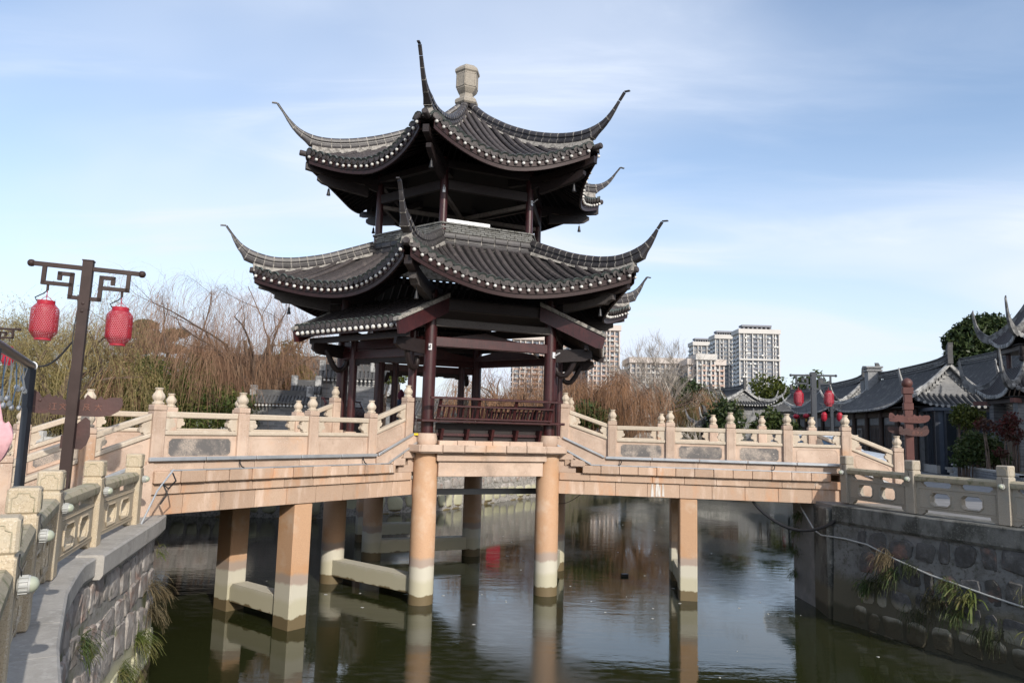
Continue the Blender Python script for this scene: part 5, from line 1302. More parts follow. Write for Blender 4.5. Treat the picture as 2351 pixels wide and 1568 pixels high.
# cedar
cr = thing('cedar_tree', 'green layered cedar showing above the willows right of the lanterns', 'tree', base(345, 52))
cb_ = base(345, 52); put('trunk', MB().tube([cb_, cb_ + ZUP * 8.4], [.3, .08], 8), M['bark'], cr)
Cs = []
for (px_, py_, rx, rz) in ((325, 765, 1.1, .45), (335, 745, .8, .35), (350, 790, 1.3, .4), (310, 800, 1.4, .45), (405, 765, .9, .3), (380, 775, .9, .3), (300, 830, 1.6, .5), (390, 800, 1.2, .35), (365, 830, 1.6, .4)):
    c = A(px_, py_, 52); n = 900; d = NR.normal(size=(n, 3)); d /= np.linalg.norm(d, axis=1, keepdims=True); Cs.append(np.array(c) + d * NR.uniform(.3, 1, n)[:, None] ** .5 * np.array([rx, 1.0, rz]))
V, Q = leaves(np.concatenate(Cs), .16, 3, .1); raw('crown', V, Q, M['pine'], cr)
# bamboo and shrubs under the willows
def row(nm, label, pts, lm, Y, leaf, dens, asp=4.5, seed=1, cat='bamboo', droop=.8, stem=True):
    bl = []
    for (px_, py_, rx, rz) in pts: c = A(px_, py_, Y + ((px_ * 7) % 5) * .25); bl.append(((c.x, c.y, c.z), rx, .8, rz))
    return clump(nm, label, bl, lm, leaf, dens, asp, stem, seed, None, cat, droop, (bl[0][0][0], Y, ZL - .05))
row('bamboo_clump', 'yellow green bamboo behind the left dragon board', [(100, 930, .8, .9), (150, 905, .8, 1.1), (195, 930, .8, .9), (60, 950, .7, .6), (130, 965, 1.0, .6)], M['bamboo2'], 29.5, .11, 260)
row('bamboo_clump', 'dense green bamboo between the leaning willow and the left bridge posts', [(285, 905, .9, 1.1), (325, 880, .8, 1.0), (300, 925, 1.0, 1.0), (350, 895, 1.0, 1.3), (400, 920, 1.0, 1.1), (450, 890, .9, 1.2), (500, 930, 1.0, .9), (545, 945, .8, .8), (470, 960, 1.0, .6), (260, 950, .9, .7), (390, 965, 1.1, .6)], M['bamboo'], 29.4, .11, 260)
row('bamboo_clump', 'small yellow green bamboo left of the tiled garden wall', [(640, 850, .7, .9), (665, 830, .6, 1.1), (690, 870, .6, .8), (620, 880, .6, .6)], M['bamboo2'], 35, .13, 200)
row('shrub', 'dark shrubs at the foot of the far left willows', [(20, 930, 1.0, .9), (0, 900, .9, 1.2), (215, 950, 1.0, .7)], M['shrub'], 29, .13, 150, 2.4, 3, 'shrub', .3)
row('shrub', 'yellow topped shrub above the middle step of the garden wall', [(915, 868, .5, .25), (885, 872, .6, .2)], M['yshrub'], 36, .11, 160, 2.4, 3, 'shrub', .3)
# behind the pavilion and to its right
tree('willow_tree', 'brown willow seen between the pavilion columns above its bench', base(1195, 50), 6.2, 3.4, .28, M['bark'], M['w_red'], 'willow', 3000, 6, 14, 'willows on the far bank', .022, 4.0)
tree('willow_tree', 'russet willow just left of the right pavilion column', base(1100, 46), 5.4, 2.4, .22, M['bark'], M['w_red'], 'willow', 1800, 6, 15, 'willows on the far bank', .030, 3.6)
tree('willow_tree', 'wide russet willow right of the pavilion below the apartment towers', base(1345, 47), 5.9, 3.4, .3, M['bark'], M['w_red'], 'willow', 4200, 7, 16, 'willows on the far bank', .021, 4.2, .62)
tree('willow_tree', 'orange brown willow beside the pale poplar', base(1440, 48), 5.3, 3.0, .28, M['bark'], M['w_red'], 'willow', 3900, 7, 17, 'willows on the far bank', .021, 4.0, .62)
tree('poplar_tree', 'tall bare pale poplar in front of the apartment blocks', base(1516, 52), 8.7, 2.7, .26, M['palebark'], M['paletwig'], 'poplar', 4200, 9, 18, None, .026, upf=.72)
tree('willow_tree', 'low olive green willow right of the pale poplar', base(1590, 52), 4.5, 2.6, .22, M['bark'], M['w_green'], 'weep', 2200, 7, 19, 'willows on the far bank', .026, 2.4, .45, leafn=12000, leafs=.10)
tree('bare_tree', 'crooked bare little tree in front of the low tiled corridor', base(1600, 40), 2.6, 1.5, .13, M['palebark'], M['paletwig'], 'bare', 160, 6, 22, None, .02, upf=.35)
def bush(nm, label, pts, lm, Y, leaf=.14, dens=150, cat='shrub', zb=ZR):
    bl = []
    for (px_, py_, rx, rz) in pts: c = A(px_, py_, Y); bl.append(((c.x, c.y + rx * .2, c.z), rx, rx * .9, rz))
    return clump(nm, label, bl, lm, leaf, dens, 2.2, True, 3, None, cat, .2, (bl[0][0][0], Y, zb - .05))
bush('evergreen_tree', 'round dark green treetop right of the pale poplar above the olive willow', [(1565, 895, 1.6, 1.3), (1600, 905, 1.5, 1.0), (1540, 915, 1.4, 1.2), (1625, 930, 1.5, 1.2)], M['evergreen'], 66, .22, 45, 'tree')
bush('evergreen_tree', 'dark round evergreen left of the grey gable house', [(1665, 955, 1.0, 1.0), (1655, 975, 1.0, .8), (1680, 970, .8, .8)], M['evergreen'], 45, .17, 90, 'tree')
bush('bush', 'bushy dark green shrubs at the foot of the grey gable wall', [(1765, 968, .9, .9), (1790, 975, .8, .8), (1745, 985, .8, .5), (1815, 985, .7, .6)], M['shrub'], 50, .17, 90)
bush('evergreen_tree', 'yellow green round treetop behind the gable roof', [(1770, 895, 2.6, 2.2), (1785, 910, 2.2, 1.6)], M['yshrub'], 96, .30, 22, 'tree')
bush('evergreen_tree', 'dark green treetop behind the roofs between the two street lanterns', [(1862, 892, 2.4, 2.0), (1880, 900, 2.2, 1.6)], M['shrub'], 90, .30, 22, 'tree')
bush('evergreen_tree', 'big dark evergreen tree rising behind the right corner pavilion', [(2255, 800, 1.5, 1.7), (2290, 775, 1.4, 1.2), (2235, 790, 1.25, 1.5), (2262, 765, 1.3, 1.2), (2210, 810, 1.0, 1.1), (2240, 830, 1.1, .9), (2290, 760, 1.0, 1.0), (2200, 785, .8, .7), (2225, 755, .8, .5)], M['evergreen'], 44, .17, 190, 'tree')
bush('bush', 'low dark shrubs under the russet willow right of the pavilion', [(1350, 950, 1.1, .8), (1380, 960, 1.0, .7), (1320, 965, .9, .6)], M['shrub'], 45, .15, 90, zb=ZL)
# shaded garden in the brick planter
bush('bush', 'yellow green shrub with a bright top left of the planter column', [(2215, 945, .42, .30), (2240, 955, .40, .30), (2200, 962, .3, .22), (2225, 970, .5, .25)], M['yshrub'], 27, .075, 420)
bush('bush', 'dark green bushes filling the brick planter', [(2225, 1035, .5, .45), (2255, 1045, .45, .4), (2280, 1030, .4, .5), (2300, 1055, .4, .3), (2210, 1055, .35, .3), (2240, 1010, .4, .35)], M['shrub'], 26, .075, 420)
bush('bush', 'red leaved nandina beside the brick column at the right frame edge', [(2310, 985, .32, .35), (2325, 965, .3, .3), (2335, 1000, .26, .3), (2265, 975, .36, .25), (2300, 1040, .22, .2)], M['redleaf'], 25, .06, 420)

# ------------------------------------------------------------------ grass and ferns on the walls
def tuft(nm, label, c, o, u, n, L, lm, wd=.012, group=None, spread=.08, grav=2.2):
    c = Vector(c); root = thing(nm, label, 'plant', c, group)
    S_ = np.array(c) + NR.normal(0, 1, (n, 1)) * np.array(u) * spread + NR.normal(0, spread * .7, (n, 1)) * np.array([0, 0, 1])
    vel = np.array(o) * .8 + NR.normal(0, .45, (n, 3)); vel[:, 2] += .5
    V, Q = ribbons(S_, vel, L * NR.uniform(.4, 1.15, n), 5, wd * NR.uniform(.6, 1.4, n), grav, .06); raw('blades', V, Q, lm, root); return root
LWo = off_line(LW, .0)
def lw(s_, z):
    p, u_ = poly_at(LW, s_); o = Vector((-u_.y, u_.x, 0)); return p + o * .1 + ZUP * z, o, u_
for (s_, z, n, L, lm, lab) in ((.75, 1.35, 90, .45, 'drygrass', 'dry flowering weeds at the corner of the left wall'), (.6, .95, 120, .40, 'drygrass', 'brown dry grass on the left wall near the corner'), (1.3, .75, 190, .42, 'grass', 'bright green grass tuft low on the left wall corner'),
    (2.1, .55, 150, .36, 'grass', 'green grass tuft in the middle of the left wall'), (4.0, 1.45, 110, .28, 'fern', 'dark fern hanging under the coping step of the left wall'), (5.2, .95, 80, .26, 'fern', 'dark fern on the shaded part of the left wall'),
    (4.4, .5, 60, .25, 'grass', 'small yellow green tuft near the bottom of the left wall'), (.15, 1.75, 40, .2, 'grass', 'little green tuft under the coping end at the left bridge')):
    c, o, u_ = lw(s_, z); tuft('grass_tuft' if lm != 'fern' else 'fern', lab, c, o, u_, n, L, M[lm])
def rw(s_, z):
    p, u_ = poly_at(RW, s_); o = Vector((u_.y, -u_.x, 0)); return p + o * (.08 + .14 * (1 - (z + .5) / 2.5)) + ZUP * z, o, u_
for (s_, z, n, L, lm, lab, wd) in ((1.35, 1.55, 150, .40, "drygrass", "brown flowering weed below the hose on the right wall", .012), (1.5, 1.25, 120, .34, 'fern', 'dark fern hanging below the brown weed on the right wall', .016), (.9, .9, 130, .34, 'fern', 'dark fern tuft low on the right wall near the abutment', .016),
    (2.6, 1.25, 110, .36, 'fern', 'fern with long fronds in the middle of the right wall', .016), (2.95, 1.12, 45, .42, 'grass', 'broad leaved green plant in the middle of the right wall', .05), (2.75, .82, 130, .36, 'fern', 'dark fern below the broad leaved plant on the right wall', .016),
    (4.6, .75, 110, .42, 'fern', 'fern hanging low on the right wall near the frame edge', .018), (4.0, .7, 30, .3, 'grass', 'small broad leaved plant low on the right wall', .035), (4.9, .55, 90, .36, 'drygrass', 'brown fern low on the right wall at the frame edge', .016), (3.9, 1.3, 60, .16, 'grass', 'small yellow moss tuft on the right wall', .012),
    (4.9, 1.12, 50, .18, 'grass', 'yellow green moss patch on the right wall by the frame edge', .012)):
    if isinstance(wd, str): wd = .012
    c, o, u_ = rw(s_, z); tuft('fern' if lm == 'fern' else 'grass_tuft', lab, c, o, u_, n, L, M[lm], wd)
for s_, z, n, L, lab in ((1.15, 1.05, 120, .36, 'dark matted fern left of the hose on the right wall'), (1.9, 1.45, 70, .22, 'small dark fern just under the hose on the right wall'), (2.35, .95, 120, .34, 'dark trailing fern between two reddish stones on the right wall'), (3.3, .62, 110, .34, 'dark trailing fern near the water on the right wall'), (2.0, .62, 90, .3, 'dark fern low over the waterline on the right wall'), (5.3, .95, 120, .4, 'dark trailing fern on the right wall at the frame edge'), (4.3, 1.55, 50, .16, 'small dark moss tuft between the upper stones of the right wall')):
    c, o, u_ = rw(s_, z); tuft('fern', lab, c, o, u_, n, L, M['darkfern'], .014, None, .12, 3.0)
for i, z in enumerate((.6, 1.1, 1.6, 1.95)):
    tuft('fern', ['dark weeds at the waterline corner of the abutment', 'dark weeds halfway up the abutment corner', 'dark weeds high on the abutment corner', 'dark weeds under the bridge end on the abutment'][i], (6.9, 17.6 - .1 * i, z), (-.9, .1, 0), (0, 1, 0), 90, .24, M['fern'], .014)
# ------------------------------------------------------------------ houses
M['brickgrey'] = mat('grey_brick', (.225, .225, .225), .9, [(9, (.17, .17, .172), .45, .7), (3, (.29, .285, .275), .5, .75)], (30, .3), rand=.22)
M['brickmortar'] = mat('brick_mortar', (.34, .335, .325), .95, [(6, (.26, .255, .25), .4, .7)])
M['roofgrey'] = mat('grey_clay_tiles', (.078, .077, .077), .8, [(3, (.14, .137, .13), .48, .7, 6), (14, (.06, .06, .062), .5, .7)], (40, .3))
M['roofdeck'] = mat('grey_roof_bed', (.06, .06, .062), .9, [(6, (.11, .108, .10), .5, .75, 6)], (30, .4))
M['limeridge'] = mat('pale_lime_ridge', (.38, .375, .36), .9, [(5, (.16, .158, .155), .44, .64, 6), (1.5, (.09, .09, .09), .56, .72)], (30, .4))
M['doorwood'] = mat('dark_door_wood', (.045, .028, .022), .6, [(9, (.07, .045, .035), .5, .7)])
M['glass'] = mat('dark_window_glass', (.02, .025, .03), .08, spec=.6)
M['bluewall'] = mat('dark_blue_cladding', (.045, .06, .085), .45, [(5, (.06, .075, .10), .5, .7)], spec=.5)
def house(nm, label, c, ang, L, W, z0, ze, zr, ov=.8, flare=.55, gin=.9, wallm='brickgrey', front=None, ends=True, rows=.24, cat='house', group=None, brick_end=False, ridge_h=.42):
    """hip and gable tiled house; ang: direction of the ridge; front: side (+1/-1) that has doors"""
    e = Vector((cos(ang), sin(ang), 0)); n = Vector((-e.y, e.x, 0)); c = Vector((c[0], c[1], 0))
    root = thing(nm, label, cat, c + ZUP * z0, group)
    def P(a, b, z): return c + e * a + n * b + ZUP * z
    La, bw, ga = L / 2 + ov, W / 2 + ov, L / 2 - gin; th_ = .55
    if not ends: ga = L / 2 + .12
    def zz(a, t):
        return zr + (ze - zr) * (t * (1.38 - .38 * t)) + (flare * (abs(a) / La) ** 4 * t ** 3 if ends else 0)
    def amax(t):
        if not ends: return ga
        return ga + .25 if t < th_ else ga + .25 + (La - ga - .25) * (t - th_) / (1 - th_)
    deck = MB()
    for sg in (1, -1):
        deck.grid([[P(amax(t) * (-1 + 2 * i / 16), sg * bw * t, zz(amax(t) * (-1 + 2 * i / 16), t) - .03) for i in range(17)] for t in [j / 8 for j in range(9)]])
    if ends:
        for s2 in (1, -1):
            deck.grid([[P(s2 * amax(t), bw * t * (-1 + 2 * i / 10), zz(amax(t), t) - .03 - flare * (1 - abs(-1 + 2 * i / 10) ** 4) * t ** 3 * .9) for i in range(11)] for t in [th_ + (1 - th_) * j / 4 for j in range(5)]])
    roof = put('roof', deck, M['roofdeck'], root, smooth=60, fix=False)
    tl = MB(); ed = MB()
    for sg in (1, -1):
        nr = int(2 * La / rows)
        for i in range(nr + 1):
            a = -La + 2 * La * i / nr
            if not ends and abs(a) > ga: continue
            t0 = .03 if abs(a) <= ga + .25 else th_ + (1 - th_) * (abs(a) - ga - .25) / (La - ga - .25)
            if t0 > .96: continue
            pts = [P(a, sg * bw * t, zz(a, t) + .02) for t in [t0 + (1 - t0) * j / 5 for j in range(6)]]
            tl.tube(pts, .065, 5, False); ed.lathe(pts[-1] - (n * sg) * .0, [(.068, -.01), (.068, .03)], 7, n * sg)
    if ends:
        for s2 in (1, -1):
            nr = int(2 * bw / rows)
            for i in range(nr + 1):
                b = -bw + 2 * bw * i / nr; t0 = max(th_, abs(b) / bw)
                if t0 > .95: continue
                pts = []
                for j in range(4):
                    t = t0 + (1 - t0) * j / 3; f = b / (bw * t)
                    pts.append(P(s2 * amax(t), b, zz(amax(t), t) + .02 - flare * (1 - abs(f) ** 4) * t ** 3 * .9))
                tl.tube(pts, .065, 5, False); ed.lathe(pts[-1], [(.068, -.01), (.068, .03)], 7, e * s2)
    put('tile_row', tl, M['roofgrey'], roof, fix=False, kind='stuff', smooth=60); put('eave_tile', ed, M['limeridge'], roof, fix=False, kind='stuff')
    # main ridge with upturned ends
    q = MB(); pr = [(-.16, 0), (-.13, .10), (-.16, .14), (-.11, .20), (-.11, ridge_h - .08), (-.15, ridge_h - .05), (-.12, ridge_h), (.12, ridge_h), (.15, ridge_h - .05), (.11, ridge_h - .08), (.11, .20), (.16, .14), (.13, .10), (.16, 0)]
    ns = 10; q.sweep(pr, [(P((ga + .25) * (-1 + 2 * i / ns), 0, zr - .05 + .16 * abs(-1 + 2 * i / ns) ** 5), n, ZUP, 1) for i in range(ns + 1)]); put('ridge', q, M['roofgrey'], roof)
    q = MB()
    for s_ in (-1, 1):
        for z_ in (.15, .24): q.fbox(P(-ga, s_ * .13 - .02, zr + z_ - .05), e * 2 * ga, n * .04, ZUP * .03)
    put('ridge_line', q, M['limeridge'], roof, kind='stuff')
    for s2 in (1, -1): put('ridge_end', MB().prism([(0, 0), (.26, 0), (.24, ridge_h + .25), (.32, ridge_h + .55), (.10, ridge_h + .42), (0, ridge_h)], P(s2 * (ga + .1), -.11, zr + .08), e * s2, ZUP, n * .22), M['roofgrey'], roof)
    # verge and hip ridges
    hp = [(-.075, -.05), (-.09, .04), (-.06, .10), (-.075, .15), (0, .20), (.075, .15), (.06, .10), (.09, .04), (.075, -.05)]
    for s2 in (1, -1):
        for sg in (1, -1):
            ts = [j / 10 * (th_ if ends else 1) for j in range(11)]
            fr = [(P(s2 * (ga + .16), sg * bw * t, zz(ga, t) + .02), e, ZUP, 1.0) for t in ts]
            put('verge_ridge', MB().sweep(hp, fr), M['limeridge'], roof)
            if ends:
                ts = [th_ - .04 + (1.04 - th_) * j / 10 for j in range(11)]; d = (e * s2 + n * sg).normalized(); sd = Vector((-d.y, d.x, 0)); fr = []
                for t in ts: a = amax(max(t, th_)); fr.append((P(s2 * a, sg * bw * t, zz(a, t) + .06), sd, ZUP, 1.0))
                o = fr[-1][0]
                for j, (x, z, s_) in enumerate(((.22, .12, .9), (.42, .33, .7), (.56, .62, .5), (.62, .9, .3))): fr.append((o + d * x + ZUP * z, sd, ZUP - d * .3 * j, s_))
                put('hip_ridge', MB().sweep(hp, fr), M['limeridge'], roof)
        # gable wall
        zf = zz(ga, th_ if ends else 1); bf = bw * (th_ if ends else 1)
        gp = [(sg_ * bf * t, zz(ga, t * (th_ if ends else 1)) - .04) for sg_, t in [(-1, j / 6) for j in range(6, 0, -1)] + [(1, j / 6) for j in range(0, 7)]]
        put('gable', MB().prism(gp + [(bf, zf - .3), (-bf, zf - .3)], P(s2 * (ga - .02), 0, 0), n, ZUP, e * (-.12 * s2)), M['brickgrey'] if wallm == 'brickgrey' else M['limeridge'], root)
        q = MB()
        for sg in (1, -1):
            for j in range(9):
                t = (j + .5) / 9 * (th_ if ends else 1) * .92; q.fbox(P(s2 * (ga - .02), sg * bw * t - .09, zz(ga, t) - .34), n * .14, e * (.05 * s2), ZUP * .16)
        put('gable_frieze', q, M['limeridge'], root, kind='stuff')
    so = MB().fbox(P(-La + .15, -bw + .12, ze + .03), e * (2 * La - .3), n * (2 * bw - .24), ZUP * .05); put('soffit', so, M['soffit'], root)
    put('wall', MB().fbox(P(-L / 2, -W / 2, z0 - .3), e * L, n * W, ZUP * (ze + .05 - z0 + .3)), M[wallm], root)
    if front:
        f = front; nb = max(2, int(round(L / 2.3))); bay = L / nb; y0 = f * (W / 2 + .012)
        for i in range(nb + 1):
            a = -L / 2 + bay * i; put('column', MB().lathe(P(a, f * (W / 2 + .16), z0 - .1), [(.12, 0), (.12, ze - z0 + .1)], 10), M['doorwood'], root)
        put('lintel', MB().fbox(P(-L / 2, f * (W / 2 + .10) - .05, ze - .32), e * L, n * .1, ZUP * .26), M['doorwood'], root)
        for i in range(nb):
            a0 = -L / 2 + bay * i + .16; wd = (bay - .32) / 2
            for j in range(2):
                b = a0 + wd * j; zt = z0 + 2.05; dz = zt - z0 - .1
                dr = put('lattice_door', MB().fbox(P(b + .02, y0, z0 + .1), e * (wd - .04), n * (.05 * f), ZUP * dz), M['doorwood'], root)
                q = MB()
                for k in range(4): q.fbox(P(b + .10 + (wd - .24) * k / 3, y0 + .051 * f, z0 + .9), e * .03, n * (.02 * f), ZUP * (dz - .95))
                for k in range(3): q.fbox(P(b + .08, y0 + .052 * f, z0 + .9 + (dz - 1.0) * k / 2), e * (wd - .16), n * (.018 * f), ZUP * .03)
                put('lattice', q, M['limeridge'] if (i + j) % 3 == 1 else M['woodgrey'], dr, kind='stuff')
            put('wall_panel', MB().fbox(P(a0 - .02, y0, z0 + 2.08), e * (2 * wd + .04), n * (.04 * f), ZUP * max(.1, ze - .35 - z0 - 2.08)), M['brickgrey'], root)
    if brick_end:
        s2 = brick_end; rows_ = 22; hgt = (ze - z0) / rows_; cnt = 0
        for r in range(rows_):
            nb = 7; bl = W / nb
            for j in range(nb + r % 2):
                x0 = -W / 2 + bl * j - (bl / 2 if r % 2 else 0); x1 = min(W / 2, x0 + bl); x0 = max(-W / 2, x0)
                put('brick', MB().fbox(P(s2 * (L / 2 - .005), x0 + .012, z0 + hgt * r + .012), n * (x1 - x0 - .024), e * (.02 * s2), ZUP * (hgt - .024)), M['brickgrey'], root, fix=False, smooth=None); cnt += 1
    return root, P
def HC_(Y, b): # axis point b metres behind the street front at distance Y
    return (18.4 + (Y - 30) * .25 + b * .970, Y - b * .243)
EA = atan2(.970, .243)
h4, P4 = house('tiled_house', 'tiled house set back behind the corner pavilion, under the big evergreen tree', (26.6, 39.0), radians(80), 12, 4.4, ZR, 5.9, 8.3, .75, .6, .8, group='tiled houses along the street')
h3, P3_ = house('tiled_house', 'long grey tiled house with pale brick gable behind the red sign post', (20.85, 37.5), radians(80.2), 11.4, 3.3, ZR, 5.15, 7.15, .75, .7, 1.0, front=1, group='tiled houses along the street')
h2, P2_ = house('tiled_house', 'grey tiled house behind the black lantern pole, between the long house and the gable wall', (23.9, 52), radians(81), 11.8, 2.9, ZR, 5.4, 7.35, .75, .75, 1.0, front=1, group='tiled houses along the street')
g = at(1728, 960, 61)
h1, P1_ = house('tiled_house', 'grey brick house whose plain gable end faces the bridge below the tallest tower', (g.x - .9, 61 + 5.2), radians(99), 9, 3.9, ZR, 6.1, 7.55, .65, .75, .7, brick_end=-1, group='tiled houses along the street')
g = at(1672, 960, 66)
house('tiled_house', 'small tiled roof with upturned corners left of the grey gable house', (g.x, 66), radians(8), 4.2, 4, ZR, 5.95, 7.3, .7, .7, .7, group='tiled houses along the street')
g = at(1548, 980, 60)
house('corridor', 'long low dark tiled corridor behind the olive willow', (g.x, 60), radians(3), 8.4, 2.2, ZL, 3.95, 4.75, .4, .2, .4, wallm='limeridge', ends=False, ridge_h=.25)
g = at(1650, 980, 47)
house('gatehouse', 'little tiled gate roof in front of the grey gable wall', (g.x, 47), radians(5), 2.0, 1.2, ZL, 4.15, 4.75, .35, .25, .3, wallm='doorwood', ridge_h=.22)
g = at(1880, 960, 78)
house('tiled_house', 'distant grey roof peeping out behind the first street lantern', (g.x - 1, 78), radians(100), 8, 4, ZR, 6.3, 8.4, .6, .5, .8, group='tiled houses along the street')
house('tiled_house', 'unseen tall tiled house added beyond the right frame edge to shade the planter', (22.2, 12.0), radians(75), 12, 6, ZR, 9.0, 12.0, .8, .6, 1.0, group=None)  # out of view; added to cast shade over the planter
# stepped brick chimney block on the long house
ch = MB(); q0 = P3_(4.9, .3, 7.1)
put('chimney', MB().box(q0 + ZUP * -.6, .9, .7, 1.15, EA).box(q0 + ZUP * .55, 1.05, .85, .08, EA).box(q0 + ZUP * .63, .95, .75, .10, EA).box(q0 + ZUP * .73, 1.15, .9, .10, EA), M['brickgrey'], h3)
put('chimney_step', MB().box(q0 + Vector((.243, .97, 0)) * 1.1 - ZUP * .6, 1.0, .7, .75, EA).box(q0 + Vector((.243, .97, 0)) * 1.1 + ZUP * .15, 1.2, .9, .12, EA), M['brickgrey'], h3)
# palace lanterns under the eaves
M['gold'] = mat('gold_fringe', (.45, .28, .06), .6)
for i, (px_, py_, Y, lab) in enumerate(((2012, 941, 44, 'round red palace lantern under the long house eave, left one of the pair'), (2037, 938, 41.5, 'round red palace lantern under the long house eave, nearest the sign post'),
        (1828, 956, 54, 'round red palace lantern under the second house eave, left of the black pole'), (1851, 955, 52, 'round red palace lantern under the second house eave, right beside the black pole'))):
    c = at(px_, py_, Y); l = thing('palace_lantern', lab, 'lantern', c, 'palace lanterns under the eaves')
    put('body', MB().lathe(c - ZUP * .17, [(.08, 0), (.19, .06), (.23, .15), (.23, .2), (.19, .29), (.08, .34)], 14), M['red'], l, smooth=60)
    put('fringe', MB().lathe(c - ZUP * .38, [(.05, 0), (.06, .2)], 8), M['gold'], l); put('cord', MB().tube([c + ZUP * .16, c + ZUP * .62], .012, 5), M['cable'], l)
# dark blue glazed annex with steps
an = thing('glazed_shop', 'dark blue glazed shop front with steps right of the red sign post', 'shop', HC_(33, -.5) + (ZR,))
e = Vector((.243, .970, 0)); n = Vector((-.970, .243, 0)); A0 = Vector((*HC_(30.2, -.55), ZR))
put('wall', MB().fbox(A0 + n * -.1, e * 8.4, n * -1.2, ZUP * 2.62), M['bluewall'], an)
put('cornice', MB().fbox(A0 + n * .12 - e * .15 + ZUP * 2.62, e * 8.7, n * -1.5, ZUP * .14), M['bluewall'], an)
put('plinth', MB().fbox(A0 + n * .04, e * 8.4, n * -.13, ZUP * .34), M['cement'], an)
for i in range(9):
    put('mullion', MB().fbox(A0 + e * (8.3 * i / 8) + n * -.1 + ZUP * .34, e * .09, n * .13, ZUP * 2.28), M['navy'], an)
    if i < 8: put('window_pane', MB().fbox(A0 + e * (8.3 * i / 8 + .09) + n * -.1 + ZUP * .36, e * .94, n * .04, ZUP * 2.2), M['glass'], an)
d0 = A0 + n * -.35
put('door', MB().fbox(d0 - e * .02 + ZUP * .3, n * -.95, e * -.06, ZUP * 2.2), M['glass'], an)
put('door_frame', MB().fbox(d0 - e * .03 + ZUP * .3, n * .07, e * -.10, ZUP * 2.3).fbox(d0 + n * -.95 - e * .03 + ZUP * .3, n * -.07, e * -.10, ZUP * 2.3).fbox(d0 + n * .07 - e * .031 + ZUP * 2.5, n * -1.09, e * -.10, ZUP * .10), M['navy'], an)
for i in range(4): put('cladding_board', MB().fbox(d0 + n * (-1.05 - .16 * i) - e * .01 + ZUP * .3, n * -.14, e * -.04, ZUP * 2.3), M['bluewall'], an)
for i in range(3): put('step', MB().bbox(d0 + n * .1 - e * (.02 + .28 * (3 - i)) + ZUP * (-.02 + .105 * i - .02 * 0), n * -1.3, e * (.29 + .28 * (2 - i) * 0), ZUP * .10, .01), M['cement'], an)
lad = thing('step_ladder', 'wooden step ladder standing in the dark blue shop doorway', 'ladder', d0 + n * -.5 - e * .12 + ZUP * .3); q = MB(); lb = d0 + n * -.25 - e * .12 + ZUP * .30
for s_ in (0, 1): q.tube([lb + n * (-.05 - .55 * s_), lb + n * (-.16 - .33 * s_) + ZUP * 1.7], .02, 5)
put('rails', q, M['woodgrey'], lad)
for i in range(5): t = (i + .6) / 5.3; put('rung', MB().tube([lb + n * (-.05 - .11 * t) + ZUP * 1.7 * t, lb + n * (-.60 + .11 * t) + ZUP * 1.7 * t], .016, 5), M['woodgrey'], lad)
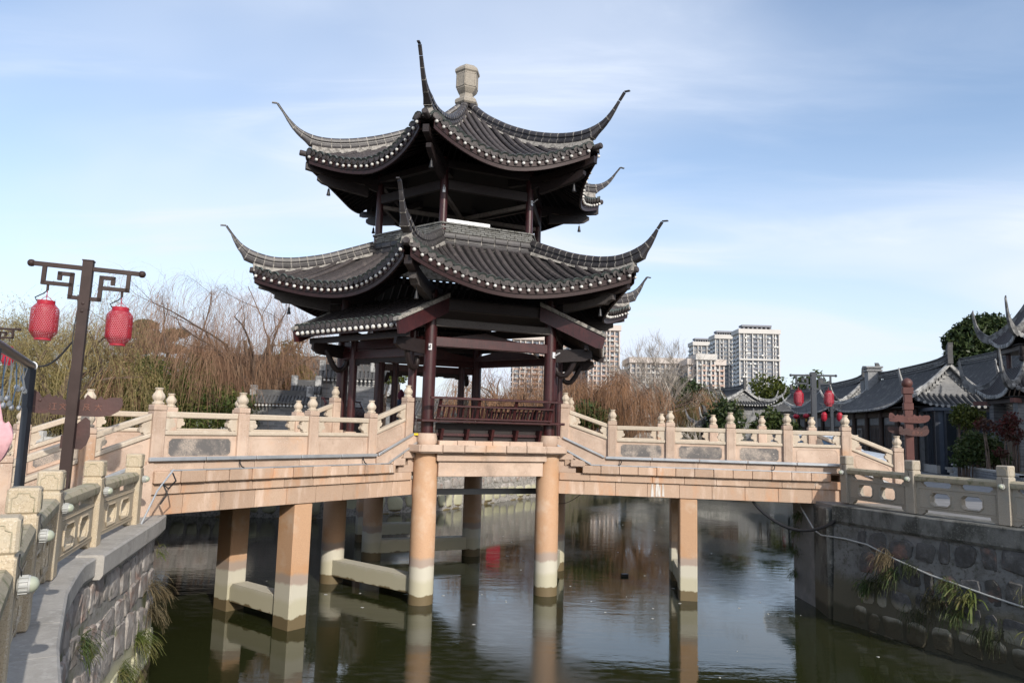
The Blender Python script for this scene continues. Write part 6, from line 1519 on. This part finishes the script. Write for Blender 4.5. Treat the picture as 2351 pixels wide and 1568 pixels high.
# two tiered corner pavilion at the right edge
cp = thing('corner_pavilion', 'two tiered grey pavilion with flying eaves and brick columns at the right frame edge', 'pavilion', (19.85, 27.45, ZR))
uu = Vector((.265, .964, 0)).normalized(); vv = Vector((.964, -.265, 0)).normalized(); cc = Vector((20.13, 27.08, 0))
M['darklime'] = mat('dark_lime_ridge', (.20, .197, .19), .9, [(5, (.09, .088, .085), .42, .62, 6), (1.5, (.06, .06, .06), .54, .7), (9, (.36, .355, .34), .62, .78)], (30, .4))  # darker copy of the lime ridge colour, with pale and dark blotches
M['brickdark'] = mat('dark_grey_brick', (.15, .15, .152), .9, [(9, (.11, .11, .112), .45, .7), (3, (.20, .197, .19), .5, .75)], (30, .3), rand=.22)
def sqroof(nm, half, zm, zcn, top, zt, horn):
    rf = MB(); tl = MB(); ed = MB(); Nn = 20; rt = None
    for k in range(4):
        f = [vv, uu, -vv, -uu][k] * -1; s_ = Vector((-f.y, f.x, 0)); rws = []
        for i in range(Nn + 1):
            u_ = -1 + 2 * i / Nn; h_ = half * (1 + .06 * abs(u_) ** 3); zed = zm + (zcn - zm) * abs(u_) ** 2.4; col = []
            st = top / half
            for j in range(7):
                t = j / 6
                if abs(u_) > st: a1 = abs(u_) * half; z1 = zcn + (zt - zcn) * (half - a1) / (half - top) ; z1 -= .25 * sin(pi * (half - a1) / (half - top))
                else: a1 = top; z1 = zt
                col.append(cc + f * (h_ + (a1 - h_) * t) + s_ * (u_ * half) + ZUP * (zed + (z1 - zed) * t * (.75 + .25 * t)))
            rws.append(col)
        rf.grid(rws)
        for i, col in enumerate(rws):
            if (col[0] - col[-1]).length > .15: tl.tube([p + ZUP * .03 for p in col], .06, 6, False)
            ed.lathe(col[0] + ZUP * .02, [(.075, -.02), (.085, .03), (.05, .04)], 8, f)
    rt = put(nm, rf, M['roofdeck'], cp, fix=False, smooth=60); put('tile_row', tl, M['tile'], rt, fix=False, kind='stuff', smooth=60); put('eave_tile', ed, M['limeridge'], rt, fix=False, kind='stuff')
    hp = [(-.06, -.16), (-.07, .04), (-.05, .10), (-.06, .15), (0, .19), (.06, .15), (.05, .10), (.07, .04), (.06, -.16)]
    for k in range(4):
        d = ([vv, uu, -vv, -uu][k] + [uu, -vv, -uu, vv][k]).normalized() * -1; sd = Vector((-d.y, d.x, 0)); fr = []
        for j in range(9):
            t = j / 8; r = (top + (half * 1.06 - top) * t) * 1.414; fr.append((cc + d * r + ZUP * (zt + (zcn - zt) * t - .25 * sin(pi * t) + .05), sd, ZUP, 1))
        o = fr[-1][0]
        for (x, z, s_) in ((.2, .10, .95), (.38, .30, .8), (.50, .60, .65), (.56, .95, .5), (.60, horn, .4)): fr.append((o + d * x + ZUP * z, sd, (ZUP - d * .5).normalized(), s_))
        put('hip_ridge', MB().sweep(hp, fr), M['darklime'], rt)
    put('soffit', MB().fbox(cc - uu * half * .97 - vv * half * .97 + ZUP * (zm - .04), uu * half * 1.94, vv * half * 1.94, ZUP * .04), M['soffit'], cp)
    put('eave_fascia', MB().fbox(cc - uu * half * .9 - vv * half * .9 + ZUP * (zm - .22), uu * half * 1.8, vv * half * 1.8, ZUP * .17), M['wood'], cp)
sqroof('lower_roof', 1.64, 5.45, 5.78, .95, 6.55, 1.25); sqroof('upper_roof', 1.22, 7.40, 7.75, .15, 9.3, 1.25)
for k in range(4):
    d = ([vv, uu, -vv, -uu][k] + [uu, -vv, -uu, vv][k]).normalized(); b = cc + d * 1.65
    cl_ = put('brick_column', MB().box(b + ZUP * (ZR - .1), .42, .42, 2.95, atan2(uu.y, uu.x)), M['brickmortar'], cp)
    for r in range(24):
        put('brick', MB().box(b + ZUP * (ZR + .02 + r * .118), .45, .45, .104, atan2(uu.y, uu.x)), M['brickdark'], cl_, fix=False, smooth=None)
    put('upper_column', MB().lathe(cc + d * 1.15 + ZUP * 6.3, [(.09, 0), (.09, 1.1)], 10), M['lacq'], cp)
    put('hanging_post', MB().lathe(cc + d * 1.5 + ZUP * 6.75, [(.03, 0), (.09, .05), (.10, .14), (.05, .2), (.08, .26), (.07, .6)], 10), M['wood'], cp)
    put('corner_beam', MB().fbox(cc + d * 1.4 + ZUP * 5.20, d * 1.1, Vector((-d.y, d.x, 0)) * .13, ZUP * .16), M['rust'], cp)
put('back_wall', MB().fbox(cc + vv * 1.2 - uu * 1.6 + ZUP * (ZR - .1), vv * .2, uu * 3.2, ZUP * 3.0), M['brickdark'], cp)
put('lattice_screen', MB().fbox(cc - vv * .6 - uu * 1.2 + ZUP * (ZR + .1), vv * .06, uu * 2.4, ZUP * 2.5), M['doorwood'], cp)
put('floor_step', MB().fbox(cc - vv * 1.5 - uu * 1.5 + ZUP * (ZR - .1), vv * 3, uu * 3, ZUP * .3), M['cement'], cp)
# brick planter
pl = thing('brick_planter', 'low grey brick planter curving below the corner pavilion', 'planter', (17.3, 27, ZR)); PP = [at(2186, 1086, 29.5), at(2225, 1095, 26.8), at(2290, 1110, 23.6), at(2345, 1128, 21.2)]
PP = [(p.x, p.y) for p in PP]
for i in range(4):
    Lp = poly_len(PP); nb = 16
    for j in range(nb):
        s0 = Lp * (j + (.5 if i % 2 else 0)) / nb; p, u_ = poly_at(PP, min(s0, Lp - .4)); q = MB().bbox(p + ZUP * (ZR - .02 + i * .105), u_ * (Lp / nb - .012), Vector((u_.y, -u_.x, 0)) * -.14, ZUP * .097, .008); put('brick', q, M['brickgrey'], pl, fix=False)
q = MB(); rr = []
for i in range(9): p, u_ = poly_at(PP, Lp * i / 8.02); o = Vector((u_.y, -u_.x, 0)); rr.append([p + o * .03 + ZUP * (ZR + .40), p + o * .03 + ZUP * (ZR + .46), p - o * .22 + ZUP * (ZR + .46), p - o * .22 + ZUP * (ZR + .40)])
q.grid([r + [r[0]] for r in rr]); put('coping', q, M['cement'], pl)
q = MB(); rr = []
for i in range(9): p, u_ = poly_at(PP, Lp * i / 8.02); o = Vector((u_.y, -u_.x, 0)); rr.append([p - o * .14 + ZUP * (ZR + .36), p - o * 3 + ZUP * (ZR + .36)])
q.grid(rr); put('soil', q, M['earth'], pl, fix=False)

# ------------------------------------------------------------------ garden wall on the far left bank and the hall behind it
def tile_wall(root, a, b, zw, zt, ndot, caps=True):
    a, b = Vector((*a, 0)), Vector((*b, 0)); u = (b - a).normalized(); o = Vector((u.y, -u.x, 0)); L = (b - a).length
    put('wall', MB().fbox(a + ZUP * (ZL - .1) - o * .15, u * L, o * .30, ZUP * (zw - ZL + .1)), M['brickmortar'], root)
    rows_ = int((zw - ZL) / .105); nb = max(3, int(L / .42)); bl = L / nb; q = MB(); cnt = 0
    for r in range(rows_):
        for j in range(nb + r % 2):
            x0 = bl * j - (bl / 2 if r % 2 else 0); x1 = min(L, x0 + bl); x0 = max(0, x0); m = MB().fbox(a + u * (x0 + .008) + o * .15 + ZUP * (ZL + .02 + r * .105), u * (x1 - x0 - .016), o * .014, ZUP * .09)
            if r > rows_ - 9: put('brick', m, M['brickgrey'], root, fix=False, smooth=None)
            else: q.add(m.v, m.f)
    if q.v: put('brickwork', q, M['brickgrey'], root, fix=False, smooth=None, kind='stuff')
    put('white_band', MB().fbox(a + ZUP * zw - o * .19, u * L, o * .38, ZUP * .05), M['limeridge'], root)
    put('frieze', MB().fbox(a + ZUP * (zw + .05) - o * .17, u * L, o * .34, ZUP * .12), M['brickgrey'], root)
    dk = MB()
    for s_ in (1, -1): dk.grid([[a + u * x + o * (s_ * .42) + ZUP * (zw + .22), a + u * x + ZUP * zt] for x in (0, L)])
    rf = put('roof', dk, M['roofdeck'], root, fix=False)
    for i in range(ndot):
        x = L * (i + .5) / ndot
        for s_ in (1, -1): put('tile_row', MB().tube([a + u * x + o * (s_ * .45) + ZUP * (zw + .24), a + u * x + ZUP * (zt + .02)], .06, 6), M['roofgrey'], rf, fix=False)
        put('eave_tile', MB().lathe(a + u * x + o * .45 + ZUP * (zw + .24), [(.065, 0), (.07, .03), (.05, .035)], 9, o), M['roofgrey'], rf)
        put('eave_cap', MB().lathe(a + u * (x + .0) + o * .40 + ZUP * (zw + .12), [(.05, 0), (.055, .03), (.035, .06), (.004, .07)], 8, o), M['white'], rf)
    put('ridge', MB().fbox(a + ZUP * (zt - .02) - o * .10, u * L, o * .20, ZUP * .24), M['roofgrey'], rf)
    for x in (0, L - .26): put('ridge_block', MB().bbox(a + u * x + ZUP * (zt - .06) - o * .14, u * .26, o * .28, ZUP * .46, .02), M['limeridge'], rf)
gw = thing('garden_wall', 'stepped grey brick garden wall with tiled copings beside the brown willow', 'wall', (-9, 30.3, ZL))
def wx(full, Y): return (full - 1535) / 2154 * Y - .0
def zf(v, Y, full=900): return HC + (1279 + .0273 * (full - 1535) - v) / 2154 * Y
tile_wall(gw, (wx(757, 30), 30.0), (wx(945, 30.2), 30.2), zf(1226, 30, 850) , zf(1186, 30, 850), 18)
tile_wall(gw, (wx(878, 30.8), 30.8), (wx(968, 31), 31.0), zf(1196, 31, 920), zf(1156, 31, 920), 9)
tile_wall(gw, (wx(960, 31.6), 31.6), (wx(1130, 32), 32.0), zf(1153, 32, 1040), zf(1112, 32, 1040), 14)
hall, PH = house('hall', 'large hall with a broad brown grey tiled roof behind the brick garden wall', (wx(960, 50) - 1.5, 50), radians(3), 13, 7, ZL, 5.6, 8.05, .7, .4, 1.2, ends=False, wallm='limeridge', ridge_h=.34)
hall2, PH2 = house('hall', 'low long tiled house seen through the pavilion columns', (wx(1450, 58), 58), radians(-5), 16, 4, ZL, 4.35, 5.75, .6, .2, .6, ends=False, wallm='limeridge', ridge_h=.3)
# low pale railing far left and grey kerb
M['palestone'] = mat('pale_stone', (.42, .41, .385), .85, [(12, (.32, .31, .29), .45, .7)])
fr_ = thing('stone_railing', 'pale low stone railing far off at the left frame edge', 'stone railing', (-15, 21, ZL))
for i in range(5):
    x = -16.2 + i * 1.25; put('post', MB().bbox((x, 21, ZL - .05), (.2, 0, 0), (0, .2, 0), (0, 0, 1.12), .015), M['palestone'], fr_)
    if i < 4:
        put('handrail', MB().bbox((x + .2, 21.04, ZL + .78), (1.05, 0, 0), (0, .12, 0), (0, 0, .12), .015), M['palestone'], fr_); put('panel', MB().bbox((x + .2, 21.06, ZL + .05), (1.05, 0, 0), (0, .08, 0), (0, 0, .42), .01), M['palestone'], fr_)
        put('baluster', MB().bbox((x + .62, 21.05, ZL + .47), (.2, 0, 0), (0, .1, 0), (0, 0, .31), .01), M['palestone'], fr_)
q = MB().fbox((-40, 13.2, ZL - .012), (34.2, 0, 0), (-1.5, 14, 0), (0, 0, .004)); q.f = [q.f[1]]
put('pavement', q, M['palestone'], fix=False, smooth=None, kind='structure')
# red banner board on the far bank (seen mirrored in the water)
rb_ = thing('banner', 'red banner board on the far bank, mirrored red in the water below the pavilion', 'banner', (-.75, 40.6, ZL)); put('board', MB().bbox((-1.1, 40.6, ZL + .1), (.75, 0, 0), (0, .05, 0), (0, 0, 1.35), .01), M['red'], rb_)
put('post', MB().box((-1.0, 40.7, ZL - .1), .06, .06, 1.5).box((-.45, 40.7, ZL - .1), .06, .06, 1.5), M['navy'], rb_, kind='stuff')

# ------------------------------------------------------------------ apartment towers far off
M['t_cream'] = mat('cream_tower_wall', (.53, .505, .47), .8, [(.15, (.48, .46, .43), .4, .7)])
M['t_pink'] = mat('pinkish_tower_wall', (.52, .455, .41), .8, [(.15, (.50, .45, .41), .4, .7)])
M['t_grey'] = mat('grey_tower_wall', (.20, .205, .225), .8)
M['t_glass'] = mat('tower_glass', (.16, .185, .22), .2, [(.9, (.30, .33, .36), .52, .6, 1), (1.7, (.08, .095, .12), .55, .62, 1)], spec=.5)  # pane colour lightened to stand in for slight distance haze
M['t_brick'] = mat('terracotta_panels', (.45, .31, .25), .85)
def tower(nm, label, px0, px1, ptop, Y, fh, bays, wall, cols=None, side_px=0, roofh=3, band=True, group='apartment towers on the skyline', dep=None, side_mat=None, zb=-3):
    a, b = at(px0, ptop, Y), at(px1, ptop, Y); zt = a.z; W = b.x - a.x; D = dep or W * .6; c = Vector((a.x, Y, 0))
    root = thing(nm, label, 'apartment tower', (a.x + W / 2, Y, zb), group)
    put('wall', MB().fbox((a.x, Y, zb), (W, 0, 0), (0, D, 0), (0, 0, zt - zb)), M[wall], root)
    nf = int((zt - 2) / fh); gl = MB(); sl = MB(); ac = MB(); TR = random.Random(int(px0));  pi_ = MB(); gy = MB(); bx_ = W / sum(bays); side_w = MB()
    for f in range(nf):
        z = zt - 2.0 - (f + 1) * fh; x = a.x
        for k, w_ in enumerate(bays):
            wd = bx_ * w_; m_ = .07 * wd
            dpt = .35 if k % 2 == 0 else .1
            gl.fbox((x + m_, Y - .06, z + fh * .28), (wd - 2 * m_, 0, 0), (0, .3, 0), (0, 0, fh * .60))
            if TR.random() < .22: ac.fbox((x + wd * TR.uniform(.1, .6), Y - 1.2, z + fh * .05), (.8, 0, 0), (0, .5, 0), (0, 0, .6))
            if TR.random() < .10: ac.fbox((x + m_, Y - .12, z + fh * TR.uniform(.35, .6)), ((wd - 2 * m_) * TR.uniform(.3, .9), 0, 0), (0, .1, 0), (0, 0, fh * .25))
            if k % 2 == 1: sl.fbox((x + .02, Y - .9, z), (wd - .04, 0, 0), (0, .9, 0), (0, 0, fh * .10)); sl.fbox((x + .02, Y - .92, z + fh * .1), (wd - .04, 0, 0), (0, .06, 0), (0, 0, fh * .2))
            else: sl.fbox((x + .02, Y - .25, z), (wd - .04, 0, 0), (0, .25, 0), (0, 0, fh * .16))
            x += wd
        ns = max(2, int(D / 5))
        for k in range(ns): side_w.fbox((a.x - .06, Y + D * (k + .2) / ns, z + fh * .28), (0, D / ns * .6, 0), (.2, 0, 0), (0, 0, fh * .55)); side_w.fbox((a.x - .8, Y + D * (k + .15) / ns, z), (.8, 0, 0), (0, D / ns * .7, 0), (0, 0, fh * .28))
    x = a.x
    for k, w_ in enumerate(list(bays) + [0]):
        pi_.fbox((x - .22, Y - .55 - .3 * (k % 2), zb), (.44, 0, 0), (0, .6 + .3 * (k % 2), 0), (0, 0, zt - zb - .2)); x += bx_ * w_
    put('air_conditioner', ac, M['white'], root, kind='stuff', fix=False, smooth=None)
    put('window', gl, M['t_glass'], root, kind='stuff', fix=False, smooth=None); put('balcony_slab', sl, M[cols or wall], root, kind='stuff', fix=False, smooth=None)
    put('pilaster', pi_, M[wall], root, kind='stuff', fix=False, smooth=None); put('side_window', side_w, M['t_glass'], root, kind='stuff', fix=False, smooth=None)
    put('parapet', MB().fbox((a.x - .6, Y - 1.2, zt - 1.6), (W + 1.2, 0, 0), (0, D + 1.4, 0), (0, 0, 1.9)), M[wall], root)
    if roofh:
        pe = MB()
        for i in range(7): pe.fbox((a.x + W * (.14 + .68 * i / 6), Y + D * .2, zt + .3), (W * .04, 0, 0), (0, D * .4, 0), (0, 0, roofh - .8))
        pe.fbox((a.x + W * .10, Y + D * .15, zt + roofh - .8), (W * .76, 0, 0), (0, D * .5, 0), (0, 0, .8)); put('roof_frame', pe, M['t_grey'], root, kind='stuff', fix=False, smooth=None)
    if band: put('band', MB().fbox((a.x - .4, Y - 1.25, zt - 2 - fh * 6), (W + .8, 0, 0), (0, 1.3, 0), (0, 0, .7)), M[wall], root)
    return root
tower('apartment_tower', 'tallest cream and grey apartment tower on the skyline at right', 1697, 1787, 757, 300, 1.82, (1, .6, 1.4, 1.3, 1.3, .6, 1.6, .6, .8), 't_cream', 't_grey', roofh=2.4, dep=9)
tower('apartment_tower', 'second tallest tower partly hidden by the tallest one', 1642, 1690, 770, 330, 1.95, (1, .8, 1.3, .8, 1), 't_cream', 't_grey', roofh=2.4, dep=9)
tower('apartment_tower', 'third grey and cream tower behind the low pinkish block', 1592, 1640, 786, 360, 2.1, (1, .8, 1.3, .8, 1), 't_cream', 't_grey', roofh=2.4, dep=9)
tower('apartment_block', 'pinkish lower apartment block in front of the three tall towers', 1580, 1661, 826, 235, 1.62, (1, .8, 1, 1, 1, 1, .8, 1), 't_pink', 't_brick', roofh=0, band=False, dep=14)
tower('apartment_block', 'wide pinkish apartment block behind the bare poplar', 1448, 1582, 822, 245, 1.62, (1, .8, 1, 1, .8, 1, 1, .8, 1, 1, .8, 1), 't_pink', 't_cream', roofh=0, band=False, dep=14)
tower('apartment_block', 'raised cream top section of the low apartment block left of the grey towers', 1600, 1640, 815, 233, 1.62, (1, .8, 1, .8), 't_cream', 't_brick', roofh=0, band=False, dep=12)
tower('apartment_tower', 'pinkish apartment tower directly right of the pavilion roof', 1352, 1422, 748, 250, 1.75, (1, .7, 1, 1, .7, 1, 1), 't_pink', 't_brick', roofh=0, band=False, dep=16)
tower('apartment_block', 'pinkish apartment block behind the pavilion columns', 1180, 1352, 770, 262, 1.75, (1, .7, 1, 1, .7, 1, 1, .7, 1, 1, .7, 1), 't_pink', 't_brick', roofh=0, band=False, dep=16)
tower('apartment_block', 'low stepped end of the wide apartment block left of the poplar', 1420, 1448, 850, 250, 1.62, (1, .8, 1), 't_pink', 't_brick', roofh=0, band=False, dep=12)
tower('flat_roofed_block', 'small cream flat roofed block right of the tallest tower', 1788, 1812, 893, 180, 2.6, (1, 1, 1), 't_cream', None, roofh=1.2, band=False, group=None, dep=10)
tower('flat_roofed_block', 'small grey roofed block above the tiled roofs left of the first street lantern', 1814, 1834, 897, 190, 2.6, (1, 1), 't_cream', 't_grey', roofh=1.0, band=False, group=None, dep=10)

# ------------------------------------------------------------------ person on the back bridge
M['skin'] = mat('skin', (.45, .26, .19), .6); M['purple'] = mat('purple_wool', (.11, .022, .042), .9, [(60, (.07, .015, .03), .45, .65)]); M['bluecoat'] = mat('navy_down_coat', (.03, .045, .085), .6, [(9, (.045, .06, .11), .45, .7)]); M['trouser'] = mat('dark_trousers', (.02, .02, .025), .8)
def skin_mesh(nm, verts, edges, radii, mt, parent, sub=2):
    me = bpy.data.meshes.new(nm); g = ORG[parent.name]; me.from_pydata([tuple(Vector(v) - g) for v in verts], edges, []); o = bpy.data.objects.new(nm, me); COL.objects.link(o)
    m = o.modifiers.new('s', 'SKIN'); m.use_smooth_shade = True
    for i, r in enumerate(radii): me.skin_vertices[0].data[i].radius = r if hasattr(r, '__len__') else (r, r)
    me.skin_vertices[0].data[0].use_root = True
    s_ = o.modifiers.new('u', 'SUBSURF'); s_.levels = sub; s_.render_levels = sub
    me.materials.append(mt); o.parent = parent; ORG[o.name] = g; return o
pb = BB(3.75, 0, 3.12); pz = at(921, 905, pb.y); pb.x = pz.x
per = thing('person', 'person in a purple knitted hood and navy coat standing behind the pavilion post', 'person', pb)
fx = Vector((-.25, .97, 0)); sx = Vector((.97, .25, 0))
def PV(a, b, z): return pb + sx * a + fx * b + ZUP * z
skin_mesh('body', [PV(0, 0, .88), PV(0, .01, 1.10), PV(0, .01, 1.30), PV(0, 0, 1.42), PV(0, .02, 1.55), PV(.10, 0, .82), PV(.11, .02, .45), PV(.11, -.02, .07), PV(.11, .14, .04), PV(-.10, 0, .82), PV(-.11, .0, .45), PV(-.11, -.03, .07), PV(-.11, .12, .04), PV(.19, 0, 1.36), PV(.25, -.02, 1.10), PV(.22, .12, .90), PV(-.19, 0, 1.36), PV(-.25, -.02, 1.10), PV(-.22, .12, .90)],
    [(0, 1), (1, 2), (2, 3), (3, 4), (0, 5), (5, 6), (6, 7), (7, 8), (0, 9), (9, 10), (10, 11), (11, 12), (2, 13), (13, 14), (14, 15), (2, 16), (16, 17), (17, 18)],
    [(.16, .12), (.15, .11), (.17, .11), (.07, .07), (.06, .06), .10, .07, .05, .04, .10, .07, .05, .04, .07, .055, .04, .07, .055, .04], M['trouser'], per)
put('head', MB().lathe(PV(0, .02, 1.50), [(.03, 0), (.07, .03), (.085, .09), (.088, .14), (.075, .20), (.04, .24), (.002, .25)], 16), M['skin'], per, smooth=70)
q = MB()
for a0 in (-.034, .034): q.lathe(PV(a0, .098, 1.64), [(.001, -.006), (.011, -.002), (.012, .004), (.002, .010)], 8, fx)
q.lathe(PV(0, .10, 1.60), [(.018, -.012), (.013, .008), (.003, .022)], 8, (fx - ZUP * .5).normalized()); q.fbox(PV(-.025, .092, 1.555), sx * .05, fx * .012, ZUP * .012); put('face', q, M['skin'], per, kind='stuff')
q = MB()
for i in range(9):
    t = i / 8; r = .112 * sin(pi * min(1, .18 + t * .80)) ** .7; q.v += [tuple(PV(cos(k / 14 * 2 * pi) * r, -.005 + sin(k / 14 * 2 * pi) * r * (1 if sin(k / 14 * 2 * pi) < .6 else .72), 1.47 + .32 * t)) for k in range(14)]
q.f += [(i * 14 + k, i * 14 + (k + 1) % 14, i * 14 + 14 + (k + 1) % 14, i * 14 + 14 + k) for i in range(8) for k in range(14)] + [tuple(8 * 14 + k for k in range(14))]
put('hood', q, M['purple'], per, smooth=70)
q = MB()
for i, (z, rx, ry) in enumerate(((.62, .25, .19), (.80, .24, .18), (.98, .215, .165), (1.14, .22, .165), (1.30, .225, .155), (1.40, .19, .13), (1.47, .09, .085))): q.v += [tuple(PV(cos(k / 18 * 2 * pi) * rx, .01 + sin(k / 18 * 2 * pi) * ry, z)) for k in range(18)]
q.f += [(i * 18 + k, i * 18 + (k + 1) % 18, i * 18 + 18 + (k + 1) % 18, i * 18 + 18 + k) for i in range(6) for k in range(18)]
put('coat', q, M['bluecoat'], per, smooth=70)
for s_ in (1, -1):
    put('sleeve', MB().tube([PV(.17 * s_, 0, 1.38), PV(.24 * s_, -.01, 1.22), PV(.27 * s_, -.01, 1.08), PV(.25 * s_, .08, .96), PV(.235 * s_, .12, .90)], [.085, .08, .072, .06, .055], 10), M['bluecoat'], per, smooth=70)
    hn = PV(.23 * s_, .14, .885); q = MB().tube([hn, hn + fx * .05 - ZUP * .04], [.03, .034], 8)
    for k in range(4): b0 = hn + fx * .05 - ZUP * .045 + sx * (.020 * (k - 1.5)); L = (.055, .066, .062, .048)[k]; q.tube([b0, b0 + fx * L * .5 - ZUP * L * .5, b0 + fx * L * .6 - ZUP * L], [.0085, .008, .006], 6)
    b0 = hn + sx * (-.03 * s_) + fx * .03; q.tube([b0, b0 - sx * .02 * s_ + fx * .03 - ZUP * .03, b0 - sx * .015 * s_ + fx * .04 - ZUP * .055], [.010, .009, .007], 6); put('hand', q, M['skin'], per)

# ------------------------------------------------------------------ parked car glimpsed through the right bridge stairs
M['carwhite'] = mat('silver_white_paint', (.55, .58, .62), .25, spec=.5, coat=.6); M['carglass'] = mat('car_glass', (.05, .09, .14), .06, spec=.7); M['tyre'] = mat('tyre_rubber', (.02, .02, .02), .8); M['headlamp'] = mat('headlamp_lens', (.5, .52, .55), .1); M['rim'] = mat('alloy_rim', (.4, .41, .42), .3, metal=.8)
cpos = at(1900, 1030, 26.5); cpos.z = ZR - .018
car = thing('parked_car', 'silver white car parked behind the stone stairs of the right bridge', 'car', cpos)
ca = radians(-48); cx_ = Vector((cos(ca), sin(ca), 0)); cy_ = Vector((-cx_.y, cx_.x, 0))
def CV(a, b, z): return cpos + cx_ * a + cy_ * b + ZUP * z
prof = [(-2.1, .35), (-2.12, .7), (-2.0, .92), (-1.5, .98), (1.0, .97), (1.75, .86), (2.08, .68), (2.12, .35)]
q = MB(); N_ = len(prof)
for b, k in ((-.86, .985), (-.90, 1), (.90, 1), (.86, .985)): q.v += [tuple(CV(a * k, b, .22 + (z - .22) * k)) for a, z in prof]
for j in range(3): q.f += [(j * N_ + i, j * N_ + i + 1, j * N_ + N_ + i + 1, j * N_ + N_ + i) for i in range(N_ - 1)] + [(j * N_ + N_ - 1, j * N_, j * N_ + N_, j * N_ + 2 * N_ - 1)]
q.f += [tuple(range(N_)), tuple(3 * N_ + N_ - 1 - i for i in range(N_))]; put('body', q, M['carwhite'], car, smooth=40)
cab = [(-1.75, .95), (-1.25, 1.40), (.05, 1.43), (.95, .96)]
q = MB()
for b, k in ((-.82, 0), (-.66, 1), (.66, 1), (.82, 0)): pass
q.v = [tuple(CV(*p)) for p in [(-1.75, -.82, .95), (.95, -.82, .95), (.95, .82, .95), (-1.75, .82, .95), (-1.25, -.64, 1.42), (.05, -.64, 1.44), (.05, .64, 1.44), (-1.25, .64, 1.42)]]
q.f = [(0, 1, 5, 4), (1, 2, 6, 5), (2, 3, 7, 6), (3, 0, 4, 7)]; put('windows', q, M['carglass'], car, smooth=None)
put('roof', MB().bbox(CV(-1.30, -.66, 1.41), cx_ * 1.40, cy_ * 1.32, ZUP * .06, .03), M['carwhite'], car)
for (a, b) in ((-1.35, -.78), (1.3, -.78), (-1.35, .78), (1.3, .78)):
    wh = put('wheel', MB().lathe(CV(a, b - .1, .31), [(.20, 0), (.30, .01), (.315, .05), (.315, .15), (.30, .19), (.20, .20)], 20, cy_), M['tyre'], car)
    put('rim', MB().lathe(CV(a, b - .105, .31), [(.03, 0), (.19, .0), (.20, .02), (.20, .19), (.19, .212), (.03, .212)], 14, cy_), M['rim'], wh)
for b in (-.66, .66):
    put('headlight', MB().bbox(CV(2.0, b - .2, .62), cx_ * .10, cy_ * .4, ZUP * .16, .03), M['headlamp'], car)
    put('pillar', MB().tube([CV(.95, b * 1.24, .95), CV(.05, b * .98, 1.44)], .03, 6), M['carwhite'], car)
for b in (-1, 1): put('mirror', MB().bbox(CV(.55, b * .95 - .1, .98), cx_ * .10, cy_ * .2, ZUP * .14, .03), M['carwhite'], car)
# floating scraps on the water
q = MB(); R = random.Random(9)
for i in range(60):
    x, y = R.uniform(-6, 7), R.uniform(8.5, 30); s_ = R.uniform(.015, .05); a_ = R.uniform(0, 6)
    q.prism([(cos(a_ + k) * s_ * R.uniform(.6, 1), sin(a_ + k) * s_ * R.uniform(.4, 1)) for k in (0, 1.2, 2.6, 4, 5.2)], (x, y, .001), (1, 0, 0), (0, 1, 0), (0, 0, .006))
put('floating_leaves', q, M['string'], kind='stuff')
bx = put('floating_box', MB().box((3.15, 19.6, -.03), .16, .12, .08, .4).box((3.15, 19.6, .05), .17, .13, .012, .4), M['cable'], org=(3.15, 19.6, 0)); props(bx, 'small dark box floating on the water right of the pavilion', 'box')
